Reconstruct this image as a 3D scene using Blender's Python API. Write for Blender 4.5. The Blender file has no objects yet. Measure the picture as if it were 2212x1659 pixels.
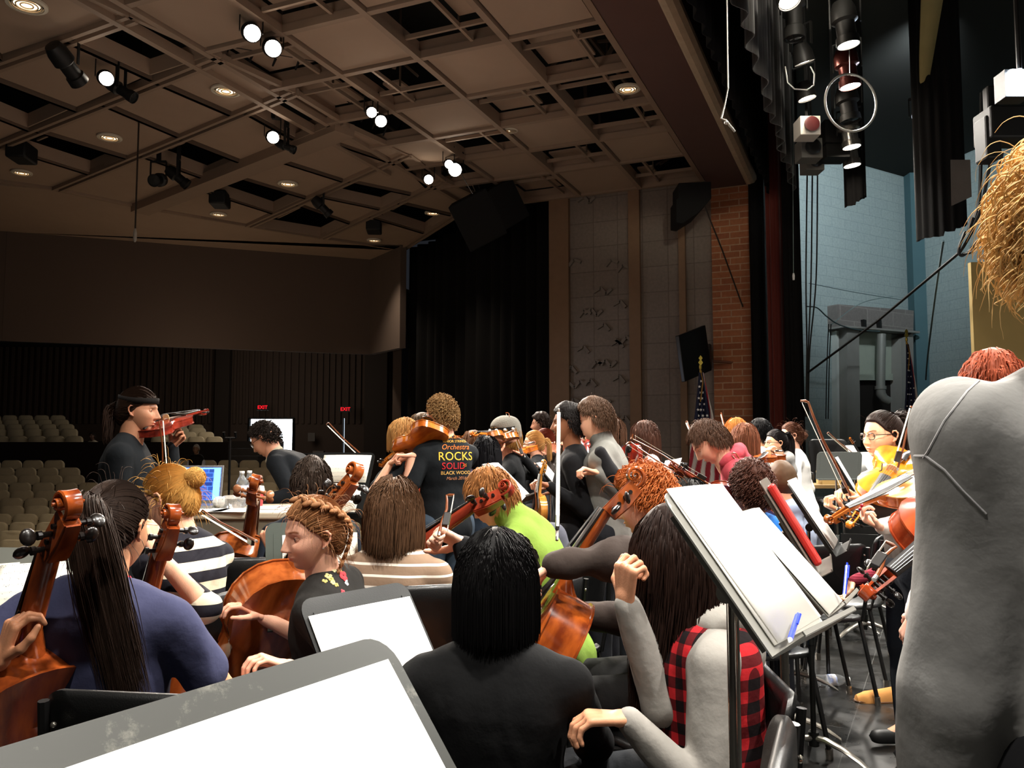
import bpy, bmesh, math, random
import numpy as np
from mathutils import Vector, Matrix, noise, Quaternion
SC = bpy.context.scene; COL = SC.collection
PI = math.pi; R = math.radians
F = 1790.0; YAW = R(23.4); PIT = R(4.17); CAM = Vector((0, 0, 1.4))
fw = Vector((math.cos(YAW)*math.cos(PIT), math.sin(YAW)*math.cos(PIT), math.sin(PIT)))
rt = Vector((math.sin(YAW), -math.cos(YAW), 0)); up = rt.cross(fw)
fh = Vector((math.cos(YAW), math.sin(YAW), 0)); Z = Vector((0, 0, 1))
def V(*a): return Vector(a)
def ray(px, py): return fw+rt*((px-1106)/F)+up*((829.5-py)/F)
def W(px, py, d): return CAM+ray(px, py)*d
def Wz(px, py, z): r = ray(px, py); return CAM+r*((z-1.4)/r.z)
def Wx(px, py, x): r = ray(px, py); return CAM+r*(x/r.x)
def Wy(px, py, y): r = ray(px, py); return CAM+r*(y/r.y)
def Wh(px, d, z=0.0):
    p = W(px, 960, d); p.z = z; return p
def basis(x=None, y=None, z=None):
    """right handed frame; z dominant, y secondary"""
    z = z.normalized(); y = (y-z*y.dot(z)).normalized(); x = y.cross(z)
    return Matrix((x, y, z)).transposed()
def frame(o, y, z):
    return Matrix.Translation(o) @ basis(y=y, z=z).to_4x4()
# ---------------------------------------------------------------- materials
def lin(c):
    if isinstance(c, str):
        c = c.lstrip('#'); c = [int(c[i:i+2], 16)/255 for i in (0, 2, 4)]
    return tuple(x/12.92 if x <= .04045 else ((x+.055)/1.055)**2.4 for x in c[:3])+(1,)
MATS = {}
def mat(name, col='#808080', rough=.6, metal=0, var=0, vs=8, bump=0, bs=60, emit=0, ecol=None, trans=0, coat=0, attr=None, spec=.5, stretch=None, col2=None, sheen=0, ior=1.45, alpha=1, sss=0):
    if name in MATS: return MATS[name]
    m = bpy.data.materials.new(name); m.use_nodes = True; nt = m.node_tree; N = nt.nodes; L = nt.links
    b = N['Principled BSDF']; c = lin(col)
    b.inputs['Base Color'].default_value = c; b.inputs['Roughness'].default_value = rough; b.inputs['Metallic'].default_value = metal
    b.inputs['Specular IOR Level'].default_value = spec; b.inputs['IOR'].default_value = ior
    if coat: b.inputs['Coat Weight'].default_value = coat; b.inputs['Coat Roughness'].default_value = .12
    if trans: b.inputs['Transmission Weight'].default_value = trans
    if sheen: b.inputs['Sheen Weight'].default_value = sheen
    if alpha < 1: b.inputs['Alpha'].default_value = alpha
    if sss: b.inputs['Subsurface Weight'].default_value = sss; b.inputs['Subsurface Radius'].default_value = (.01, .004, .002)
    if emit:
        b.inputs['Emission Color'].default_value = lin(ecol or col); b.inputs['Emission Strength'].default_value = emit
    out = None
    if var or bump:
        tc = N.new('ShaderNodeTexCoord'); src = tc.outputs['Object']
        if stretch:
            mp = N.new('ShaderNodeMapping'); mp.inputs['Scale'].default_value = stretch; L.new(src, mp.inputs['Vector']); src = mp.outputs[0]
    if var:
        n = N.new('ShaderNodeTexNoise'); n.inputs['Scale'].default_value = vs; n.inputs['Detail'].default_value = 5; L.new(src, n.inputs['Vector'])
        r = N.new('ShaderNodeMix'); r.data_type = 'RGBA'
        c2 = lin(col2) if col2 else tuple(max(0, x*(1-var)) for x in c[:3])+(1,)
        c1 = c if col2 else tuple(min(1, x*(1+var)) for x in c[:3])+(1,)
        r.inputs[6].default_value = c1; r.inputs[7].default_value = c2
        if col2:
            rp = N.new('ShaderNodeValToRGB'); rp.color_ramp.elements[0].position = .5-var*.3; rp.color_ramp.elements[1].position = .5+var*.3
            L.new(n.outputs['Fac'], rp.inputs[0]); L.new(rp.outputs[0], r.inputs[0])
        else: L.new(n.outputs['Fac'], r.inputs[0])
        out = r.outputs[2]; L.new(out, b.inputs['Base Color'])
    if attr:
        a = N.new('ShaderNodeAttribute'); a.attribute_name = attr
        mu = N.new('ShaderNodeMix'); mu.data_type = 'RGBA'; mu.blend_type = 'MULTIPLY'; mu.inputs[0].default_value = 1
        if out: L.new(out, mu.inputs[6])
        else: mu.inputs[6].default_value = c
        L.new(a.outputs['Color'], mu.inputs[7]); L.new(mu.outputs[2], b.inputs['Base Color'])
    if bump:
        n = N.new('ShaderNodeTexNoise'); n.inputs['Scale'].default_value = bs; n.inputs['Detail'].default_value = 4; L.new(src, n.inputs['Vector'])
        bp = N.new('ShaderNodeBump'); bp.inputs['Strength'].default_value = bump; bp.inputs['Distance'].default_value = .01
        L.new(n.outputs['Fac'], bp.inputs['Height']); L.new(bp.outputs[0], b.inputs['Normal'])
    MATS[name] = m; return m
def cloth(name, col, **k):
    k.setdefault('rough', .9); k.setdefault('spec', .2); k.setdefault('bump', .35); k.setdefault('bs', 22); k.setdefault('var', .12); k.setdefault('vs', 5)
    return mat(name, col, **k)
# ---------------------------------------------------------------- mesh builder
class MB:
    def __init__(s): s.v = []; s.f = []; s.c = []; s.cc = None
    def add(s, vs, fs, col=None):
        o = len(s.v); s.v += [tuple(p) for p in vs]; s.f += [tuple(i+o for i in f) for f in fs]
        if col is None: col = s.cc or (1, 1, 1)
        s.c += [tuple(col[:3])+(1,)]*len(vs) if not isinstance(col, list) else col
        return s
    def box(s, c, size, rot=None):
        x, y, z = [a/2 for a in size]; P = [V(i*x, j*y, k*z) for i in (-1, 1) for j in (-1, 1) for k in (-1, 1)]
        if rot is not None: P = [rot @ p for p in P]
        c = Vector(c); P = [p+c for p in P]
        return s.add(P, [(0, 1, 3, 2), (4, 6, 7, 5), (0, 4, 5, 1), (2, 3, 7, 6), (0, 2, 6, 4), (1, 5, 7, 3)])
    def bar(s, a, b, w, h, upv=None):
        a = Vector(a); b = Vector(b); d = (b-a); L = d.length; u = Vector(upv) if upv else (Z if abs(d.normalized().z) < .95 else V(0, 1, 0))
        y = d.normalized(); z = (u-y*u.dot(y)).normalized(); x = y.cross(z)
        return s.box((a+b)/2, (w, L, h), Matrix((x, y, z)).transposed())
    def loft(s, rings, close=True, cap=True, col=None):
        n = len(rings[0]); vs = [p for r in rings for p in r]; fs = []
        m = n if close else n-1
        for i in range(len(rings)-1):
            for j in range(m):
                k = (j+1) % n; fs.append((i*n+j, i*n+k, (i+1)*n+k, (i+1)*n+j))
        if cap and close:
            fs.append(tuple(range(n-1, -1, -1))); fs.append(tuple(range((len(rings)-1)*n, len(rings)*n)))
        return s.add(vs, fs, col)
    def tube(s, pts, r, n=8, cap=True, flat=1, col=None, upv=None):
        pts = [Vector(p) for p in pts]; m = len(pts)
        rs = r if isinstance(r, (list, tuple)) else [r]*m
        t0 = (pts[1]-pts[0]).normalized(); u = Vector(upv) if upv else (V(0, 0, 1) if abs(t0.z) < .9 else V(1, 0, 0))
        rings = []
        for i, p in enumerate(pts):
            t = (pts[min(i+1, m-1)]-pts[max(i-1, 0)])
            if t.length < 1e-9: t = t0
            t = t.normalized(); u = (u-t*u.dot(t)).normalized(); w = t.cross(u)
            rings.append([p+(u*math.cos(a)+w*math.sin(a)*flat)*rs[i] for a in [2*PI*k/n for k in range(n)]])
        return s.loft(rings, True, cap, col)
    def cyl(s, a, b, r, r2=None, n=16): return s.tube([a, b], [r, r if r2 is None else r2], n)
    def ell(s, c, r, rot=None, nu=16, nv=10, col=None):
        c = Vector(c); r = (r, r, r) if isinstance(r, (int, float)) else r; vs = []; fs = []
        for i in range(nv+1):
            th = PI*i/nv
            for j in range(nu):
                a = 2*PI*j/nu; p = V(r[0]*math.sin(th)*math.cos(a), r[1]*math.sin(th)*math.sin(a), r[2]*math.cos(th))
                if rot is not None: p = rot @ p
                vs.append(p+c)
        for i in range(nv):
            for j in range(nu):
                k = (j+1) % nu; fs.append((i*nu+j, (i+1)*nu+j, (i+1)*nu+k, i*nu+k))
        return s.add(vs, fs, col)
    def lathe(s, prof, M=None, n=24):
        M = M or Matrix(); return s.loft([[M @ V(r*math.cos(2*PI*k/n), r*math.sin(2*PI*k/n), z) for k in range(n)] for r, z in prof])
    def prism(s, poly, M, h):
        """2D polygon in local xy, thickness h along +z"""
        n = len(poly); vs = [M @ V(x, y, 0) for x, y in poly]+[M @ V(x, y, h) for x, y in poly]
        return s.add(vs, [tuple(range(n-1, -1, -1)), tuple(range(n, 2*n))]+[(i, (i+1) % n, (i+1) % n+n, i+n) for i in range(n)])
    def quad(s, a, b, c, d): return s.add([a, b, c, d], [(0, 1, 2, 3)])
    def torus(s, c, R_, r, rot, n=48, m=10):
        pts = [Vector(c)+rot @ V(R_*math.cos(2*PI*k/n), R_*math.sin(2*PI*k/n), 0) for k in range(n)]
        rings = []
        for k in range(n):
            e = (pts[k]-Vector(c)).normalized(); zz = rot @ Z
            rings.append([pts[k]+(e*math.cos(a)+zz*math.sin(a))*r for a in [2*PI*q/m for q in range(m)]])
        rings.append(rings[0]); return s.loft(rings, True, False)
    def build(s, name, m, parent=None, smooth=35, bevel=0, off=None, color=False, M=None):
        me = bpy.data.meshes.new(name); vs = s.v
        if M is not None: vs = [M @ Vector(p) for p in vs]
        if off is not None: vs = [Vector(p)-off for p in vs]
        me.from_pydata(vs, [], s.f); me.validate()
        if color:
            ca = me.color_attributes.new('Col', 'FLOAT_COLOR', 'POINT'); ca.data.foreach_set('color', np.array(s.c, dtype=np.float32).ravel())
        return link(name, me, m, parent, smooth, bevel)
def link(name, me, m, parent=None, smooth=35, bevel=0):
    bm = bmesh.new(); bm.from_mesh(me); bmesh.ops.recalc_face_normals(bm, faces=bm.faces); bm.to_mesh(me); bm.free()
    o = bpy.data.objects.new(name, me); COL.objects.link(o)
    if m: me.materials.append(m)
    if smooth:
        me.polygons.foreach_set('use_smooth', [True]*len(me.polygons)); me.set_sharp_from_angle(angle=R(smooth))
    if bevel:
        b = o.modifiers.new('b', 'BEVEL'); b.width = bevel; b.segments = 2; b.limit_method = 'ANGLE'; b.angle_limit = R(40)
    if parent is not None: o.parent = parent
    return o
def npmesh(name, v, f, m, parent=None, col=None, smooth=60):
    me = bpy.data.meshes.new(name); me.from_pydata(v.tolist(), [], f if isinstance(f, list) else f.tolist())
    if col is not None:
        c = np.ones((len(v), 4), np.float32); c[:, :col.shape[1]] = col
        ca = me.color_attributes.new('Col', 'FLOAT_COLOR', 'POINT'); ca.data.foreach_set('color', c.ravel())
    return link(name, me, m, parent, smooth)
def tag(o, label=None, cat=None, group=None, kind=None):
    if label: o['label'] = label
    if cat: o['category'] = cat
    if group: o['group'] = group
    if kind: o['kind'] = kind
    return o
def thing(name, label, cat, M=None, group=None):
    o = bpy.data.objects.new(name, None); COL.objects.link(o); o.empty_display_size = .05
    if M is not None: o.matrix_world = M if isinstance(M, Matrix) else Matrix.Translation(M)
    return tag(o, label, cat, group)
def struct(o): o['kind'] = 'structure'; return o
KIDS = {}
def kids(o): return list(o.children)
def copy_tree(o, M=None, label=None, group=None, parent=None):
    c = o.copy(); COL.objects.link(c); c.parent = parent
    for ch in kids(o): copy_tree(ch, parent=c)
    if M is not None: c.matrix_world = M
    if label: c['label'] = label
    if group: c['group'] = group
    return c
def rotz(a): return Matrix.Rotation(a, 4, 'Z')
def T(p): return Matrix.Translation(Vector(p))
def lightobj(kind, name, loc, energy, col=(1, .93, .82), size=.1, target=None, spot=60, blend=.5):
    l = bpy.data.lights.new(name, kind); l.energy = energy; l.color = col
    if kind == 'AREA': l.size = size
    else: l.shadow_soft_size = size
    if kind == 'SPOT': l.spot_size = R(spot); l.spot_blend = blend
    o = bpy.data.objects.new(name, l); COL.objects.link(o); o.location = loc
    if target is not None: o.rotation_euler = (Vector(target)-Vector(loc)).to_track_quat('-Z', 'Y').to_euler()
    return o
# camera and colour
cd = bpy.data.cameras.new('camera'); cam = bpy.data.objects.new('camera', cd); COL.objects.link(cam)
cd.sensor_width = 36; cd.lens = F/2212*36; cd.clip_start = .02; cd.clip_end = 200
cam.matrix_world = Matrix.Translation(CAM) @ Matrix((rt, up, -fw)).transposed().to_4x4()
SC.camera = cam
SC.view_settings.view_transform = 'Standard'; SC.view_settings.look = 'None'; SC.view_settings.gamma = 1
SC.view_settings.exposure = 0; SC.view_settings.use_curve_mapping = False
# ================================================================= ROOM
BX = 14.0; CZ = 5.87
m_ceil = mat('ceiling_paint', '#a48b76', rough=.95, var=.06, vs=3)
m_frame = mat('ceiling_frame', '#957d69', rough=.8, var=.05)
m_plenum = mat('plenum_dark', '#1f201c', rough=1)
m_head = mat('header_paint', '#5a4038', rough=.9, var=.08, vs=4)
m_trim = mat('header_trim', '#a8937a', rough=.9, var=.2, vs=9)
m_wall = mat('house_wall_paint', '#8f8276', rough=.95, var=.05, vs=3)
m_slat = mat('slat_wood', '#4a3c33', rough=.8, var=.1, vs=6)
m_bulk = mat('bulkhead_paint', '#5f5046', rough=.95, var=.04, vs=2)
m_blackc = cloth('black_drape', '#0f0e0e', bump=.4, bs=4, stretch=(6, 6, .6))
m_black = mat('black_paint', '#131312', rough=.6)
m_blackm = mat('black_metal', '#141414', rough=.42, metal=.3, coat=.15)
m_house = mat('house_floor_mat', '#241e1a', rough=.9, var=.2)
m_brown = mat('parapet_wood', '#2a1e18', rough=.6, var=.12)
def stage_floor_mat():
    m = mat('stage_floor_mat', '#1b1b1a', rough=.3, spec=.5); nt = m.node_tree; N = nt.nodes; L = nt.links; b = N['Principled BSDF']
    tc = N.new('ShaderNodeTexCoord'); br = N.new('ShaderNodeTexBrick'); br.offset = 0
    mp = N.new('ShaderNodeMapping'); mp.inputs['Scale'].default_value = (1, 1, 1); mp.inputs['Rotation'].default_value = (0, 0, R(4)); L.new(tc.outputs['Object'], mp.inputs[0]); L.new(mp.outputs[0], br.inputs['Vector'])
    br.inputs['Scale'].default_value = 1; br.inputs['Brick Width'].default_value = .9; br.inputs['Row Height'].default_value = .45; br.inputs['Mortar Size'].default_value = .0022; br.inputs['Mortar Smooth'].default_value = .4
    br.inputs['Color1'].default_value = lin('#151514'); br.inputs['Color2'].default_value = lin('#121211'); br.inputs['Mortar'].default_value = lin('#4a4a48')
    n = N.new('ShaderNodeTexNoise'); n.inputs['Scale'].default_value = 3; n.inputs['Detail'].default_value = 9; n.inputs['Roughness'].default_value = .7; L.new(tc.outputs['Object'], n.inputs[0])
    r = N.new('ShaderNodeMapRange'); r.inputs[1].default_value = .3; r.inputs[2].default_value = .75; r.inputs[3].default_value = .2; r.inputs[4].default_value = .5; L.new(n.outputs['Fac'], r.inputs[0]); L.new(r.outputs[0], b.inputs['Roughness'])
    # scuffs
    n2 = N.new('ShaderNodeTexNoise'); n2.inputs['Scale'].default_value = 14; n2.inputs['Detail'].default_value = 10; n2.inputs['Distortion'].default_value = 2.5; L.new(tc.outputs['Object'], n2.inputs[0])
    r2 = N.new('ShaderNodeMapRange'); r2.inputs[1].default_value = .6; r2.inputs[2].default_value = .85; r2.inputs[4].default_value = .07; L.new(n2.outputs['Fac'], r2.inputs[0])
    mx = N.new('ShaderNodeMix'); mx.data_type = 'RGBA'; mx.inputs[7].default_value = lin('#8a8984'); L.new(br.outputs['Color'], mx.inputs[6]); L.new(r2.outputs[0], mx.inputs[0]); L.new(mx.outputs[2], b.inputs['Base Color'])
    return m
def brick_mat(name, c1, c2, mo, bw, rh, ms, rot=None, off=.5, axis='YZ', rough=.85, bump=.6):
    m = mat(name, c1, rough=rough); nt = m.node_tree; N = nt.nodes; L = nt.links; b = N['Principled BSDF']
    tc = N.new('ShaderNodeTexCoord'); br = N.new('ShaderNodeTexBrick'); br.offset = off
    sp = N.new('ShaderNodeSeparateXYZ'); cb = N.new('ShaderNodeCombineXYZ'); L.new(tc.outputs['Object'], sp.inputs[0])
    L.new(sp.outputs[axis[0]], cb.inputs[0]); L.new(sp.outputs[axis[1]], cb.inputs[1]); L.new(cb.outputs[0], br.inputs['Vector'])
    br.inputs['Scale'].default_value = 1; br.inputs['Brick Width'].default_value = bw; br.inputs['Row Height'].default_value = rh; br.inputs['Mortar Size'].default_value = ms; br.inputs['Bias'].default_value = -.2
    br.inputs['Color1'].default_value = lin(c1); br.inputs['Color2'].default_value = lin(c2); br.inputs['Mortar'].default_value = lin(mo)
    n = N.new('ShaderNodeTexNoise'); n.inputs['Scale'].default_value = 20; L.new(tc.outputs['Object'], n.inputs[0])
    mx = N.new('ShaderNodeMix'); mx.data_type = 'RGBA'; mx.blend_type = 'MULTIPLY'; mx.inputs[0].default_value = .35; L.new(br.outputs['Color'], mx.inputs[6]); L.new(n.outputs['Fac'], mx.inputs[7]); L.new(mx.outputs[2], b.inputs['Base Color'])
    bp = N.new('ShaderNodeBump'); bp.invert = True; bp.inputs['Strength'].default_value = bump; bp.inputs['Distance'].default_value = .01; L.new(br.outputs['Fac'], bp.inputs['Height']); L.new(bp.outputs[0], b.inputs['Normal'])
    return m
m_brick = brick_mat('pier_brick', '#b5714a', '#9c5c3c', '#c09a7a', .32, .11, .01)
m_cmu = brick_mat('stage_block', '#adbdbc', '#a9b9b9', '#98a9aa', .42, .21, .006, off=.5, axis='YZ', bump=.4)
m_stack = brick_mat('house_block', '#8f8276', '#8a7d71', '#7a6d62', .45, .45, .008, off=0)
# ---- stage floor
mb = MB(); mb.box((7, -2.1, -.4), (26, 15.8, .8)); struct(mb.build('floor', stage_floor_mat(), smooth=0))
# ---- house floor (raked)
hf = MB()
lats = (-14, 9)
def P2(d, lat, z): p = fh*d+rt*lat; return V(p.x, p.y, z)
prof = [(4.2, -1.75), (14.6, -1.7), (15.2, -1.5), (22.2, .1), (34, .22)]
rows_ = [[P2(d, l, z) for l in (-22, 12)] for d, z in prof]
for a, b in zip(rows_, rows_[1:]): hf.quad(a[0], a[1], b[1], b[0])
struct(hf.build('floor_house', m_house, smooth=0))
# ---- pier, side wall, header
yp0 = Wx(1628, 700, BX).y; yp1 = Wx(1540, 700, BX).y; HZ = Wx(1600, 400, BX).z
pier = MB(); pier.box((BX+.4, (yp0+yp1)/2, HZ/2+.2), (.8, yp1-yp0, HZ+.4)); struct(pier.build('wall_pier', m_brick, smooth=0))
yw1 = Wx(1190, 700, BX+.1).y
sw = MB(); sw.box((BX+.35, (yp1+yw1)/2, 1.7), (.5, yw1-yp1, 8.8)); w = sw.build('wall_right', m_stack, smooth=0); struct(w)
for i, (a, b) in enumerate(((1362, 1386), (1470, 1484), (1190, 1232))):
    ya, yb = Wx(a, 700, BX+.1).y, Wx(b, 700, BX+.1).y
    p = MB(); p.box((BX+.06, (ya+yb)/2, 1.7), (.1, abs(ya-yb), 8.8)); struct(p.build('trim_%d' % (i+1), mat('pilaster', '#866a52', rough=.9, var=.1), smooth=0))
# raised chevron bars on the side wall
m_chev = mat('chevron_relief', '#80756a', rough=.9)
chev = [(1262, 425, 1), (1320, 560, 0), (1345, 572, 0), (1298, 622, 1), (1340, 650, 1), (1262, 670, 0), (1278, 668, 1), (1305, 700, 1), (1335, 736, 1), (1353, 728, 0), (1261, 748, 1), (1288, 780, 0), (1308, 778, 1), (1235, 792, 1), (1338, 812, 1), (1253, 823, 0), (1276, 820, 1), (1240, 862, 0), (1296, 862, 1), (1322, 895, 0), (1350, 900, 1), (1262, 900, 1), (1240, 560, 0)]
for k, (px, py, f) in enumerate(chev):
    p = Wx(px, py, BX+.07); g = MB(); s = 1 if f else -1
    g.bar(p+V(0, .13*s, -.07), p, .05, .06, (1, 0, 0)); g.bar(p, p+V(0, -.1*s, -.12), .05, .06, (1, 0, 0))
    if k % 3 == 0: g.bar(p+V(0, -.1*s, -.12), p+V(0, -.2*s, -.03), .05, .06, (1, 0, 0))
    o = g.build('wall_relief', m_chev, smooth=0); o.matrix_world = Matrix()
    tag(o, 'small raised chevron bar on the grey side wall right of the black drape', 'wall relief', 'chevron reliefs on the side wall')
hd = MB(); hd.box((5.7, (yp0+yp1)/2, HZ+.75), (18, yp1-yp0, 1.5)); struct(hd.build('wall_header', m_head, smooth=0))
# plaster lip on the stage side of the header
a = V(BX, yp0-.03, HZ+.02); b = V(-1, yp0-.03, HZ+.02)
lp = MB(); lp.tube([a, b], .1, 10); struct(lp.build('trim_4', m_trim))
# gap filler above pier between ceiling and header side
fs = MB(); fs.box((5.7, yp1+.02, CZ+.4), (18, .04, .8)); struct(fs.build('trim_5', m_head, smooth=0))
# ---- flat ceiling, first bay
XE = [13.98, 12.6, 11.5, 10.45, 9.37, 8.17, 7.05, 5.95, 4.85, 3.75, 2.65, 1.5]
YE = [2.51, 3.6, 4.72, 5.8, 6.9]
solid = {0: [1, 5, 7, 9], 1: [0, 2, 4, 6, 8, 10], 2: [1, 3, 5, 7, 9], 3: [2, 6, 8, 10]}
ceil = MB()
def beam(a, b, w=.09, h=.14, z=None):
    a = Vector(a); b = Vector(b); z = CZ if z is None else z; a.z = b.z = z+h/2; ceil.bar(a, b, w, h)
for y in YE:
    beam((XE[-1], y, 0), (XE[0], y, 0), .075, .09)
    ceil.bar(V(XE[-1], y, CZ+.15), V(XE[0], y, CZ+.15), .02, .14)
for x in XE: beam((x, YE[0], 0), (x, YE[-1], 0), .075, .09, z=CZ+.004); ceil.bar(V(x, YE[0], CZ+.153), V(x, YE[-1], CZ+.153), .02, .14)
random.seed(5)
panels = []; guts = MB(); subs = []
for j in range(4):
    for i in range(len(XE)-1):
        x0, x1, y0, y1 = XE[i+1]+.045, XE[i]-.045, YE[j]+.045, YE[j+1]-.045
        if i in solid[j]:
            g = MB(); g.box(((x0+x1)/2, (y0+y1)/2, CZ+.05), (x1-x0-.04, y1-y0-.04, .03)); panels.append((g, 'ceiling_panel'))
            continue
        if j < 3 or i > 3:
            r = random.random(); xm = x0+(x1-x0)*random.choice([.3, .68]); ym = y0+(y1-y0)*random.choice([.25, .35, .7])
            g = MB(); g.bar(V(xm, y0, CZ+.09), V(xm, y1, CZ+.09), .035, .05)
            g.bar(V(x0, ym, CZ+.092), V(x1, ym, CZ+.092), .035, .05); panels.append((g, 'ceiling_frame'))
            g = MB()
            if r < .5: g.box(((x0+xm)/2, (y0+ym)/2, CZ+.2), (xm-x0-.06, ym-y0-.04, .03))
            else: g.box(((xm+x1)/2, (ym+y1)/2, CZ+.24), (x1-xm-.05, y1-ym-.04, .03))
            panels.append((g, 'ceiling_panel'))
            # hangers, ducts above
            for q in range(3):
                a = V(random.uniform(x0, x1), random.uniform(y0, y1), CZ+.35); guts.bar(a, a+V(random.uniform(-.7, .7), random.uniform(-.6, .6), random.uniform(.2, .9)), .05, .03)
            guts.bar(V(xm, ym, CZ+.15), V(xm, ym, CZ+1.4), .02, .02)
# ---- fan shaped bays
def cell(q, solid_, dz=.1):
    q = [Vector(p) for p in q]; c = sum(q, V(0, 0, 0))/4
    ins = [p+(c-p).normalized()*.1 for p in q]
    if solid_:
        g = MB(); g.prism([(p.x, p.y) for p in ins], T((0, 0, CZ+.06)), .04); panels.append((g, 'ceiling_panel'))
    else:
        g = MB(); n = 4; hh = .2
        for k in range(4):
            a, b = ins[k], ins[(k+1) % 4]; g.bar(V(a.x, a.y, CZ+.05+hh/2), V(b.x, b.y, CZ+.05+hh/2), .02, hh)
        g.bar(V(ins[0].x, ins[0].y, CZ+.3).lerp(V(ins[1].x, ins[1].y, CZ+.3), .35), V(ins[3].x, ins[3].y, CZ+.3).lerp(V(ins[2].x, ins[2].y, CZ+.3), .35), .03, .03)
        panels.append((g, 'ceiling_recess'))
    for k in (0, 2):
        a, b = q[k], q[(k+1) % 4]; ceil.bar(V(a.x, a.y, CZ+.05), V(b.x, b.y, CZ+.05), .06, .07)
STR = []
def strip(cuts):
    pts = [(Wz(*a, CZ), Wz(*b, CZ)) for a, b, _ in cuts]
    for k in range(len(cuts)-1):
        (a0, b0), (a1, b1) = pts[k], pts[k+1]; cell([a0, b0, b1, a1], cuts[k][2])
    for s in ((0, 1) if not STR else (1,)):
        STR.append(1); a, b = pts[0][s], pts[-1][s]; n = (b-a).cross(Z).normalized()*.055
        for sg in (1, -1): ceil.bar(V(a.x, a.y, CZ+.05)+n*sg, V(b.x, b.y, CZ+.05)+n*sg, .05, .1)
strip([((60, -60), (285, 45), 1), ((-130, 20), (0, 134), 1), ((-420, 130), (-260, 240), 1)])
strip([((277, 40), (476, 130), 0), ((130, 89), (326, 178), 1), ((-68, 158), (167, 246), 0), ((-170, 195), (65, 288), 1), ((-420, 285), (-140, 375), 1)])
strip([((476, 132), (635, 204), 1), ((338, 185), (505, 257), 1), ((220, 231), (390, 303), 1), ((77, 288), (281, 349), 0), ((-6, 320), (200, 383), 1), ((-150, 376), (122, 414), 1)])
strip([((635, 206), (738, 268), 0), ((530, 249), (650, 315), 1), ((390, 306), (533, 361), 0), ((304, 341), (450, 393), 1), ((122, 415), (300, 452), 1)])
strip([((752, 280), (880, 338), 1), ((692, 304), (842, 355), 1), ((582, 346), (747, 398), 1), ((488, 381), (667, 434), 0), ((415, 409), (594, 466), 1), ((300, 452), (537, 492), 1)])
strip([((886, 338), (960, 395), 0), ((862, 347), (925, 412), 1), ((752, 396), (895, 426), 0), ((683, 427), (826, 457), 1), ((640, 446), (760, 488), 0), ((537, 493), (696, 518), 1)])
strip([((962, 396), (1040, 432), 1), ((858, 442), (980, 470), 0), ((795, 471), (920, 508), 1), ((697, 518), (866, 543), 1)])
# crease beam
a, b = Wz(745, 276, CZ), Wz(302, 452, CZ); ceil.bar(V(a.x, a.y, CZ+.0), V(b.x, b.y, CZ), .34, .18)
# slot edges
ceil.bar(V(2, 7.25, CZ+.05), V(11.6, 7.25, CZ+.05), .08, .12)
co = ceil.build('ceiling', m_frame, smooth=0); struct(co)
for g, n in panels: g.build(n, m_plenum if n == 'ceiling_recess' and 0 else (m_ceil if n != 'ceiling_frame' else m_frame), co, smooth=0)
guts.build('ceiling_hanger', mat('hanger_dark', '#5a4c40', rough=.9), co, smooth=0)
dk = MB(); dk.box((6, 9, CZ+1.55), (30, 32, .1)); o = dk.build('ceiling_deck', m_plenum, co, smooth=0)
# plain ceiling beyond the grid, back to the bulkhead
e1 = [Wz(*p, CZ) for p in ((-420, 385), (0, 403), (122, 413), (300, 450), (537, 492), (697, 518), (866, 543))]
BP = [P2(15.4, -17, 0), P2(17.3, -10.7, 0), P2(20.0, -3.42, 0), P2(18.6, -2.47, 0)]
g = MB(); poly = [(p.x, p.y) for p in e1]+[(p.x, p.y) for p in BP[::-1]]
g.prism(poly, T((0, 0, CZ+.02)), .05); struct(g.build('ceiling_plain', m_ceil, smooth=0))
# bulkhead
g = MB()
zb = 1.4+(960-738)/1790*17.5
for a, b in zip(BP, BP[1:]): g.bar(V(a.x, a.y, (zb+CZ)/2+.05), V(b.x, b.y, (zb+CZ)/2+.05), .15, CZ-zb+.1)
struct(g.build('wall_bulkhead', m_bulk, smooth=0))
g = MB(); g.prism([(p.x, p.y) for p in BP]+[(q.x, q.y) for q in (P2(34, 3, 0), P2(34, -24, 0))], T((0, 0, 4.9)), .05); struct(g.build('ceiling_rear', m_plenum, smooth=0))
# rear wall of dark slats with two door openings
def slatwall(name, a, b, z0, z1, pitch=.22, holes=()):
    g = MB(); a = Vector(a); b = Vector(b); L = (b-a).length; d = (b-a)/L; n = d.cross(Z)
    if n.dot(fh) > 0: n = -n
    seg = [(0, L, z0, z1)]
    for (h0, h1, hz) in holes:
        new = []
        for s in seg:
            if s[0] < h0 and s[1] > h1: new += [(s[0], h0, s[2], s[3]), (h0, h1, hz, s[3]), (h1, s[1], s[2], s[3])]
            else: new.append(s)
        seg = new
    for s0, s1, q0, q1 in seg:
        g.bar(a+d*s0+Z*((q0+q1)/2), a+d*s1+Z*((q0+q1)/2), .2, q1-q0)
        t = s0+.1
        while t < s1-.05:
            zz = max(q0, 2.15); g.box(a+d*t+n*.14+Z*((zz+q1)/2), (.09, .1, q1-zz), Matrix((d, n, Z)).transposed()); t += pitch
    return g.build(name, m_slat, smooth=0)
A = P2(29.6, -24, 0); B = P2(30.4, -3.9, 0)
dvec = (B-A).normalized()
def along(px):  # distance along A-B where the pixel column meets the wall
    r = ray(px, 900); r = V(r.x, r.y); # solve CAM + r*t = A + dvec*s
    M2 = Matrix(((r.x, -dvec.x), (r.y, -dvec.y))); s = M2.inverted() @ V(A.x, A.y); return s[1]
dz_top = 1.4+(960-903)/1790*30
h = [(along(541), along(637), dz_top), (along(741.5), along(745.5), dz_top)]
struct(slatwall('wall_rear', A, B, -1, 4.9, .22, h))
B2 = P2(19.4, -2.7, 0)
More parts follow.
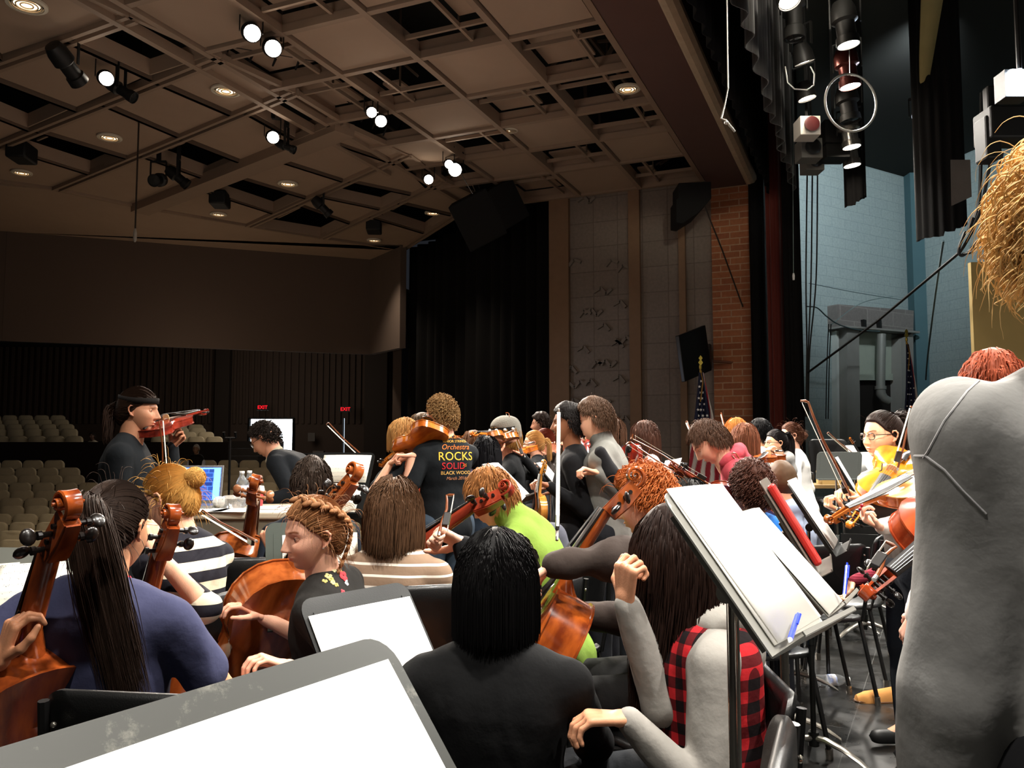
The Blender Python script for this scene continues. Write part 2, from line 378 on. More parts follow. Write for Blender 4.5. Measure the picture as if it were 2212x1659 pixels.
g = MB(); g.bar(B+Z*2, B2+Z*2, .2, 6.4); struct(g.build('wall_rear_side', m_slat, smooth=0))
g = MB(); c = P2(29.9, -4.9, 1.9); g.box(c, (.8, .5, 6.2), Matrix((dvec, dvec.cross(Z), Z)).transposed()); struct(g.build('wall_column', mat('column_dark', '#332a24', rough=.8), smooth=0))
g = MB(); p = A+dvec*along(487); g.box(p+V(0, 0, 1.9)-fh*.3, (.5, .3, 6.2), Matrix((dvec, dvec.cross(Z), Z)).transposed()); struct(g.build('wall_column_far', mat('column_dark', '#332a24'), smooth=0))
# daylight lobby behind the open door: glazing, and a low wall whose emission paints in daylight
m_day = mat('daylight_glass', '#eef6ff', emit=9, ecol='#eaf4ff')
c0 = A+dvec*h[0][0]; c1 = A+dvec*h[0][1]
g = MB(); o0 = c0+fh*2.6-dvec*1.5; o1 = c1+fh*2.6+dvec*1.2
g.quad(V(o0.x, o0.y, .95), V(o1.x, o1.y, .95), V(o1.x, o1.y, 3.4), V(o0.x, o0.y, 3.4)); struct(g.build('window_1', m_day, smooth=0))
g = MB(); g.quad(V(o0.x, o0.y, -.2), V(o1.x, o1.y, -.2), V(o1.x, o1.y, .95), V(o0.x, o0.y, .95)); struct(g.build('wall_lobby', mat('lobby_low_glow', '#a9bddb', rough=.6, emit=.45, ecol='#9db6dd'), smooth=0))  # wall glows by itself to stand for daylight falling on it
c2 = A+dvec*h[1][0]+fh*1.2-dvec*.2; c3 = A+dvec*h[1][1]+fh*1.2+dvec*.2
g = MB(); g.quad(V(c2.x, c2.y, 0), V(c3.x, c3.y, 0), V(c3.x, c3.y, 3), V(c2.x, c2.y, 3)); struct(g.build('window_2', mat('daylight_slit', '#dfeaf5', emit=2.2, ecol='#d5e6f5'), smooth=0))
# door frame
g = MB()
for q in (c0, c1): g.bar(q-fh*.12+Z*-.2, q-fh*.12+Z*dz_top, .08, .08, (0, 1, 0))
g.bar(c0-fh*.12+Z*dz_top, c1-fh*.12+Z*dz_top, .08, .08); o = struct(g.build('door_1', m_black, smooth=0))
# open leaf
g = MB(); g.bar(c1+fh*.2+Z*1.05+dvec*.02, c1+fh*1.0+Z*1.05+dvec*.1, .05, 2.4); g.build('door_leaf', mat('door_leaf', '#3b4248', rough=.5), o, smooth=0)
# parapet wall between lower and upper seating
g = MB(); pa, pb = P2(24.4, -16, 0), P2(24.4, -8.3, 0); g.bar(pa+Z*.5, pb+Z*.5, .15, 1.94); struct(g.build('wall_parapet', m_brown, smooth=0))
# upper seating terrace
g = MB()
for k in range(5):
    d0 = 24.5+k*1.0; g.box(P2(d0+.5, -12.2, -.2+k*.12), (1.0, 8.2, 1.5+k*.24), Matrix((fh, rt, Z)).transposed())
struct(g.build('floor_terrace', m_house, smooth=0))
# black alcove drape
alc = [V(BX+.12, yw1, 0)]+[V(BX+.3, yw1+.5, 0), V(16.9, 9.8, 0)]
def drape(name, a, b, z0, z1, m, amp=.08, wl=.28, parent=None, seed=1, hem=0, thick=None):
    rnd = random.Random(seed); a = Vector(a); b = Vector(b); L = (b-a).length; d = (b-a)/L; n = d.cross(Z).normalized(); N_ = max(6, int(L/wl*9)); g = MB(); rows = []
    ph = [rnd.uniform(0, 6) for _ in range(4)]
    nz = 10
    for k in range(nz+1):
        z = z0+(z1-z0)*k/nz; row = []
        for i in range(N_+1):
            s = L*i/N_; w = math.sin(2*PI*s/wl+ph[0]+.8*math.sin(s*1.7+ph[1]))*amp*(1-.35*k/nz)+amp*.4*math.sin(s*2.1/wl+ph[2])
            row.append(a+d*s+n*w+Z*(z+(hem*math.sin(s*3+ph[3]) if k == 0 else 0)))
        rows.append(row)
    return rows
def sheet(g, rows):
    n = len(rows[0]); vs = [p for r in rows for p in r]; g.add(vs, [(i*n+j, i*n+j+1, (i+1)*n+j+1, (i+1)*n+j) for i in range(len(rows)-1) for j in range(n-1)])
def curtain(name, a, b, z0, z1, m, label, cat='curtain', group=None, **k):
    g = MB(); sheet(g, drape(name, a, b, z0, z1, m, **k)); o = g.build(name, m, smooth=80)
    s = o.modifiers.new('s', 'SOLIDIFY'); s.thickness = .012; return tag(o, label, cat, group)
curtain('side_curtain', alc[0]+V(-.02, 0, 0), V(16.7, 9.9, 0), -1.5, CZ+.1, m_blackc, 'tall black curtain filling the corner of the auditorium beside the grey side wall', amp=.1, wl=.4)
# ---- stage house walls
CC = Wh(1984, 18.2); dA = V(math.cos(R(145)), math.sin(R(145)), 0); dB = V(math.cos(R(218)), math.sin(R(218)), 0)
def wallbar(name, a, d, L, m, z0=0, z1=11, th=.3):
    # built in a local frame so that the block pattern follows the wall
    g = MB(); n = d.cross(Z)
    if n.dot(fh) < 0: n = -n
    g.box((th/2, L/2, (z0+z1)/2), (th, L, z1-z0)); o = g.build(name, m, smooth=0); o.matrix_world = Matrix.Translation(a) @ Matrix((n, d, Z)).transposed().to_4x4() ; return struct(o)
wallbar('wall_far', CC, dA, 5.2, m_cmu); wallbar('wall_upstage', CC, dB, 22, m_cmu)
g = MB(); g.box(CC+Z*5.5-fh*.22, (.34, .34, 11), rotz(YAW).to_3x3()); struct(g.build('wall_stage_column', mat('column_teal', '#4d6d74', rough=.8, var=.05), smooth=0))
g = MB(); g.box((7, -3, 11), (30, 16, .2)); struct(g.build('ceiling_fly', m_black, smooth=0))
# blocker walls keeping the stage house closed (behind the camera)
g = MB(); g.box((-3.2, -1, 5.5), (.2, 18, 11)); struct(g.build('wall_near', m_black, smooth=0))
g = MB(); g.box((7, (yp0+yp1)/2, 9.1), (30, .3, 4)); struct(g.build('wall_proscenium_upper', m_black, smooth=0))
g = MB(); g.box((-3.2, 12, 3.5), (.2, 12, 11)); struct(g.build('wall_house_near', m_wall, smooth=0))
g = MB(); g.box((BX+.9, yp0-.1, 5.5), (1.8, .2, 11)); struct(g.build('wall_proscenium_side', m_black, smooth=0))
# ================================================================= HOUSE SEATS, SIGNS
m_seat = cloth('seat_fabric', '#d2c4a4', rough=.95, bump=.2, bs=60)
m_seatp = mat('seat_plastic', '#4a4238', rough=.6)
def rbox(c, sx, sy, sz, r=.05, n=5, bend=0):
    """rounded slab in XZ (width x, height z, thickness y) as MB"""
    g = MB(); pts = []
    for cx, cz, a0 in ((1, 1, 0), (-1, 1, 90), (-1, -1, 180), (1, -1, 270)):
        for k in range(n+1):
            a = R(a0+90*k/n); pts.append((cx*(sx/2-r)+r*math.cos(a), cz*(sz/2-r)+r*math.sin(a)))
    rings = []
    for yy, sc in ((-.5, .93), (-.35, 1), (.35, 1), (.5, .93)):
        rings.append([V(c[0]+x*sc, c[1]+yy*sy+bend*(x/(sx/2))**2, c[2]+z*sc) for x, z in pts])
    return g.loft(rings)
def seat_proto():
    t = thing('auditorium_seat', '', 'seat')
    rbox((0, .05, .64), .5, .11, .5, .12, bend=.03).build('backrest', m_seat, t, smooth=50)
    g = rbox((0, 0, 0), .48, .11, .44, .08); g.build('seat', m_seat, t, smooth=50, M=T((0, -.2, .42)) @ Matrix.Rotation(R(78), 4, 'X'))
    g = MB()
    for s in (-1, 1): g.box((s*.265, -.12, .33), (.035, .3, .66)); g.box((s*.265, -.18, .6), (.05, .34, .03))
    g.build('armrest', m_seatp, t, smooth=0, bevel=.008); return t
seat0 = seat_proto(); used_seat = [False]
fyaw = YAW+PI/2   # seat local -Y must face the stage (towards camera): local +Y = away
def put_seat(d, lat, zf, label, group):
    ang = YAW-PI/2; M = T(P2(d, lat, zf)) @ rotz(ang+0) 
    if not used_seat[0]:
        seat0.matrix_world = M; seat0['label'] = label; seat0['group'] = group; used_seat[0] = True; return seat0
    return copy_tree(seat0, M, label, group)
def lat_of(px, d): return (px-1106)/F*d
nrow = 12
for k in range(nrow):
    d = 15.6+k*.56; f = k/(nrow-1); ytop = 1186-(1186-994)*f**.9; z = 1.4+(960-ytop)/1790*d-.89
    off = .28*(k % 2)
    pr = [( -40-50, 60+ (1-f)*330 if f < .3 else 300-(f-.3)/.7*170, 'left block, left of the side aisle'), (378, 700+(1-f)*100 if f > .25 else 860, 'centre block')]
    for x0, x1, nm in pr:
        l = lat_of(x0, d)+off
        if x0 < 0: 
            l = lat_of(x1, d)-off*.5
            while l > lat_of(-80, d): put_seat(d, l, z, 'beige upholstered seat in the lower %s' % nm, 'lower %s seats' % nm.split(',')[0]); l -= .56
        else:
            while l < lat_of(x1, d): put_seat(d, l, z, 'beige upholstered seat in the lower %s below the stage' % nm, 'lower centre block seats'); l += .56
for k in range(5):
    d = 25.0+k*1.0; ytop = [942, 926, 916, 906, 897][k]; z = 1.4+(960-ytop)/1790*d-.89
    l = lat_of([180, 168, 160, 148, 140][k], d)-.28
    while l > lat_of(-60, d): put_seat(d, l, z, 'beige upholstered seat in the raised rear block at the far left', 'raised rear left seats'); l -= .56
for k in range(4):
    d = 25.4+k*1.0; ytop = [943, 933, 924, 917][k]; z = 1.4+(960-ytop)/1790*d-.89
    l = lat_of([482, 463, 445, 440][k], d)-.28
    while l > lat_of(340, d): put_seat(d, l, z, 'beige upholstered seat in the raised rear block behind the violinist in the headband', 'raised rear centre seats'); l -= .56
# exit signs
def text_mesh(s, size, ext=.002, font=None, shear=0):
    c = bpy.data.curves.new('t', 'FONT'); c.body = s; c.size = size; c.extrude = ext; c.align_x = 'CENTER'; c.align_y = 'CENTER'; c.shear = shear; c.resolution_u = 3
    o = bpy.data.objects.new('t', c); COL.objects.link(o); dg = bpy.context.evaluated_depsgraph_get(); me = bpy.data.meshes.new_from_object(o.evaluated_get(dg)); bpy.data.objects.remove(o); bpy.data.curves.remove(c); return me
m_exit = mat('exit_red', '#ff1a28', emit=2.2, ecol='#ff1020')
for px, py, d, w in ((567, 880, 29.0, 'left exit sign, above the bright open doorway'), (746, 884, 29.2, 'right exit sign, above the thin slit of daylight')):
    M = Matrix.Translation(W(px, py, d)) @ Matrix((rt, Z, rt.cross(Z))).transposed().to_4x4()
    t = thing('exit_sign', 'red lit '+w, 'exit sign', M)
    g = MB(); g.box((0, 0, -.03), (.4, .2, .05)); g.build('housing', m_black, t, smooth=0)
    me = text_mesh('EXIT', .17); me.transform(Matrix.Translation((0, 0, .002))); o = link('lettering', me, m_exit, t, 0)
    0 and lightobj('POINT', 'exit_glow', W(px, py, d-.4), .6, (1, .05, .05), .1)
# small control panel on the rear wall, steps beside the parapet
g = MB(); g.box(W(673, 944, 29.6), (.25, .05, .3), rotz(YAW+PI/2).to_3x3()); tag(g.build('wall_panel', mat('panel_grey', '#5b5550', rough=.6), smooth=0), 'small grey control panel on the dark rear wall right of the open door', 'wall panel')
t = thing('aisle_steps', 'dark steps with pale nosings behind the violinist in the headband', 'steps', T(P2(22.5, lat_of(250, 22.5), -.5)))
for k in range(4):
    c = P2(0, 0, 0); g = MB(); M3 = rotz(YAW-PI/2).to_3x3()
    g.box(M3 @ V(0, k*.3, .3+.16*k-.3), (1.1, .3, .34), M3); st = g.build('step', m_brown, t, smooth=0)
    g = MB(); g.box(M3 @ V(0, k*.3-.15, .46+.16*k-.3), (1.1, .03, .03), M3); g.build('nosing', mat('nosing', '#a9a9a2', rough=.5), st, smooth=0)
# dark piano-like table near the aisle by the doors
t = thing('side_table', 'dark covered table with a small device beside the rear doors', 'table', T(P2(27, lat_of(690, 27), .1)))
g = MB(); M3 = rotz(YAW-PI/2).to_3x3(); g.box(V(0, 0, .95), (1.6, .7, .12), M3); g.build('tabletop', m_black, t, smooth=0)
for sx in (-1, 1):
    g = MB(); g.box(M3 @ V(sx*.6, 0, .45), (.08, .5, .9), M3); g.build('leg', m_black, t, smooth=0)
g = MB(); g.box(P2(27, lat_of(690, 27), 1.14), (.35, .2, .1), M3); tag(g.build('projector', mat('panel_grey', '#5b5550'), smooth=0), 'small pale device lying on the dark side table at the rear', 'device')
# music stand-like side stools at house front left
t = thing('stool', 'dark round topped stool in front of the seats at the far left', 'stool', T(P2(11.2, lat_of(55, 11.2), -1.74)))
g = MB(); g.lathe([(.0, 1.04), (.2, 1.04), (.22, 1.06), (.22, 1.1), (.2, 1.12), (0, 1.12)]); g.build('seat', m_black, t)
for k in range(4):
    a = k*PI/2+.4; g = MB(); g.tube([(.16*math.cos(a), .16*math.sin(a), 1.05), (.2*math.cos(a), .2*math.sin(a), 0)], .015); g.build('leg', m_blackm, t)
# ================================================================= LUMINAIRES AND STAGE HOUSE
m_lens = mat('lens_lit', '#fff1dc', emit=60, ecol='#fff0dc')
m_lensc = mat('lens_lit_cool', '#e8f2ff', emit=70, ecol='#dcebff')
m_lensd = mat('lens_dark', '#2b2c2b', rough=.1, spec=.8)
m_fix = mat('fixture_black', '#1b1a18', rough=.5, metal=.2)
m_fixs = mat('fixture_silver', '#b9b6ae', rough=.25, metal=.8)
m_down = mat('downlight_lit', '#ffe9c8', emit=3.5, ecol='#ffdfb5')
def aim(p, d):
    """frame whose -Z points along d"""
    return frame(p, Z if abs(Vector(d).normalized().z) < .95 else V(1, 0, 0), -Vector(d))
def spotlight(p, d, label, lit=True, L=.42, r=.1, name='stage_spotlight', group=None, lens=None, short=False, hang=.35, mf=None):
    t = thing(name, label, 'spotlight', aim(p, d), group); mf = mf or m_fix
    g = MB(); g.lathe([(0, L), (r*.8, L*.97), (r*1.05, L*.8), (r*1.1, L*.55), (r*.8, L*.5), (r*.8, L*.2), (r*.95, L*.18), (r, 0), (r*.9, 0), (r*.88, .03)] if not short else [(0, L*.6), (r*.7, L*.55), (r*1.05, L*.3), (r*1.1, .0), (r*1.0, 0), (r*.95, .03)])
    g.build('housing', mf, t)
    g = MB(); g.lathe([(r*.9, .015), (0, .005)]); g.build('lens', (lens or m_lens) if lit else m_lensd, t)
    inv = aim(p, d).inverted(); uz = (inv.to_3x3() @ Z)
    g = MB(); w = r*1.25; mid = V(0, 0, L*.45); top = mid+uz*(hang*.7); xx = V(1, 0, 0)
    g.bar(mid+xx*w, mid+xx*w+uz*(hang*.6), .012, .035); g.bar(mid-xx*w, mid-xx*w+uz*(hang*.6), .012, .035); g.bar(mid-xx*w+uz*(hang*.6), mid+xx*w+uz*(hang*.6), .035, .012)
    g.build('yoke', m_fix, t, smooth=0)
    g = MB(); g.bar(mid+uz*(hang*.6), mid+uz*hang, .05, .06); g.build('clamp', m_fix, t, smooth=0)
    return t
STG = V(5.5, .5, 1)
foh = [(230, 170, 'on the far left bar, between two dark spotlights', 12), (545, 72, 'upper left lamp of the brightest pair near the top', 15), (590, 105, 'lower right lamp of the brightest pair near the top', 15), (590, 297, 'alone on a bar left of the middle, beside a dark spotlight', 11), (803, 243, 'smaller upper lamp of the central pair', 9), (823, 262, 'larger lower lamp of the central pair', 11), (926, 388, 'lowest lamp left of the hanging loudspeaker', 9), (970, 355, 'small lamp above the large one over the loudspeaker', 6), (983, 367, 'large lamp above the hanging loudspeaker', 13)]
for px, py, w, pr in foh:
    p = Wz(px, py, CZ-.22); r = pr*1.15/F*(p-CAM).length*1.0
    d = (CAM+V(.6, -.3, -.3)-p).normalized()
    spotlight(p, d, 'lit ceiling spotlight '+w, r=max(.07, min(r, .13)), group=None, hang=.45)
    lightobj('SPOT', 'foh_beam', p+d*.06, 1900, (1, .9, .78), .06, target=STG+V(random.uniform(-1.5, 3), random.uniform(-1.5, 1), 0), spot=46, blend=.6)
dark = [(172, 178, (1, .2, -.55), 'black unlit spotlight with a long barrel, left end of the far left bar', .5, .11), (290, 212, (.5, -1.2, -.8), 'grey metal unlit spotlight right of the lamp on the far left bar', .42, .075), (637, 325, (.4, -1, -.5), 'small black unlit spotlight right of the lamp left of the middle', .3, .06), (332, 390, (-1, -.4, -.4), 'round black unlit spotlight facing the stage, left of the crease beam', .35, .1), (405, 400, (.6, -.8, -.8), 'black unlit spotlight hanging just left of the crease beam', .4, .09), (713, 465, (.6, -.6, -.8), 'single black unlit spotlight under the dark ceiling opening, near the middle', .42, .09)]
for px, py, d, w, L, r in dark:
    p = Wz(px, py, CZ-.35); spotlight(p, V(*d), w, lit=False, L=L, r=r, hang=.5)
# pipes carrying them
for k, (a, b, w) in enumerate([((128, 90), (330, 178), 'far left pipe'), ((530, 249), (656, 318), 'pipe left of the middle'), ((305, 343), (455, 392), 'pipe by the crease beam'), ((683, 430), (826, 462), 'pipe near the middle')]):
    p, q = Wz(*a, CZ+.12), Wz(*b, CZ+.12); g = MB(); g.tube([p, q], .025); tag(g.build('lighting_pipe', m_fixs), 'metal lighting pipe in the auditorium ceiling, '+w, 'pipe')
# lamp troughs: batten with cables in the first bay
for a, b, w in (((470, 92), (720, 135), 'around the brightest pair of lamps'), ((750, 215), (870, 292), 'around the central pair of lamps'), ((930, 330), (1030, 398), 'above the hanging loudspeaker')):
    p, q = Wz(*a, CZ+.25), Wz(*b, CZ+.25); g = MB(); g.tube([p, q], .03); n = (q-p)
    for k in range(5): c = p+n*(k+.5)/5; g.tube([c, c+V(.05, .1, -.12), c+V(.12, .05, .1), c+V(.2, 0, .35)], .012, 6)
    tag(g.build('lighting_pipe', m_fix), 'black lighting pipe with looped cables '+w, 'pipe')
# recessed downlights
dl = [(58, 10, .17), (488, 196, .16), (237, 297, .15), (47, 373, .14), (622, 397, .15), (266, 457, .14), (201, 493, .14), (472, 463, .14), (419, 513, .14), (631, 513, .14), (808, 519, .14), (935, 460, .14), (1356, 192, .14), (1102, 281, .1)]
proto = None
for px, py, r in dl:
    p = Wz(px, py, CZ+.045); lab = 'round glowing downlight recessed in the ceiling'
    where = {58: 'at the top left corner', 488: 'right of the pendant microphone cable', 237: 'left of the pendant cable, third panel row', 47: 'at the left edge below the black box', 622: 'right of the crease beam', 266: 'small, just left of the pendant microphone', 201: 'lowest left of the pendant microphone', 472: 'below the black box right of the crease beam', 419: 'on the plain ceiling right of the pendant microphone', 631: 'below the lone dark spotlight', 808: 'below the black box at the far end', 935: 'left of the hanging loudspeaker', 1356: 'inside the frame next to the dark header', 1102: 'small one in an open frame near the centre'}[px]
    t = thing('downlight', lab+', '+where, 'downlight', T(p))
    g = MB(); g.lathe([(r*1.15, .01), (r*1.15, -.012), (r*.95, -.02), (r*.93, .01)]); g.build('trim_ring', mat('ring_white', '#d8cdb8', rough=.5), t)
    g = MB(); g.lathe([(r*.72, -.0), (0, -.001)]); g.build('lamp', m_down, t)
    g = MB(); [g.torus((0, 0, -.012), r*q, .008, Matrix.Identity(3), 28, 6) for q in (.35, .6, .8)]; g.build('louver', mat('louver', '#b5a58c', rough=.6), t)
    if px not in (1356, 201, 419, 631): lightobj('SPOT', 'down_beam', p-Z*.03, 330, (1, .84, .66), .1, target=p-Z*3+V(.01, 0, 0), spot=84, blend=.9)
# small black boxes hanging in the recesses
for px, py, w in ((47, 330, 'at the far left'), (475, 431, 'right of the crease beam'), (808, 489, 'at the far end near the black curtain')):
    p = Wz(px, py, CZ-.02); g = MB(); g.box(p, (.42, .3, .26), rotz(.5).to_3x3()); tag(g.build('ceiling_loudspeaker', m_black, bevel=.03), 'small black box loudspeaker under the ceiling recess '+w, 'loudspeaker')
# pendant microphones
p = Wz(304, 140, CZ+.9); p2 = W(303, 505, (p-CAM).dot(fw)); t = thing('pendant_microphone', 'small white microphone hanging on a long dark cable at the left', 'microphone', T(V(p.x, p.y, p2.z)))
g = MB(); g.tube([(0, 0, 0), (0, 0, CZ+1.4-p2.z)], .012, 6); g.build('cable', mat('cable_dark', '#2d2219', rough=.7), t)
g = MB(); g.tube([(0, 0, .03), (0, 0, -.03), (0, 0, -.13), (0, 0, -.16)], [.012, .026, .026, .012], 12); g.build('capsule', mat('mic_pale', '#9c948a', rough=.4), t)
p = W(1573, 190, 5.0); t = thing('pendant_microphone', 'thin pale cable with a small bent microphone hanging in front of the header', 'microphone', T(p))
g = MB(); g.tube([(0, 0, 0), (.01, -.01, 2.2)], .004, 6); g.build('cable', mat('cable_pale', '#a8a59c', rough=.5), t)
g = MB(); d = rt*-.045; g.tube([V(0, 0, 0), d*.4+V(0, 0, -.09), d+V(0, 0, -.19), d*.9+V(0, 0, -.2)+rt*.02, d+rt*.08+Z*-.27], [.004, .004, .006, .009, .007], 8); g.ell(d+rt*.03+Z*-.215, .013); g.build('microphone', m_fixs, t)
# hanging loudspeaker cluster
t = thing('hanging_loudspeaker', 'large dark angled loudspeaker hanging below the ceiling beside the lit lamps', 'loudspeaker', T(W(1030, 475, 14.2)))
M3 = (rotz(YAW-PI/2) @ Matrix.Rotation(R(-28), 4, 'Y') @ Matrix.Rotation(R(20), 4, 'X')).to_3x3()
m_spk = mat('speaker_dark', '#090908', rough=.85, bump=.2, bs=150)
g = MB(); g.prism([(-.36, -.2), (.36, -.2), (.25, .3), (-.25, .3)], (M3 @ Matrix.Rotation(0, 3, 'X')).to_4x4() @ T((0, 0, -.42)), .84); g.build('cabinet', m_spk, t, smooth=0, bevel=.02)
g = MB(); g.prism([(-.3, -.19), (.3, -.19), (.2, .25), (-.2, .25)], (M3.to_4x4() @ T((.52, .1, -.36)) @ rotz(.5)), .72); g.build('cabinet', m_spk, t, smooth=0, bevel=.02)
g = MB()
for dx in (-.3, .1, .5): g.tube([V(dx*.5, 0, .4), V(dx*1.3, .4, 1.2)], .008, 5)
g.build('rigging', m_fixs, t)
# wall mounted wedge speaker beside the pier
t = thing('wall_loudspeaker', 'dark wedge shaped loudspeaker fixed high on the wall beside the brick pier', 'loudspeaker', T(W(1492, 425, 13.2)))
def img(px, py, d, o): return W(px, py, d)-o
o = W(1492, 425, 13.2); g = MB(); front = [(1466, 395), (1536, 392), (1537, 428), (1507, 462), (1474, 483), (1461, 481), (1461, 430), (1466, 427)]
g.loft([[img(x, y, 13.2, o) for x, y in front], [img(x, y, 13.2, o)+fh*.5 for x, y in front]]); g.build('cabinet', m_spk, t, smooth=0, bevel=.01)
g = MB(); pts = [W(1522, 445, 13.2), W(1560, 540, 13.4), W(1600, 650, 13.7), W(1628, 722, 13.9)]; g.tube(pts, .012, 6); tag(g.build('cable', mat('cable_dark', '#2d2219')), 'dark cable running down from the wedge loudspeaker across the brick pier', 'cable')
g = MB(); pts = [W(1540, 780, 13.75), W(1580, 783, 13.75), W(1612, 776, 13.75), W(1628, 768, 13.75)]; g.tube(pts, .022, 6); g.tube([W(1606, 777, 13.75), W(1624, 786, 13.75), W(1630, 800, 13.75)], .018, 6); tag(g.build('cable', mat('cable_brown', '#6d4029')), 'brown cable crossing the brick pier beside the television', 'cable')
# television
t = thing('television', 'black wall television tilted on its bracket between the wall and the brick pier', 'television', T(W(1503, 765, 13.3)))
o = W(1503, 765, 13.3); q = [(1466, 725), (1524, 702), (1538, 800), (1480, 825)]; dd = [12.9, 13.4, 13.4, 12.9]
a = [W(x, y, d)-o for (x, y), d in zip(q, dd)]; n = (a[1]-a[0]).cross(a[3]-a[0]).normalized(); n = n if n.dot(fw) > 0 else -n
g = MB(); g.loft([a, [p+n*.07 for p in a]]); g.build('screen', mat('tv_black', '#0b0b0c', rough=.3), t, smooth=0, bevel=.01)
g = MB(); g.box(V(.16, 0, 0)+fh*.3+Z*-.1, (.2, .4, .7), M3=None) if 0 else g.box(rt*.16+fh*.4, (.16, .35, .4)); g.box(rt*.16+fh*.5, (.08, .8, .12), Matrix((rt, fh, Z)).transposed()); g.build('bracket', m_black, t, smooth=0)
# ---- curtains and stage rigging
curtain('grand_valance', V(3, 1.36, 0), V(13.7, 1.36, 0), HZ-.36, 9.5, m_blackc, 'black valance hanging behind the proscenium header', amp=.03, wl=.33, seed=3, hem=.02)
m_velv = cloth('dark_velour', '#16120f', bump=.5, bs=5, stretch=(6, 6, .5), sheen=.3)
curtain('border_curtain', V(3, .98, 0), V(13.5, .98, 0), HZ-.42, 9.5, m_velv, 'dark border curtain whose folds catch the light, right of the valance', amp=.05, wl=.5, seed=8, hem=.02)
def bundle(name, px0, px1, d, z0, z1, m, label, n=9, amp=.35, seed=0, taper=0, steps=0, flare=0):
    """gathered hanging fabric: closed pleated column"""
    rnd = random.Random(seed); c = Wh((px0+px1)/2, d); hw = (px1-px0)/2/F*d; g = MB(); rings = []; N_ = n*8; ph = rnd.uniform(0, 6)
    lv = [0, .03, .08, .2, .4, .6, .8, 1]
    for k in lv:
        z = z0+(z1-z0)*k; s = 1-taper*k+flare*(math.exp(-((k-.0)/.12)**2)); ring = []
        for i in range(N_):
            a = 2*PI*i/N_; w = 1+amp*.35*math.sin(n*a+ph+.6*math.sin(3*a))
            zz = z+(math.floor(2.5+2.5*math.sin(a+1.2))*steps if k == 0 else 0)
            ring.append(c+(rt*math.cos(a)*hw*w+fh*math.sin(a)*hw*.7*w)*s+Z*zz)
        rings.append(ring)
    g.loft(rings); return tag(g.build(name, m, smooth=70), label, 'curtain')
m_maroon = cloth('maroon_velour', '#5a2018', bump=.5, bs=5, stretch=(8, 8, .5), sheen=.4, var=.25)
bundle('main_curtain', 1668, 1706, 12.9, .05, 8, m_maroon, 'gathered maroon stage curtain hanging just right of the brick pier', n=7, amp=.5, seed=2)
bundle('leg_curtain', 1703, 1738, 12.6, .05, 8, m_blackc, 'tall black leg curtain hanging just right of the maroon curtain', n=6, amp=.4, seed=4)
bundle('tormentor_curtain', 1629, 1656, 13.3, .0, 8, m_blackc, 'narrow black curtain against the brick pier', n=6, amp=.3, seed=5)
bundle('border_curtain', 1842, 1886, 11.2, 1.4+(960-438)/1790*11.2, 9, m_blackc, 'short black curtain bundle hanging high behind the row of lit lamps', n=8, amp=.25, seed=6, steps=.05)
bundle('border_curtain', 2001, 2102, 8.6, 1.4+(960-512)/1790*8.6, 8.5, m_blackc, 'wide black curtain bundle hanging high above the girl with glasses', n=14, amp=.2, seed=7, steps=.05)
g = MB(); q = [(2053, 345), (2096, 345), (2099, 425), (2055, 445)]; g.loft([[W(x, y, 8.15) for x, y in q], [W(x, y, 8.22) for x, y in q]]); tag(g.build('cloth_remnant', cloth('grey_fabric', '#5c5651')), 'grey fabric flap pinned on the wide black curtain bundle', 'fabric')
g = MB(); rows = [[W(1987, 235, 9.0), W(1994, 235, 9.0)], [W(1985, 120, 8.6), W(2016, 110, 8.6)], [W(1990, -40, 8.2), W(2042, -40, 8.2)], [W(1990, -200, 8), W(2050, -200, 8)]]
sheet(g, rows); o = g.build('fabric_strip', cloth('ochre_fabric', '#8d8055')); s = o.modifiers.new('s', 'SOLIDIFY'); s.thickness = .02; tag(o, 'pale ochre curtain edge hanging left of the wide black curtain bundle', 'curtain')
# ladder between pier curtain and maroon curtain
t = thing('wall_ladder', 'black ladder rungs seen against the blue wall between the pier and the maroon curtain', 'ladder', T(Wh(1661, 13.6)))
o = Wh(1661, 13.6); g = MB()
for x in (1653, 1671): a = Wh(x, 13.6)-o; g.tube([a, a+Z*8], .022)
g.build('rail', m_black, t)
for zy in (356, 380, 497, 508, 657, 668, 745, 585, 455, 840): 
    g = MB(); z = 1.4+(960-zy)/1790*13.6; g.bar(rt*-.07+Z*z, rt*.07+Z*z, .03, .035); g.build('rung', m_black, t, smooth=0)
# first electric: batten with lit fixtures seen end on
yb = .12
pA, pB = Wy(1838, 75, .22), None
xs = []
t = thing('lighting_batten', 'black pipe carrying the row of bright stage lamps', 'pipe', T(V(8.5, yb, 5.75)))
g = MB(); g.tube([(-5.5, 0, 0), (5.2, 0, 0)], .03); g.build('pipe', m_fix, t)
m_parred = mat('par_reddish', '#5a2a24', rough=.3, metal=.6)
spec = [(1833, 98, 7.6, 25, 'topmost'), (1837, 188, 8.7, 23, 'second from the top, inside the metal hoop'), (1838, 262, 9.6, 22, 'unlit third'), (1840, 318, 10.4, 20, 'fourth from the top'), (1841, 358, 11.0, 19, 'lowest')]
for px, py, d, hw, w in spec:
    p = W(px, py, d); r = hw/F*d; lit = 'unlit' not in w
    spotlight(p, V(.05, -.12, -1), ('bright' if lit else 'dark')+' stage lamp in the vertical row, '+w, lit=lit, r=r, L=.42, short=False, mf=m_parred if py == 188 else m_fixs if py > 300 else m_fix, hang=.5)
    if lit: lightobj('SPOT', 'electric_beam', p-Z*.05, 460, (1, .94, .85), .12, target=V(p.x-2.2, -.6, 0), spot=110, blend=.7)
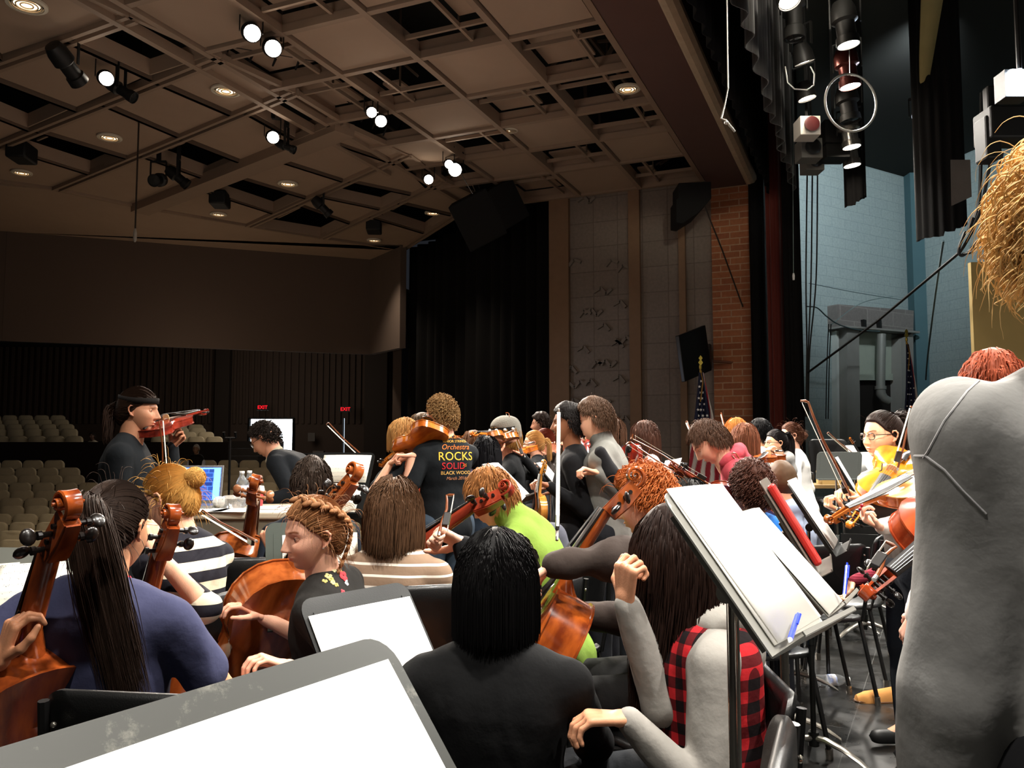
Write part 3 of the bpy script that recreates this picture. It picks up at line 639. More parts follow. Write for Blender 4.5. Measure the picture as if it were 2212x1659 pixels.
for px, py, d, dd, w in ((1706, 4, 7.5, V(-.3, -.3, -1), 'at the top edge left of the lamp row'), (1738, 136, 8.8, V(.35, -.2, -1), 'tilted, above the bright square flood'), (1744, 214, 9.6, V(.1, -.2, -1), 'lowest left of the metal hoop')):
    p = W(px, py, d); spotlight(p, dd, 'bright stage lamp '+w, r=.1, L=.36, short=True, hang=.4); lightobj('SPOT', 'electric_beam', p+dd.normalized()*.06, 350, (1, .93, .82), .1, target=V(p.x-3, .5, 0), spot=110, blend=.7)
spotlight(W(1716, 84, 8), V(0, 0, -1), 'black unlit long spotlight at the top between the bright lamps', lit=False, r=.1, L=.6)
g = MB(); c = W(1722, 168, 8.6); pts = [c+rt*x+Z*y for x, y in ((-.12, .12), (-.1, -.05), (-.03, -.12), (.1, -.13), (.17, -.08), (.18, .04), (.14, .12))]; g.tube(pts, .007, 6); tag(g.build('cable', mat('cable_white', '#c9c9c4', rough=.4)), 'loose pale cable loop under the unlit spotlight', 'cable')
# metal hoop
g = MB(); c = W(1838, 222, 8.2); g.torus(c, .283, .012, Matrix((rt, up, -fw)).transposed() @ Matrix.Rotation(R(12), 3, 'Y')); g.tube([c+Z*.28, c+Z*1.4], .004, 5); tag(g.build('metal_hoop', mat('hoop_metal', '#d9d8d0', rough=.3, metal=.6)), 'pale metal hoop hanging around the row of stage lamps', 'hoop')
# striplight with square cells
m_cell = mat('cell_grey', '#6c6b66', rough=.6); m_cellr = mat('cell_white', '#cfcac0', rough=.6)
for k, (px, py, s, d, m, gl, w) in enumerate([(1752, 269, 44, 9.8, m_cellr, mat('gel_red', '#4d1f1f', rough=.4), 'white cell with the red disc'), (1755, 318, 46, 10.3, m_cell, m_lensd, 'grey cell below the red one'), (1762, 347, 40, 10.9, m_cell, m_lensd, 'lowest grey cell')]):
    p = W(px, py, d); w_ = s/F*d; t = thing('flood_cell', 'square flood light, '+w, 'flood light', T(p)); M3 = Matrix((rt, fh, Z)).transposed()
    g = MB(); g.box(V(0, 0, 0)+fh*.14, (w_, .25, w_*.95), M3); g.build('housing', m, t, smooth=0, bevel=.006)
    g = MB(); g.lathe([(0, 0), (w_*.37, 0), (w_*.37, .02), (w_*.3, .025), (0, .02)], Matrix.Translation(fh*-.02) @ frame(V(0, 0, 0), Z, -fh)); g.build('lens', gl, t)
    g = MB(); g.bar(fh*.14+Z*w_*.45, fh*.14+Z*1.6, .03, .03); g.build('hanger', m_fix, t, smooth=0)
g = MB(); c = W(1800, 295, 10.8); g.box(c, (.36, .4, .3), Matrix((rt, fh, Z)).transposed()); g.box(c-Z*.22, (.3, .3, .2), Matrix((rt, fh, Z)).transposed()); g.box(c+Z*1.0, (.03, .03, 1.8)); tag(g.build('dimmer_box', m_black, smooth=0), 'black equipment box behind the metal hoop', 'equipment')
# bright work lights at right
p = W(1990, 249, 9.5); spotlight(p, (CAM-p), 'cold bluish bright work light above the far stage wall', r=.1, L=.3, lens=m_lensc, short=True); lightobj('SPOT', 'work_beam', p+(CAM-p).normalized()*.1, 260, (.8, .9, 1), .1, target=V(5, -1, 0), spot=120)
p = W(2203, 176, 6.5); t = thing('flood_light', 'bright square flood light at the right edge', 'flood light', T(p)); M3 = Matrix((rt, fh, Z)).transposed()
g = MB(); g.box(V(0, 0, 0), (.16, .04, .18), M3); g.build('lens', m_lensc, t, smooth=0); g = MB(); g.box(fh*.1, (.2, .15, .22), M3); g.build('housing', m_fix, t, smooth=0)
g = MB(); g.tube([(0, 0, .1), (0, 0, 2)], .02); g.build('pipe', m_fix, t)
lightobj('SPOT', 'flood_beam', p-fh*.05, 1500, (1, .97, .9), .12, target=V(2.5, -1, .6), spot=120)
p = W(2166, 275, 7.5); g = MB(); g.box(p, (.38, .3, .3), M3); g.box(p-Z*.12-rt*.14, (.14, .2, .4), M3); g.box(p+Z*.25-rt*.1, (.1, .1, .25), M3); tag(g.build('moving_light', m_black, smooth=0, bevel=.02), 'black boxy stage fixture hanging below the bright flood light', 'stage fixture')
# cables at right
m_cab = mat('cable_black', '#161818', rough=.6)
def cable(pts, r, label, m=None, sm=True):
    g = MB(); P_ = [W(*p) for p in pts]
    if sm:
        Q = []
        for i in range(len(P_)-1):
            a, b, c, d = P_[max(i-1, 0)], P_[i], P_[i+1], P_[min(i+2, len(P_)-1)]
            for k in range(6): u = k/6; Q.append(.5*((2*b)+(c-a)*u+(2*a-5*b+4*c-d)*u*u+(3*b-a-3*c+d)*u**3))
        Q.append(P_[-1]); P_ = Q
    g.tube(P_, r, 6); return tag(g.build('cable', m or m_cab), label, 'cable')
cable([(2145, 320, 7.5), (2130, 400, 7.6), (2118, 455, 7.7), (2100, 500, 8), (2083, 530, 8.3), (2073, 545, 8.5), (1900, 690, 10.5), (1745, 805, 12.4)], .016, 'long black cable stretched diagonally across the blue wall', sm=False)
cable([(2120, 200, 8.3), (2118, 380, 8.3), (2112, 450, 8.3), (2092, 500, 8.3), (2100, 470, 8.3)], .018, 'black cable hanging beside the wide black curtain bundle')
cable([(2135, 460, 8.2), (2120, 500, 8.2), (2100, 535, 8.2), (2078, 552, 8.2), (2071, 538, 8.2), (2085, 500, 8.2)], .015, 'black looped cable tied at the top of the diagonal cable')
cable([(2165, 330, 7.5), (2150, 420, 7.6), (2136, 490, 7.7), (2105, 540, 8), (2080, 548, 8.2)], .014, 'thick black cable dropping from the boxy stage fixture')
cable([(2038, 520, 9), (2020, 640, 10), (2004, 770, 12), (2000, 820, 13)], .012, 'grey rope hanging below the wide black curtain bundle', mat('rope_grey', '#4b5f62', rough=.9))
for k, (x0, x1, d) in enumerate(((1741, 1743, 12.4), (1752, 1746, 12.5), (1763, 1749, 12.6))):
    cable([(x0+3, 350+k*8, d), (x0, 600, d), (x1, 760, d), (x1-3, 900, d)], .012, ('left', 'middle', 'right')[k]+' of three black ropes hanging beside the black leg curtain')
cable([(1742, 662, 14.5), (1765, 665, 14.9), (1785, 683, 15.2), (1810, 700, 15.4), (1850, 712, 15.8), (1900, 716, 16.2)], .012, 'thin grey conduit drooping over the concrete portal', mat('rope_grey', '#4b5f62'))
cable([(1748, 612, 14.6), (1850, 632, 15.6), (1950, 648, 16.8)], .006, 'upper thin wire strung on the blue wall', mat('rope_grey', '#4b5f62'))
cable([(1795, 702, 15.3), (1860, 655, 15.9), (1930, 640, 16.6)], .008, 'thin pale wire slanting above the concrete portal', mat('rope_pale', '#7c9290'))
for x, w in ((1788, 'left'), (1793, 'right')): cable([(x+2, 700, 15.1), (x-2, 800, 15.1), (x-4, 905, 15.1)], .01, w+' black wire hanging left of the concrete portal')
cable([(1712, 60, 11.9), (1713, 400, 11.9), (1714, 590, 11.9)], .004, 'thin pale cord hanging in front of the black leg curtain', mat('rope_pale', '#7c9290'))
g = MB(); p = W(1714, 590, 11.9); g.tube([p, p-Z*.04, p-Z*.1], [.01, .018, .014], 8); tag(g.build('cord_weight', mat('mic_white', '#dedede', rough=.4)), 'small white weight on the cord in front of the black leg curtain', 'weight')
# concrete portal on the far wall
wn = dA.cross(Z); wn = wn if wn.dot(fh) < 0 else -wn   # toward stage
def onA(px, py, off=.0):
    """point on the far wall plane (offset towards the stage)"""
    o = CC+wn*off; r = ray(px, py); t_ = (o-CAM).dot(wn)/r.dot(wn); return CAM+r*t_
def slabA(g, q, off, th): 
    a = [onA(x, y, off) for x, y in q]; g.loft([a, [p+wn*th for p in a]]); return g
m_conc = mat('portal_concrete', '#8e8d88', rough=.9, var=.1, vs=5, bump=.2); m_pale = mat('portal_pale', '#a9b2a4', rough=.8, var=.08)
t = thing('stage_portal', 'grey concrete door portal on the blue backstage wall', 'portal'); 
m_lint = brick_mat('portal_block', '#8a8480', '#807a76', '#9a958f', .5, .3, .01, axis='YZ')
slabA(MB(), [(1787, 661), (1951, 674), (1950, 720), (1788, 708)], 0, .25).build('lintel', m_lint, t, smooth=0)
slabA(MB(), [(1788, 708), (1950, 720), (1950, 724), (1788, 712)], 0, .4).build('ledge', m_conc, t, smooth=0)
slabA(MB(), [(1802, 712), (1828, 713), (1831, 965), (1803, 965)], 0, .3).build('post', m_conc, t, smooth=0)
slabA(MB(), [(1919, 735), (1945, 722), (1948, 965), (1922, 965)], 0, .3).build('post', m_conc, t, smooth=0)
slabA(MB(), [(1829, 716), (1920, 722), (1920, 808), (1830, 808)], .01, .06).build('transom_panel', m_pale, t, smooth=0)
slabA(MB(), [(1830, 808), (1918, 808), (1918, 822), (1830, 822)], .01, .12).build('transom_ledge', m_pale, t, smooth=0)
slabA(MB(), [(1830, 822), (1921, 822), (1923, 972), (1831, 972)], .005, .03).build('doorway', mat('doorway_dark', '#1d1712', rough=.9), t, smooth=0)
slabA(MB(), [(1796, 716), (1801, 716), (1803, 965), (1798, 965)], 0, .12).build('frame_edge', mat('edge_white', '#c7cdc8', rough=.7), t, smooth=0)
g = MB(); a = onA(1904, 722, .35); b = onA(1902, 838, .35); r = 10/F*15.7; g.tube([a, b], r, 16); g.build('duct', mat('duct_grey', '#8f918b', rough=.5, metal=.2), t)
g = MB(); g.tube([b, b-Z*.12, b-Z*.22+rt*.06, b-Z*.28+rt*.17], [r*1.1, r*1.15, r*1.1, r], 14); g.tube([b+Z*.04, b-Z*.03], r*1.3, 16); g.build('duct_elbow', mat('duct_grey', '#8f918b'), t)
for x in (1859, 1892):
    g = MB(); slabA(g, [(x, 691), (x+5, 692), (x+6, 714), (x+2, 713)], .25, .08); g.build('bracket', m_black, t, smooth=0)
# beige flat at the far right
g = MB(); a = [W(2111, 560, 9), W(2300, 560, 9), W(2300, 1000, 9), W(2113, 960, 9)]; a[2].z = a[3].z = 0; a[0].x = a[3].x; a[0].y = a[3].y
g.loft([a, [p+fh*.06 for p in a]]); tag(g.build('scenery_flat', mat('flat_ochre', '#a8905a', rough=.9, var=.05), smooth=0), 'plain ochre scenery flat standing behind the blond person at the right edge', 'scenery flat')
# floods added out of view to brighten the blue stage wall
for p, tg, e in ((V(12.5, -1.0, 7.5), Wh(1850, 17)+Z*6.2, 4200), (V(11, -4.5, 7.5), Wh(2100, 16)+Z*5, 500)):
    lightobj('SPOT', 'added_wall_beam', p, e, (.85, .95, 1), .4, target=tg, spot=74, blend=1)
    g = MB(); g.box(p+Z*.16, (.3, .3, .25)); tag(g.build('added_wall_flood', m_fix, smooth=0), 'added unseen flood light above the stage brightening the blue wall, '+('left of the column' if e > 2000 else 'right of the column'), 'flood light')
# ================================================================= FIGURE TOOLKIT (implicit surfaces, numpy)
def A3(v): return np.array(tuple(v), float)
class SDF:
    """union of rounded cones with a smooth blend, meshed by surface nets"""
    def __init__(s, vox=.01, k=.03): s.p = []; s.vox = vox; s.k = k
    def cap(s, a, b, ra, rb=None, n=None, q=1, k=None): s.p.append((A3(a), A3(b), ra, ra if rb is None else rb, None if n is None else A3(n), q, s.k if k is None else k)); return s
    def chain(s, pts, rs, **kw):
        for i in range(len(pts)-1): s.cap(pts[i], pts[i+1], rs[i], rs[i+1], **kw)
        return s
    def mesh(s, grow=0, cut=None):
        lo = np.min([np.minimum(a-max(ra, rb), b-max(ra, rb)) for a, b, ra, rb, *_ in s.p], 0)-.03-grow; hi = np.max([np.maximum(a+max(ra, rb), b+max(ra, rb)) for a, b, ra, rb, *_ in s.p], 0)+.03+grow
        h = s.vox; n = np.ceil((hi-lo)/h).astype(int)+1; D = np.full(n, .2, np.float32)
        for a, b, ra, rb, nn, q, k in s.p:
            R_ = max(ra, rb)+max(k, 2*h)+grow+h; l = np.maximum(np.floor((np.minimum(a, b)-R_-lo)/h).astype(int), 0); u = np.minimum(np.ceil((np.maximum(a, b)+R_-lo)/h).astype(int)+1, n)
            ax = [lo[i]+h*np.arange(l[i], u[i]) for i in range(3)]
            P = np.stack(np.meshgrid(*ax, indexing='ij'), -1); d = b-a
            if nn is not None:
                P = P+((P-a) @ nn)[..., None]*nn*(q-1); d = d+nn*(d @ nn)*(q-1)
            L2 = max(d @ d, 1e-12); t = np.clip(((P-a) @ d)/L2, 0, 1); dist = np.linalg.norm(P-a-t[..., None]*d, axis=-1)-(ra+(rb-ra)*t)
            if nn is not None: dist = dist*(.5+.5/q)
            sl = tuple(slice(l[i], u[i]) for i in range(3)); E = D[sl]; hh = np.clip(.5+.5*(E-dist)/k, 0, 1)
            D[sl] = E*(1-hh)+dist*hh-k*hh*(1-hh)
        D -= grow
        if cut is not None:
            ax = [lo[i]+h*np.arange(n[i]) for i in range(3)]
            for c, nv in cut:
                c = A3(c); nv = A3(nv); pl = ((ax[0]-c[0])*nv[0])[:, None, None]+((ax[1]-c[1])*nv[1])[None, :, None]+((ax[2]-c[2])*nv[2])[None, None, :]
                D = np.maximum(D, pl)
        return nets(D, lo, h)
def nets(D, lo, h):
    n = np.array(D.shape); S_ = D < 0; m = n-1
    acc = np.zeros((*m, 3), np.float32); cnt = np.zeros(m, np.float32)
    offs = [(i, j, k) for i in (0, 1) for j in (0, 1) for k in (0, 1)]
    def sub(A, o): return A[o[0]:o[0]+m[0], o[1]:o[1]+m[1], o[2]:o[2]+m[2]]
    for o in offs:
        for ax in range(3):
            if o[ax]: continue
            o2 = list(o); o2[ax] = 1; a = sub(D, o); b = sub(D, o2); x = (a < 0) != (b < 0)
            t = np.where(x, a/np.where(x, a-b, 1), 0)
            for c in range(3): acc[..., c] += np.where(x, o[c]+(t if c == ax else 0), 0)
            cnt += x
    act = cnt > 0; idx = -np.ones(m, np.int64); idx[act] = np.arange(act.sum()); ijk = np.argwhere(act)
    v = (ijk+acc[act]/cnt[act][:, None])*h+lo; F_ = []
    for ax in range(3):
        o1, o2 = [i for i in range(3) if i != ax]; sl0 = [slice(1, m[i]) for i in range(3)]; sl0[ax] = slice(0, m[ax])
        a = D[tuple(sl0)] if False else None
        s0 = [slice(1, m[i]) for i in range(3)]; s0[ax] = slice(0, m[ax]); s1 = list(s0); s1[ax] = slice(1, m[ax]+1)
        A_ = S_[tuple(s0)]; B_ = S_[tuple(s1)]; x = np.argwhere(A_ != B_); base = x+1; base[:, ax] -= 1
        if len(x) == 0: continue
        def g(d1, d2): q = base.copy(); q[:, o1] -= d1; q[:, o2] -= d2; return idx[q[:, 0], q[:, 1], q[:, 2]]
        f = np.stack([g(0, 0), g(1, 0), g(1, 1), g(0, 1)], 1); flip = A_[x[:, 0], x[:, 1], x[:, 2]]
        if ax == 1: flip = ~flip
        f[~flip] = f[~flip][:, ::-1]; F_.append(f)
    f = np.concatenate(F_); f = f[(f >= 0).all(1)]
    # two relaxation passes
    for _ in range(2):
        s = np.zeros_like(v); c = np.zeros(len(v))
        for i in range(4):
            np.add.at(s, f[:, i], v[f[:, (i+1) % 4]]); np.add.at(s, f[:, i], v[f[:, (i-1) % 4]]); np.add.at(c, f[:, i], 2)
        v = v*.4+.6*s/np.maximum(c, 1)[:, None]
    return v, f
def normals(v, f):
    n = np.cross(v[f[:, 2]]-v[f[:, 0]], v[f[:, 3]]-v[f[:, 1]]); N_ = np.zeros_like(v)
    for i in range(4): np.add.at(N_, f[:, i], n)
    return N_/np.maximum(np.linalg.norm(N_, axis=1), 1e-9)[:, None]
def folds(v, f, amp=.004, sc=1, seed=0, aniso=(1, 1, .45)):
    r = np.random.RandomState(seed); N_ = normals(v, f); w = np.zeros(len(v)); P = v*np.array(aniso)
    for s, a in ((14, 1), (27, .7), (48, .4), (85, .2)):
        k1 = r.normal(size=3); k1 /= np.linalg.norm(k1); k2 = r.normal(size=3); k2 /= np.linalg.norm(k2); k3 = r.normal(size=3)
        w += a*np.sin(P @ k1*s*sc+1.8*np.sin(P @ k2*s*.6*sc+r.rand()*6)+1.2*np.sin(P @ k3*s*.35*sc))
    return v+N_*((w+.9)*amp*.8)[:, None]
def merge(*ms):
    V_ = []; F_ = []; C_ = []; o = 0
    for v, f, c in ms:
        V_.append(v); F_ += [tuple(int(i)+o for i in q) for q in (f.tolist() if isinstance(f, np.ndarray) else f)]; C_.append(np.broadcast_to(np.array(c, float), (len(v), 3))); o += len(v)
    return np.concatenate(V_), F_, np.concatenate(C_)
def sphere_grid(nu, nv):
    th = np.linspace(0, PI, nv+1)[:, None]; ph = np.linspace(0, 2*PI, nu, endpoint=False)[None]
    d = np.stack([np.sin(th)*np.sin(ph), np.sin(th)*np.cos(ph), np.cos(th)*np.ones_like(ph)], -1).reshape(-1, 3)
    i = np.arange(nv)[:, None]; j = np.arange(nu)[None]; k = (j+1) % nu
    f = np.stack([i*nu+j+0*k, (i+1)*nu+j+0*k, (i+1)*nu+k, i*nu+k], -1).reshape(-1, 4); return d, f
def sm(x, a, b): t = np.clip((x-a)/(b-a), 0, 1); return t*t*(3-2*t)
G = lambda x, s: np.exp(-(x/s)**2)
def head_shape(d, fat=1, nose=1, male=0):
    dx, dy, dz = d.T; front = sm(dy, -.2, .4); low = sm(-dz, -.1, .4); n = 2+1.0*front*low
    a, c = .0745*fat, .116; b = np.where(dy > 0, .090, .102)
    t = (np.abs(dx/a)**n+np.abs(dy/b)**n+np.abs(dz/c)**n)**(-1/n); p = d*t[:, None]; x, y, z = p.T.copy()
    s = np.clip(-z/c, 0, 1); x = x*(1-(.40-.06*male)*s**1.3); y = np.where(y < 0, y*(1-.42*sm(-z, .0, .1)), y*(1-.10*s)); x = x*(1-.05*sm(z, .02, .1))
    w = sm(y, .01, .05); ax = np.abs(x); X0 = x
    h = np.clip((.012-z)/.05, 0, 1); pr = np.interp(z, [-.052, -.0455, -.040, -.033, -.005, .018], [0, .003, .023, .0275, .012, 0])*nose
    dy_ = G(x, .0068+.0065*h)*pr+.004*G(ax-.013, .005)*G(z+.038, .006)*nose+.0035*G(z-.021, .009)*G(x, .045)*(1+.7*male)-.0125*G(ax-.031, .0155)*G(z-.001, .0125)
    dy_ += .004*G(ax-.040, .018)*G(z+.032, .018)+.0082*G(x, .020)*G(z+.0600, .0046)+.0086*G(x, .017)*G(z+.0712, .0052)-.004*G(x, .024)*G(z+.0655, .0018)+.003*G(x, .03)*G(z+.066, .02)
    dy_ += -.004*G(x, .025)*G(z+.082, .006)+.0105*G(x, .021)*G(z+.100, .012)-.0015*G(x, .003)*G(z+.053, .005)
    y = y+w*dy_; return np.stack([x, y, z], 1)
def head_mesh(skin_lip=(.86, .55, .52), brow=(.45, .33, .25), res=1, fat=1, nose=1, male=0, eye=(.25, .35, .4), closed=0):
    nu, nv = (150, 110) if res > 1 else (96, 72) if res == 1 else (48, 36)
    d, f = sphere_grid(nu, nv); p = head_shape(d, fat, nose, male); x, y, z = p.T; ax = np.abs(x); w = sm(y, .03, .06)
    c = np.ones((len(p), 3)); lip = w*np.clip(G(x, .024)**2*(G(z+.0605, .0045)+G(z+.0705, .0055))*1.3, 0, 1); c = c*(1-lip[:, None])+np.array(skin_lip)*lip[:, None]
    zb = .0225+.004*G(ax-.035, .012); br = w*sm(ax, .012, .017)*(1-sm(ax, .044, .05))*G(z-zb, .0032+.001*male); br = np.clip(br*1.4, 0, 1)
    c = c*(1-br[:, None])+np.array(brow)*br[:, None]; ch = (w*.25*G(ax-.042, .02)*G(z+.03, .02))[:, None]; c = c*(1-ch)+np.array((1, .75, .72))*ch
    es = (w*.45*G(ax-.031, .014)*G(z-.001, .009))[:, None]; c = c*(1-es)+np.array((.75, .6, .58))*es
    parts = [(p, f, c)]
    ds, fs = sphere_grid(24, 16) if res > 0 else sphere_grid(12, 8)
    for s in (-1, 1):
        ec = np.array((s*.031*fat, .0652, .0005)); r = .0128; e = ds*r+ec
        look = ds @ np.array((0, 1, 0)); col = np.ones((len(e), 3))*.95/np.array((1, 1, 1)); col[look > .86] = eye; col[look > .965] = (.02, .02, .02); parts.append((e, fs, col))
        l = ds.copy(); up_ = sm(ds[:, 2], .3-closed*.8, .48-closed*.8)+sm(-ds[:, 2], .38, .52); l = l*(r*(.9+.2*np.clip(up_, 0, 1)))[:, None]+ec; cl = np.ones((len(l), 3)); edge = (up_ > .05) & (up_ < .9) & (ds[:, 2] > 0); cl[edge] = (.25, .16, .13); parts.append((l, fs, cl))
        # ear
        m = SDF(.003 if res > 0 else .005, .004); E0 = np.array((s*.0725*fat, -.006, -.004)); rim = [E0+np.array((s*.004*k, dy, dz)) for k, dy, dz in ((.5, .006, -.028), (1.5, -.004, -.022), (3, -.014, -.004), (3.4, -.015, .012), (3, -.006, .024), (2, .006, .024), (.8, .012, .012))]
        m.chain(rim, [.0055, .0045, .004, .004, .004, .004, .004]); m.cap(E0+(s*-.001, 0, -.014), E0+(s*-.001, -.002, .014), .010, .013, n=(1, 0, 0), q=1.7); ve, fe = m.mesh(); parts.append((ve, fe, (1, .88, .85)))
    return merge(*parts)
def hand_mesh(Wp, dr, pn, side, curl=.5, s=1, vox=.0035, spread=.0, thumb=.5, curls=None):
    """Wp wrist, dr direction to knuckles, pn palm normal (out of the palm), side +1 right / -1 left"""
    dr = dr.normalized(); pn = (pn-dr*pn.dot(dr)).normalized(); ac = dr.cross(pn)*side   # towards the thumb side
    m = SDF(vox, .007); P = lambda a, b, c: Wp+(dr*a+ac*b+pn*c)*s
    for b, r0, r1 in ((-.026, .0125, .011), (-.009, .014, .012), (.009, .0145, .0125), (.026, .0135, .0115)): m.cap(P(.0, b*.55, 0), P(.082-abs(b-.006)*.18, b*1.12, -.002), r0*s, r1*s, n=pn, q=1.15)
    m.cap(P(-.004, 0, 0), P(.012, 0, 0), .0235*s, .023*s, n=pn, q=1.25)
    cs = curls or [curl]*4
    for i, (b, L, r) in enumerate(((.029, .072, .0082), (.0098, .08, .0086), (-.0098, .074, .0082), (-.029, .058, .0074))):
        c = cs[i]; p = P(.082-abs(b-.006)*.18, b*1.1, -.002); a = c*1.15; fan = (i-1.5)*-.06*(1+spread*3)
        for j, (fr, da) in enumerate(((.46, c*1.5), (.30, c*1.25), (.24, 0))):
            q = p+(dr*math.cos(a)+pn*math.sin(a)+ac*fan)*L*fr*s; m.cap(p, q, r*(1-.07*j)*s, r*(.93-.07*j)*s, k=.0025); p = q; a += da
    p = P(.018, .026, .006); dv = [(dr*.55+ac*.75+pn*.2), (dr*.8+ac*.35+pn*(.15+.5*thumb)), (dr*.85-ac*.05*thumb+pn*(.1+.55*thumb))]
    for j, (v, L) in enumerate(zip(dv, (.04, .032, .027))): q = p+v.normalized()*L*s; m.cap(p, q, (.0125-.0018*j)*s, (.011-.0018*j)*s, k=.006); p = q
    return m.mesh()
def ik(S_, T_, l1, l2, hint):
    d = T_-S_; L = min(d.length, (l1+l2)*.995); dn = d.normalized(); a = (l1*l1-l2*l2+L*L)/(2*L); hh = math.sqrt(max(l1*l1-a*a, 0)); u = (hint-dn*hint.dot(dn)).normalized()
    return S_+dn*a+u*hh, S_+dn*L
# ---------------------------------------------------------------- hair
def strands(roots, norms, comb, L, n=12, grav=1.0, ell=None, lay=.01, cols=None, r0=.0016, curl=0, cf=60, seed=0, stiff=.5, target=None, bodies=(), tip=.3, jit=.12, nside=3, pull=1.0, down=(0, 0, -1)):
    """simulate locks that slide over the skull and hang; returns mesh arrays"""
    rs = np.random.RandomState(seed); m = len(roots); L = np.broadcast_to(L, (m,)); ds = (L/n)[:, None]; p = roots+norms*.002; v = comb/np.maximum(np.linalg.norm(comb, axis=1), 1e-6)[:, None]; v = v+rs.normal(size=(m, 3))*jit
    down = np.array(down, float); pts = [p.copy()]; c, rad = ell; layer = lay*(.4+rs.rand(m, 1)); done = np.zeros((m, 1), bool)
    for i in range(n):
        g = down[None]*grav
        if target is not None:
            tv = target-p; dist = np.linalg.norm(tv, axis=1)[:, None]; g = tv/np.maximum(dist, 1e-4)*pull; done |= dist < ds*1.0
        v = v*stiff+g*(1-stiff)+rs.normal(size=(m, 3))*jit*.25; v /= np.maximum(np.linalg.norm(v, axis=1), 1e-6)[:, None]; q = p+v*ds
        e = (q-c)/(rad+layer); le = np.linalg.norm(e, axis=1)[:, None]; q = np.where(le < 1, c+(q-c)/np.maximum(le, 1e-4), q)
        for bc, br in bodies:
            e = (q-bc)/(br+layer*.6); le = np.linalg.norm(e, axis=1)[:, None]; q = np.where(le < 1, bc+(q-bc)/np.maximum(le, 1e-4), q)
        q = np.where(done, p, q); v = np.where(done, v, q-p); v /= np.maximum(np.linalg.norm(v, axis=1), 1e-6)[:, None]; p = q; pts.append(p.copy())
    P = np.stack(pts, 1)
    if curl:
        ph = rs.rand(m, 1)*6.28; t = np.linspace(0, 1, n+1)[None]; a1 = rs.normal(size=(m, 3)); a1 /= np.linalg.norm(a1, axis=1)[:, None]; a2 = np.cross(a1, v); a2 /= np.maximum(np.linalg.norm(a2, axis=1), 1e-6)[:, None]
        w = curl*np.minimum(t*3, 1); arg = cf*t*L[:, None]+ph; P = P+a1[:, None]*(np.sin(arg)*w)[..., None]+a2[:, None]*(np.cos(arg)*w)[..., None]
    return tubes(P, r0*(.7+.6*rs.rand(m)), tip, nside, cols if cols is not None else 1-.35*rs.rand(m))
def tubes(P, r, tip=.3, ns=3, shade=None):
    m, n1, _ = P.shape; Tn = np.gradient(P, axis=1); Tn /= np.maximum(np.linalg.norm(Tn, axis=2), 1e-7)[..., None]
    ref = np.array((.31, .52, .79)); u = np.cross(Tn, ref); u /= np.maximum(np.linalg.norm(u, axis=2), 1e-7)[..., None]; w = np.cross(Tn, u)
    tt = np.linspace(0, 1, n1); rad = r[:, None]*(1-(1-tip)*np.clip((tt-.55)/.45, 0, 1))[None]; ang = np.arange(ns)*2*PI/ns
    v = P[:, :, None]+(u[:, :, None]*np.cos(ang)[:, None]+w[:, :, None]*np.sin(ang)[:, None])*rad[:, :, None, None]; v = v.reshape(-1, 3)
    a = (np.arange(m)*n1*ns)[:, None, None]; i = (np.arange(n1-1)*ns)[None, :, None]; j = np.arange(ns)[None, None]; k = (j+1) % ns
    f = np.stack([a+i+j, a+i+k, a+i+ns+k, a+i+ns+j], -1).reshape(-1, 4); sh = np.ones(m) if shade is None else shade
    return v, f, np.repeat(sh, n1*ns)[:, None]*np.ones((1, 3))
def scalp(n, seed=0, hairline=.062, side=.02, back=-.075, fat=1, recede=0):
    rs = np.random.RandomState(seed); d = rs.normal(size=(n*4, 3)); d /= np.linalg.norm(d, axis=1)[:, None]; p = head_shape(d, fat); k = hmask(p, hairline, side, back) > .5; p = p[k][:n]; d = d[k][:n]; return p, d
def hmask(p, hairline=.062, side=.02, back=-.075):
    y, z = p[:, 1], p[:, 2]; lim = np.interp(y, [-.1, -.05, -.02, .015, .035, .06, .09], [back, back, side-.05, side, side+.012, hairline-.008, hairline]); return sm(z, lim-.004, lim+.006)
def cap_mesh(th=.01, top=.0, hl=.062, side=.02, back=-.075, fat=1, res=1, lump=0, seed=0, shade=.72, backth=0):
    nu, nv = (110, 80) if res > 0 else (56, 40); d, f = sphere_grid(nu, nv); p = head_shape(d, fat); m = hmask(p, hl, side, back); r = np.random.RandomState(seed)
    t = th+top*sm(d[:, 2], .2, .9)+backth*sm(-d[:, 1], .1, .8)
    if lump:
        w = 0
        for s, a in ((5, 1), (9, .8), (17, .6), (31, .4)): k = r.normal(size=3)*s; k2 = r.normal(size=3)*s; w = w+a*np.sin(d @ k+np.sin(d @ k2)*1.5)
        t = t+lump*w*.5
    q = p+d*(t*m-.012*(1-m))[:, None]; return q, f, np.full((len(q), 3), shade)
m_skins = {}
def skin(col):
    if col not in m_skins: m_skins[col] = mat('skin_'+str(len(m_skins)), col, rough=.5, attr='Col', bump=.08, bs=260, sss=.08, spec=.4)
    return m_skins[col]
def hairmat(col):
    k = 'hair_'+col.strip('#'); return mat(k, col, rough=.6, attr='Col', spec=.14, var=.25, vs=30)
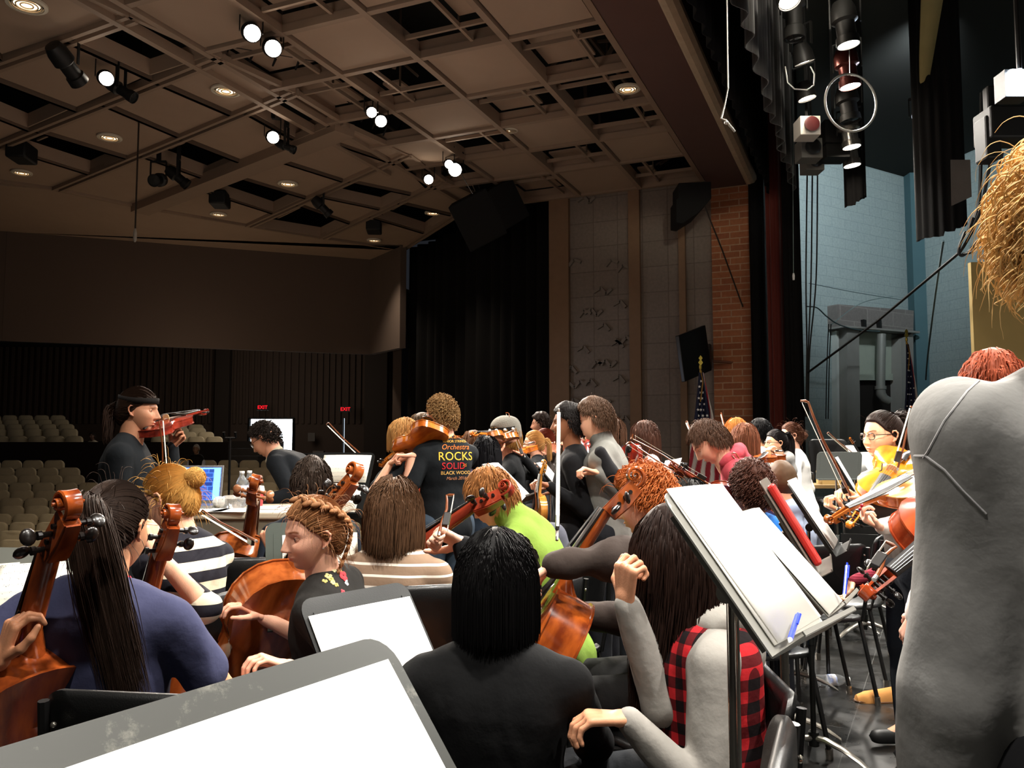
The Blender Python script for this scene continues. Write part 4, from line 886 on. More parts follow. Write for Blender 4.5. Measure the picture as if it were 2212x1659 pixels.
# ================================================================= PERSON
def person(label, head, face=90, pose='stand', lean=0, side=0, hy=0, hp=0, hr=0, s=1.0, b=1.0, skin_='#e0b094', hair='#4a3222', style='short', top='#222222', topm=None, sleeve='long', bottoms='#23262b', botm=None,
           L=None, Rr=None, glasses=0, near=0, fat=1, male=0, closed=0, hood=None, fold=.004, legs=True, waist=.0, hl=.062, skirt=False, eye=(.2, .25, .3), hairk=None, seatz=.56, knee=None, turn=0, shoes='#1a1a1a', collar=None, nshift=None, ab=1, hide_feet=False, headextra=None, hem=None, cat='person'):
    hk = hairk or {}
    H = W(*head); a = YAW+R(face); f = V(math.cos(a), math.sin(a), 0); r = V(math.sin(a), -math.cos(a), 0); base = V(H.x, H.y, 0)
    q = Matrix((r, f, Z)).transposed() @ (Matrix.Rotation(R(hy), 3, 'Z') @ Matrix.Rotation(R(-hp), 3, 'X') @ Matrix.Rotation(R(hr), 3, 'Y'))
    hu = q @ Z; hf = q @ V(0, 1, 0)
    N = H-hu*.125*s-hf*.03*s-Z*.045*s+(nshift or V(0, 0, 0))          # neck base (between shoulders)
    ta = a+R(turn); tf = V(math.cos(ta), math.sin(ta), 0); tr = V(math.sin(ta), -math.cos(ta), 0)
    ln = R(lean); up_t = (Z*math.cos(ln)+tf*math.sin(ln)+tr*math.sin(R(side))).normalized()
    Lt = .50*s
    if pose == 'sit': Lt = max(.36, (N.z-seatz)/max(.3, up_t.z))
    if pose == 'stand' and lean > 30: Lt = .5*s
    Pv = N-up_t*Lt; base = V(Pv.x, Pv.y, 0)
    if pose == 'stand' and Pv.z < .6: pass
    tfw = (tf-up_t*tf.dot(up_t)).normalized(); trr = tfw.cross(up_t).normalized()*1.0
    if trr.dot(tr) < 0: trr = -trr
    Mt = base
    def loc(p): return p-Mt
    vox = .008 if near > 1 else .011 if near else .017
    bs = s*b
    def torso(S_, g=0, lower=True, k=.05):
        T_ = lambda u, y=0, x=0: loc(Pv+up_t*(Lt*u)+tfw*y+trr*x)
        def pt(u, w, d, y): q_ = max(w-d, .001); return (T_(u, y)-trr*q_, T_(u, y)+trr*q_, T_(u, y), d+g)
        secs = ([(-.02, .162*bs, .115*bs, -.018)] if lower else [])+[(.2, .146*bs, .105*bs, -.002), (.4, .142*bs, .102*bs, .006), (.6, .153*bs, .106*bs, .002), (.76, .160*bs, .096*bs, -.008), (.87, .14*bs, .07*bs, -.012)]
        ps = [pt(*x_) for x_ in secs]
        for i_, (a_, b_, c_, d_) in enumerate(ps):
            S_.cap(a_, b_, d_, k=.02)
            if i_: a0, b0, c0_, d0 = ps[i_-1]; S_.cap(a0, a_, d0, d_, k=.02); S_.cap(b0, b_, d0, d_, k=.02); S_.cap(c0_, c_, d0, d_, k=.02)
        for x in (-1, 1): S_.cap(T_(1.0, -.01, x*.03), T_(.865, -.012, x*.152*bs), .052*s+g, .050*bs+g, k=k)
    shj = [loc(Pv+up_t*(Lt*.86)+trr*(x*.168*bs)-tfw*.01) for x in (-1, 1)]
    arms = []
    l1, l2 = .285*s, .255*s
    for i, (spec_, x) in enumerate(((L, -1), (Rr, 1))):
        S0 = shj[i]
        if spec_ is None:
            if pose == 'sit': tgt = loc(Pv+tf*.33+tr*(x*.13)+Z*.10); hint = -Z+tr*x*.6
            else: tgt = loc(Pv+tr*x*.26*b+tf*.05-Z*.06); hint = -tf+tr*x*.3
            sp = dict(t=None, curl=.35)
        else:
            sp = dict(spec_); tgt = loc(W(*sp['t'])) if not isinstance(sp['t'], Vector) else loc(sp['t']); hint = sp.get('h'); hint = hint if hint is not None else (-Z+tr*x*.5)
        d_ = (tgt-S0).length; k_ = max(1, d_/(l1+l2)/.99) if d_ < (l1+l2)*1.25 else 1.25
        El, Wr = ik(S0, tgt, l1*k_, l2*k_, hint); arms.append((S0, El, Wr, sp))
    # legs
    hipj = [loc(Pv+tr*(x*.085*bs)) for x in (-1, 1)]; lg = []
    for i, x in enumerate((-1, 1)):
        h_ = hipj[i]
        if pose == 'sit':
            kn = V(*h_)+tf*.40*s+tr*x*(.10 if knee is None else knee); kn.z = .50; an = kn+tf*.03+tr*x*.02; an.z = .09
        elif pose == 'kneel':
            kn = V(*h_)+tf*.38*s+tr*x*.08; kn.z = .42 if x > 0 else .08; an = kn-tf*.05 if x > 0 else kn-tf*.4; an.z = .09
        else:
            an = V(*h_)+tr*x*.03; an.z = .09; kn = h_.lerp(an, .5)+tf*.02
            if lean > 25: an -= tf*0; 
        lg.append((h_, kn, an))
    root = thing('person', label, cat, T(base))
    # ---- skin body
    parts = []
    S_ = SDF(vox, .03); torso(S_, -.028); ar = (.036, .030, .0215) if sleeve == 'long' else (.045, .037, .0235)
    n0 = loc(N); hc = loc(H)
    S_.cap(n0-Z*.02, hc-hu*.05*s-hf*.012, .058*s*(1+.1*male), .054*s*(1+.08*male), k=.03)
    for (A0, El, Wr, sp) in arms: S_.cap(A0, El, ar[0]*bs, ar[1]*bs, k=.02); S_.cap(El, Wr, ar[1]*bs, ar[2]*s, k=.015)
    if legs:
        for h_, kn, an in lg: S_.cap(h_, kn, .07*bs, .048*bs); S_.cap(kn, an, .047*bs, .032*s); S_.cap(an, an+tf*.12-Z*.05, .03, .025)
    v, fc = S_.mesh(); parts.append((v, fc, (1, 1, 1)))
    M3 = np.array(q)*s*1.0; hv, hfc, hcol = head_mesh(res=min(near, 2) if near else 0, fat=fat, male=male, closed=closed, eye=eye, brow=tuple(.75*x for x in lin(hair)[:3]) if 0 else ((.35, .24, .18) if not hk.get('brow') else hk['brow']), nose=hk.get('nose', 1))
    parts.append((hv @ M3.T+A3(hc), hfc, hcol))
    for i, (A0, El, Wr, sp) in enumerate(arms):
        dr = sp.get('d'); dr = (Wr-El).normalized() if dr is None else dr
        pn = sp.get('n'); 
        if pn is None: pn = (-tr*(1 if i else -1)) if pose == 'stand' and L is None else -Z
        hv_, hf_ = hand_mesh(Wr, dr, pn, 1 if i else -1, sp.get('curl', .45), s*sp.get('hs', 1), .0032 if near > 1 else .0045 if near else .007, thumb=sp.get('thumb', .5), curls=sp.get('curls')); parts.append((hv_, hf_, (1, .93, .91)))
    v, fc, c = merge(*parts); npmesh('body', v, fc, skin(skin_), root, c)
    # ---- top garment
    tm = topm or cloth('cloth_'+top.strip('#'), top)
    if style_sleeves := sleeve:
        S_ = SDF(vox, .025); torso(S_, .002 if near else .004, k=.04)
        if hem: S_.cap(loc(Pv-Z*.0), loc(Pv-Z*hem), .15*bs, .165*bs, n=tfw, q=1.3, k=.06)
        for (A0, El, Wr, sp) in arms:
            w_ = .012
            if sleeve == 'long': S_.cap(A0, El, .053*bs*ab, .044*bs*ab, k=.025); S_.cap(El, Wr+(El-Wr).normalized()*.008, .044*bs*ab, .031*bs*(.5+.5*ab), k=.015)
            elif sleeve == 'three': S_.cap(A0, El, .053*bs, .045*bs, k=.025); S_.cap(El, El.lerp(Wr, sp.get('cuff', .55)), .05*bs, .042*bs, k=.02)
            elif sleeve == 'short': S_.cap(A0, A0.lerp(El, .62), .056*bs, .055*bs, k=.025)
        if collar: S_.cap(n0, n0.lerp(hc, collar), .068*s, .066*s, k=.02)
        v, fc = S_.mesh(); v = folds(v, fc, fold, seed=len(label)); o = npmesh('shirt' if sleeve == 'short' else 'sweater', v, fc, tm, root)
    if hood:
        g = SDF(vox, .03); hm = cloth('cloth_'+hood.strip('#'), hood); c0 = n0+up_t*.02-tfw*.055
        ring = [n0+V(0, 0, 0)+(trr*math.cos(t)*.09-tfw*math.sin(t)*.085+tfw*.0)*bs+up_t*(.035-.02*math.cos(t)**2) for t in [PI*k/8-.35+(.7*k/8) for k in range(9)]]
        g.chain(ring, [.02]+[.03]*7+[.02]); g.cap(c0+up_t*.0, c0-tfw*.05-up_t*.09, .06, .045, n=tfw, q=1.5); v, fc = g.mesh(); v = folds(v, fc, fold*1.5, seed=3); npmesh('hood', v, fc, hm, root)
    # ---- bottoms
    if legs:
        bm_ = botm or cloth('cloth_'+bottoms.strip('#'), bottoms); g = SDF(vox if near > 1 else .018, .04); c0 = loc(Pv)
        g.cap(c0-trr*.05*bs, c0+trr*.05*bs, .12*bs, k=.05)
        for h_, kn, an in lg: g.cap(h_, kn, .095*bs, .066*bs, k=.04); g.cap(kn, an+(kn-an)*.02, .064*bs, .052*s, k=.02)
        v, fc = g.mesh(); v = folds(v, fc, .004, seed=7); npmesh('trousers', v, fc, bm_, root)
        for h_, kn, an in lg:
            g = SDF(.012, .02); ft = V(an.x, an.y, .045); g.cap(ft-tf*.04, ft+tf*.15, .042, .036, n=Z, q=1.1); g.cap(ft+Z*.01, ft+Z*.05, .044, .042); v, fc = g.mesh(); v[:, 2] = np.maximum(v[:, 2], .001); npmesh('shoe', v, fc, mat('shoe_'+shoes.strip('#'), shoes, rough=.5), root)
    # ---- hair (head local, then transformed)
    res = near; hm = hairmat(hair); seed = len(label)*7 % 97; dn = tuple(np.linalg.inv(np.array(q)) @ np.array((0, 0, -1.))); inv = np.linalg.inv(M3); up_l = inv @ A3(up_t)
    N_l = inv @ A3(n0-hc); tfl = inv @ A3(tfw); rl = inv @ A3(trr)
    bodies = [(N_l-up_l*.22+tfl*.0, np.array((.165*bs, .125*bs, .22))*hk.get('body', 1)), (N_l+up_l*.0, np.array((.062, .065, .08)))]
    EL = (np.array((0, -.006, .0)), np.array((.0775*fat, .1, .118)))
    n_ = int({0: 260, 1: 1000, 2: 3200}[res]*hk.get('dens', 1)); r0 = {0: .004, 1: .0022, 2: .0013}[res]*hk.get('thick', 1); ms = []
    capk = dict(fat=fat, res=res, hl=hl, seed=seed)
    def comb_from(part, p): c = p-np.array(part); c -= (c*p).sum(1)[:, None]*p/np.maximum((p*p).sum(1), 1e-6)[:, None]; return c
    if style == 'short':
        ms.append(cap_mesh(hk.get('th', .007), hk.get('top', .009), lump=hk.get('lump', .002), back=-.055, **capk)); p, d = scalp(n_, seed, hl, .02, -.055, fat); kp = ~((p[:, 1] > .05) & (p[:, 2] < .078)) & ~((p[:, 1] > .0) & (p[:, 2] < .04)); p, d = p[kp], d[kp]
        ms.append(strands(p+d*.004, d, comb_from((.02, .02, .13), p)+d*.012, hk.get('L', .045)*(1-.5*sm(p[:, 1], .02, .06)*(1-hk.get('fringe', 0))), n=7, grav=.6, ell=EL, lay=hk.get('lay', .010), r0=r0, seed=seed, jit=.12, down=dn))
    elif style == 'buzz':
        ms.append(cap_mesh(.005, .004, lump=.0006, back=-.08, side=.0, shade=1, **capk))
    elif style == 'curly':
        ms.append(cap_mesh(hk.get('th', .01), hk.get('top', .008), lump=.005, back=-.06, **capk)); p, d = scalp(n_, seed, hl, .02, -.06, fat); kp = ~((p[:, 1] > .04) & (p[:, 2] < .08)); p, d = p[kp], d[kp]
        ms.append(strands(p+d*hk.get('th', .01)*.6, d, d*.7+.5*np.random.RandomState(1).normal(size=d.shape), hk.get('L', .04)*(1-.5*sm(p[:, 1], .03, .07)), n=14, grav=.35, ell=EL, lay=hk.get('lay', .012), r0=r0*1.1, curl=hk.get('curl', .009), cf=hk.get('cf', 170), seed=seed, jit=.3, down=dn))
    elif style in ('long', 'bob'):
        Ls = hk.get('L', .5 if style == 'long' else .26); ms.append(cap_mesh(.010, .006, lump=.0012, back=-.09, side=.0, **{**capk, 'hl': hl})); p, d = scalp(n_, seed, hl, .0, -.09, fat); c = comb_from((0, .03, .13), p)
        c[:, 0] += np.sign(p[:, 0])*.05; c[:, 1] -= np.where(p[:, 1] > .03, hk.get('swept', .06), 0); rs = np.random.RandomState(seed); Lr = np.maximum(Ls*(.9+.14*rs.rand(len(p)))-.92*(.122-p[:, 2]), .03)
        lm = hk.get('front', -.01); keep = ~((np.abs(p[:, 0]) < .045) & (p[:, 1] > .045) & (p[:, 2] < .055)); p, d, c, Lr = p[keep], d[keep], c[keep], Lr[keep]
        ms.append(strands(p, d, c, Lr, n=hk.get('n', 22 if res else 14), grav=1, ell=(EL[0], EL[1]+np.array((.004, .004, .004))), lay=hk.get('lay', .014), r0=r0*1.15, seed=seed, stiff=.5, jit=.025, bodies=bodies, down=dn, curl=hk.get('curl', .002), cf=hk.get('cf', 25), tip=.25))
    elif style in ('pony', 'bun', 'tied'):
        tie = np.array(hk.get('tie', (0, -.115, .05))); ms.append(cap_mesh(.006, .004, lump=.0012, back=-.085, side=.012, **capk)); p, d = scalp(n_, seed, hl, .012, -.085, fat)
        ms.append(strands(p, d, tie-p, .26, n=14, ell=EL, lay=.007, r0=r0, seed=seed, stiff=.35, jit=.04, target=tie[None], down=dn))
        rs = np.random.RandomState(seed)
        if style == 'bun':
            k_ = n_//2; rb_ = hk.get('bun', .03); bc = tie+np.array((0, -rb_*.55, .0)); t = np.linspace(0, 4.2, 15)[None, :, None]; u = rs.normal(size=(k_, 3)); u /= np.linalg.norm(u, axis=1)[:, None]; w_ = np.cross(u, np.array((.3, 1, .2))+.5*rs.normal(size=(k_, 3))); w_ /= np.linalg.norm(w_, axis=1)[:, None]
            ms.append(tubes(bc+(u[:, None]*np.cos(t)+w_[:, None]*np.sin(t))*(rb_*(.92+.22*rs.rand(k_, 1, 1))), r0*1.3*np.ones(k_), .4, 3, 1-.4*rs.rand(k_))); dd, ff = sphere_grid(20, 14); ms.append((dd*rb_*.95+bc, ff, np.full((len(dd), 3), .6)))
        elif style == 'pony':
            k_ = int(n_*.6); d2 = rs.normal(size=(k_, 3)); P0 = tie+d2*hk.get('pw', .008); n2 = np.tile(np.array((hk.get('dx', 0), -1, .1)), (k_, 1)); Ls = hk.get('L', .4)*(.75+.3*rs.rand(k_))
            ms.append(strands(P0, n2*0, n2+rs.normal(size=(k_, 3))*hk.get('sp', .14), Ls, n=20, grav=1, ell=EL, lay=.012+.02*hk.get('vol', 1), r0=r0*1.25, seed=seed+1, stiff=hk.get('stiff', .62), jit=.05, bodies=bodies, down=tuple(np.array(dn)+np.array((hk.get('slant', 0), 0, 0))), curl=hk.get('curl', .002), cf=25, tip=.2))
            g = MB(); g.torus(tie+np.array((0, -.004, 0)), .012, .006, Matrix.Rotation(R(80), 3, 'X'), 16, 6); ms.append((np.array(g.v), g.f, (.25, .25, .25)))
    if hk.get('wisps'):
        p, d = scalp(hk['wisps'], seed+5, hl, .0, -.08, fat); ms.append(strands(p, d, d*.5+comb_from((0, .03, .13), p)*4, hk.get('wl', .06), n=10, grav=.6, ell=EL, lay=.03, r0=.0007, seed=seed+9, stiff=.7, jit=.25, down=dn, curl=.004, cf=30))
    if ms:
        v, fc, c = merge(*ms); npmesh('hair', v @ M3.T+A3(hc), fc, hm, root, c, smooth=80)
    HM = Matrix.Translation(hc) @ (q*s).to_4x4()
    if glasses:
        g = MB(); 
        for x in (-1, 1):
            cc = V(x*.033, .092, -.001); pts = [HM @ (cc+V(.023*math.copysign(abs(math.cos(t))**.7, math.cos(t)), -.004*abs(math.cos(t)), .016*math.copysign(abs(math.sin(t))**.7, math.sin(t)))) for t in [2*PI*k/16 for k in range(17)]]; g.tube(pts, .0018*(1 if near else 1.4), 6)
            g.tube([HM @ V(x*.057, .088, .006), HM @ V(x*.076, .06, .006), HM @ V(x*.078, .0, .004), HM @ V(x*.078, -.01, -.008)], .0018*(1 if near else 1.4), 6)
        g.tube([HM @ V(-.011, .094, .003), HM @ V(.011, .094, .003)], .0017, 6); gl = g.build('glasses', mat('glasses_dark', '#1c1613', rough=.3), root)
        g = MB()
        for x in (-1, 1): g.ell(HM @ V(x*.033, .091, -.001), (.021*s, .0012, .014*s), q, 16, 8)
        g.build('lens', mat('lens_glass', '#ffffff', rough=.02, trans=1, ior=1.1, alpha=.35), gl)
    return dict(root=root, H=H, HM=HM, base=base, arms=[(x[0]+base, x[1]+base, x[2]+base) for x in arms], N=N, P=Pv, f=f, r=r, tf=tf, tr=tr, up=up_t, q=q, n0=n0, hc=hc, lg=lg)
# ================================================================= INSTRUMENTS, BOWS, STANDS, CHAIRS
HO = [(0, .012), (.0, .03), (.004, .055), (.016, .085), (.04, .101), (.07, .1045), (.1, .098), (.122, .087), (.134, .079), (.141, .0775), (.146, .069), (.16, .060), (.18, .0555), (.2, .0565), (.216, .063), (.224, .071), (.230, .0725), (.238, .074), (.262, .083), (.29, .0835), (.315, .076), (.335, .061), (.348, .04), (.354, .02), (.356, .008)]
def wood(name, c1, c2, rough=.18):
    return mat(name, c1, rough=rough, coat=.6, var=.5, col2=c2, vs=5, stretch=(5, 1.2, 5), spec=.5)
m_ebony = mat('ebony', '#17110e', rough=.3, coat=.3); m_string = mat('string_steel', '#c8c8c8', rough=.3, metal=.9)
def outline(k, off=0):
    L_ = [(y*k, -x*k) for y, x in HO]; pts = [(x, y) for y, x in L_]; o = pts+[(-x, y) for x, y in pts[::-1]]
    if off:
        c = V(0, .17*k, 0); q = []
        n = len(o)
        for i in range(n):
            a = Vector(o[i-1]); b = Vector(o[(i+1) % n]); t = (b-a).normalized(); nn = V(t.y, -t.x); nn = -nn if nn.dot(Vector(o[i])-V(0, min(max(o[i][1], .09*k), .28*k))) < 0 else nn; q.append((o[i][0]+nn.x*off, o[i][1]+nn.y*off))
        return q
    return o
def instrument(kind, M, label, wc=('#b5551c', '#7d2f0e'), top=None, group=None, pegs=None, simple=False):
    k = {'violin': 1, 'viola': 1.13, 'cello': 2.12}[kind]; rib = {'violin': .032, 'viola': .037, 'cello': .115}[kind]; arch = .016*k
    t = thing(kind, label, kind, M, group); mw = wood('wood_%s_%s' % (wc[0][1:], wc[1][1:]), *wc); mt = wood('top_%s_%s' % ((top or wc)[0][1:], (top or wc)[1][1:]), *(top or wc)); mp = pegs or m_ebony
    o = outline(k); n = len(o)
    def plate(z0, sg, m, name):
        e = outline(k, .0035*k); rings = [[V(x, y, z0) for x, y in o], [V(x, y, z0) for x, y in e], [V(x, y, z0+sg*.0035*k) for x, y in e]]
        for q in (.93, .8, .6, .4, .2):
            rings.append([V(x*q, min(max(y, .02*k), .336*k)*.25*(1-q)+y*(1-.25*(1-q)) if 0 else .175*k+(y-.175*k)*(1-(1-q)*.55), z0+sg*(.0035*k+arch*(1-q**2.2)*(math.sin(min(max(y/(.356*k), 0), 1)*PI)**.45 if 0 < y < .356*k else .0)*.95)) for x, y in e])
        g = MB(); g.loft(rings, True, False); last = [r_ for r_ in rings[-1]]; h_ = n//2
        base_ = (len(rings)-1)*n; g.f += [(base_+i, base_+i+1, base_+n-2-i, base_+n-1-i) for i in range(h_-1)]; return g.build(name, m, t, smooth=50)
    g = MB(); g.loft([[V(x, y, 0) for x, y in o], [V(x, y, rib) for x, y in o]], True, False); g.build('ribs', mw, t, smooth=50)
    plate(0, -1, mw, 'back_plate'); plate(rib, 1, mt, 'top_plate')
    zt = rib+.0035*k+arch*.93; yb = .195*k
    if not simple:
        for s in (-1, 1):
            g = MB(); pts = [V(s*x*k, y*k, zt+zz*k) for x, y, zz in ((.036, .222, -.004), (.031, .214, -.0015), (.034, .2, -.0015), (.041, .183, -.0025), (.044, .17, -.0035), (.049, .16, -.006))]; g.tube(pts, .0022*k, 6); g.build('f_hole', mat('f_hole_dark', '#120906', rough=.9), t)
    g = MB(); bh = .031*k; g.prism([(-.021*k, 0), (-.012*k, 0), (-.008*k, .008*k), (.008*k, .008*k), (.012*k, 0), (.021*k, 0), (.019*k, bh*.75), (.01*k, bh), (-.01*k, bh), (-.019*k, bh*.75)], T((0, yb, zt-.003*k)) @ Matrix.Rotation(PI/2, 4, 'X'), .003*k); g.build('bridge', mat('bridge_maple', '#d8b98a', rough=.5), t, smooth=0)
    g = MB(); g.loft([[V(x, y, z) for x, z in ((-w, z0), (-w*.6, z0+.005*k), (w*.6, z0+.005*k), (w, z0), (0, z0-.003*k))] for y, w, z0 in ((.006*k, .008*k, rib+.008*k), (.06*k, .015*k, zt+.006*k), (.115*k, .022*k, zt+.014*k))]); g.build('tailpiece', m_ebony, t)
    ns = .356*k; nt = .487*k; zf = zt+.010*k; z1 = zf-.004*k    # nut height
    bk = .022*k+.0
    # neck
    zn = rib+.006*k
    g = MB(); rings = []
    for y, w, z0, dp in ((.345*k, .016*k, zn, rib*.98), (.36*k, .0155*k, zn, .032*k), (.375*k, .013*k, zn, .018*k), (.44*k, .0125*k, zn-.003*k, .0165*k), (nt, .012*k, zn-.006*k, .015*k)):
        rings.append([V(w*math.cos(a), y, z0-dp*abs(math.sin(a))**.8) for a in [PI*q/10 for q in range(11)]])
    g.loft(rings, True, True); g.build('neck', mw, t, smooth=50)
    g = MB(); g.loft([[V(x*w, y, z+zz*k) for x, zz in ((-1, 0), (-1, .003), (-.5, .0055), (.5, .0055), (1, .003), (1, 0))] for y, w, z in ((.255*k, .021*k, zf+.004*k), (.356*k, .0165*k, zn+.005*k), (nt, .0125*k, zn-.006*k))]); g.build('fingerboard', m_ebony, t, smooth=30)
    # pegbox and scroll, in the y-z plane
    y0, z0 = nt, zn-.008*k; tl = R(-14); Mx = T((0, y0, z0)) @ Matrix.Rotation(tl, 4, 'X'); g = MB(); PB = .058*k; wd = .0125*k
    for s in (-1, 1): g.loft([[Mx @ V(s*x, y, z) for x, z in ((wd*.55*q, .003*k), (wd*q, .003*k), (wd*q, -h_), (wd*.55*q, -h_))] for y, q, h_ in ((0, 1, .019*k), (PB*.5, .9, .022*k), (PB, .72, .020*k))])
    g.loft([[Mx @ V(x, y, z) for x, z in ((-wd*q, -h_+.006*k), (wd*q, -h_+.006*k), (wd*q*.8, -h_-.002*k), (-wd*q*.8, -h_-.002*k))] for y, q, h_ in ((0, 1, .019*k), (PB*.5, .9, .022*k), (PB, .72, .020*k))])
    Rs = .0178*k; C = V(0, PB+Rs*.55, .004*k); rings = []; th0 = R(-138); nst = 84; tot = 2*PI*2.35
    for i in range(nst+1):
        u = i/nst; th = th0+tot*u; r_ = Rs*math.exp(-2.35*u)+.0006*k; tk = r_*.40; w = (.0075+.0095*u**.8)*k
        if u < .1: tk = r_*.4*(.6+4*u)
        e = V(0, math.cos(th), math.sin(th)); c = C+e*r_
        rings.append([Mx @ (c+V(x*w, 0, 0)+e*(y*tk)) for x, y in ((-.85, .5), (-1, .2), (-1, -.3), (-.8, -.5), (.8, -.5), (1, -.3), (1, .2), (.85, .5), (.3, .38), (-.3, .38))])
    g.loft(rings, True, True); g.build('scroll', mw, t, smooth=42)
    for i, (fy, s) in enumerate(((.16, 1), (.36, -1), (.58, 1), (.78, -1))):
        g = MB(); c = Mx @ V(0, PB*fy, -.008*k); x = V(s, 0, 0); L_ = .03*k; g.tube([c-x*.014*k, c+x*L_*.8], .0032*k, 10); rr = Mx.to_3x3()
        hd = c+x*L_*1.15; fl = rr @ Matrix.Rotation(.5*i, 3, 'X'); g.ell(hd, (.0085*k, .0095*k, .004*k), fl, 14, 8); g.tube([c+x*L_*.7, c+x*L_*.85], .005*k, 10); g.build('peg', mp, t)
    g = MB()
    for i in range(4):
        x = (i-1.5); g.tube([V(x*.008*k, .11*k, zt+.018*k), V(x*.0085*k, yb, zt+bh-.001*k), V(x*.0042*k, nt, zn-.006*k+.008*k)], .0007*k if k > 2 else .0006, 4, False)
    g.build('strings', m_string, t)
    if kind == 'cello': g = MB(); g.tube([V(0, .01, rib*.5), V(0, -.3, rib*.5)], .005); g.tube([V(0, .005, rib*.5), V(0, -.03, rib*.5)], .014, 12); g.build('endpin', m_string, t)
    else:
        g = MB(); g.ell(V(-.045*k, .035*k, zt+.012), (.035*k, .03*k, .009), None, 18, 8); g.build('chin_rest', m_ebony, t)
    return t
def bow(tip, frog, label, L=.74, side=None, m=None, group=None, thick=1):
    tip = Vector(tip); frog = Vector(frog); d = (tip-frog).normalized(); tip = frog+d*L if L else tip; L = (tip-frog).length; sd = side if side is not None else V(0, 0, -1); sd = (sd-d*sd.dot(d)).normalized()
    M = frame(frog, d, sd); t = thing('bow', label, 'bow', M, group); m_st = m or mat('bow_stick', '#7a3f1c', rough=.3, coat=.4)
    g = MB(); g.tube([V(0, 0, 0), V(0, L*.3, .002), V(0, L*.6, .008), V(0, L*.85, .004), V(0, L*.97, 0), V(0, L*.99, .008), V(0, L, .022)], [.0045*thick, .0042*thick, .004*thick, .0035*thick, .003*thick, .004*thick, .003*thick], 8); g.build('stick', m_st, t)
    g = MB(); g.box((0, L*.52, .021), (.011*thick, L*.9, .0012)); g.build('bow_hair', mat('bow_hair', '#e8e0cc', rough=.6), t, smooth=0)
    g = MB(); g.box((0, .045, .013), (.012, .045, .02)); g.build('frog', m_ebony, t, smooth=0, bevel=.002)
    g = MB(); g.tube([V(0, -.012, 0), V(0, 0, 0)], .0048, 8); g.build('screw_button', m_string, t); return t
def sheet_mat():
    m = mat('sheet_music_paper', '#f3efe0', rough=.8); nt = m.node_tree; N = nt.nodes; Lk = nt.links; b = N['Principled BSDF']
    tc = N.new('ShaderNodeTexCoord'); sp = N.new('ShaderNodeSeparateXYZ'); Lk.new(tc.outputs['Object'], sp.inputs[0])
    def M_(op, a, bb=None, c=None):
        n = N.new('ShaderNodeMath'); n.operation = op
        for i, v in enumerate((a, bb, c)):
            if v is None: continue
            if isinstance(v, (int, float)): n.inputs[i].default_value = v
            else: Lk.new(v, n.inputs[i])
        return n.outputs[0]
    y = sp.outputs['Y']; f1 = M_('FRACT', M_('MULTIPLY', M_('ADD', y, 10), 1/.026)); ins = M_('MULTIPLY', M_('GREATER_THAN', f1, .3), M_('LESS_THAN', f1, .72)); f2 = M_('FRACT', M_('MULTIPLY', f1, 11)); ln = M_('LESS_THAN', f2, .16)
    lines = M_('MULTIPLY', ins, ln); n = N.new('ShaderNodeTexVoronoi'); n.inputs['Scale'].default_value = 170; Lk.new(tc.outputs['Object'], n.inputs['Vector']); dots = M_('MULTIPLY', ins, M_('LESS_THAN', n.outputs['Distance'], .28))
    n2 = N.new('ShaderNodeTexNoise'); n2.inputs['Scale'].default_value = 60; Lk.new(tc.outputs['Object'], n2.inputs['Vector']); dots = M_('MULTIPLY', dots, M_('GREATER_THAN', n2.outputs['Fac'], .5))
    ink = M_('MINIMUM', M_('ADD', M_('MULTIPLY', lines, .55), M_('MULTIPLY', dots, .8)), 1)
    mg = M_('LESS_THAN', M_('ABSOLUTE', sp.outputs['X']), 5); mx = N.new('ShaderNodeMix'); mx.data_type = 'RGBA'; mx.inputs[6].default_value = lin('#f3efe0'); mx.inputs[7].default_value = lin('#2a2a2a'); Lk.new(M_('MULTIPLY', ink, mg), mx.inputs[0]); Lk.new(mx.outputs[2], b.inputs['Base Color']); return m
m_sheet = sheet_mat(); m_blank = mat('paper_white', '#f6f4ee', rough=.8)
m_standm = mat('stand_black', '#0e0f0e', rough=.45, metal=.2, coat=.2, bump=.05, bs=300); m_chrome = mat('chrome', '#b8b2a8', rough=.15, metal=.95)
def scuffed(name, base, scuff, sc=9, lo=.56, hi=.72, rough=.45):
    m = mat(name, base, rough=rough, metal=.1); nt = m.node_tree; N = nt.nodes; Lk = nt.links; tc = N.new('ShaderNodeTexCoord'); n = N.new('ShaderNodeTexNoise'); n.inputs['Scale'].default_value = sc; n.inputs['Detail'].default_value = 9; n.inputs['Roughness'].default_value = .75; Lk.new(tc.outputs['Object'], n.inputs[0])
    r = N.new('ShaderNodeMapRange'); r.inputs[1].default_value = lo; r.inputs[2].default_value = hi; Lk.new(n.outputs['Fac'], r.inputs[0]); mx = N.new('ShaderNodeMix'); mx.data_type = 'RGBA'; mx.inputs[6].default_value = lin(base); mx.inputs[7].default_value = lin(scuff); Lk.new(r.outputs[0], mx.inputs[0]); Lk.new(mx.outputs[2], N['Principled BSDF'].inputs['Base Color']); return m
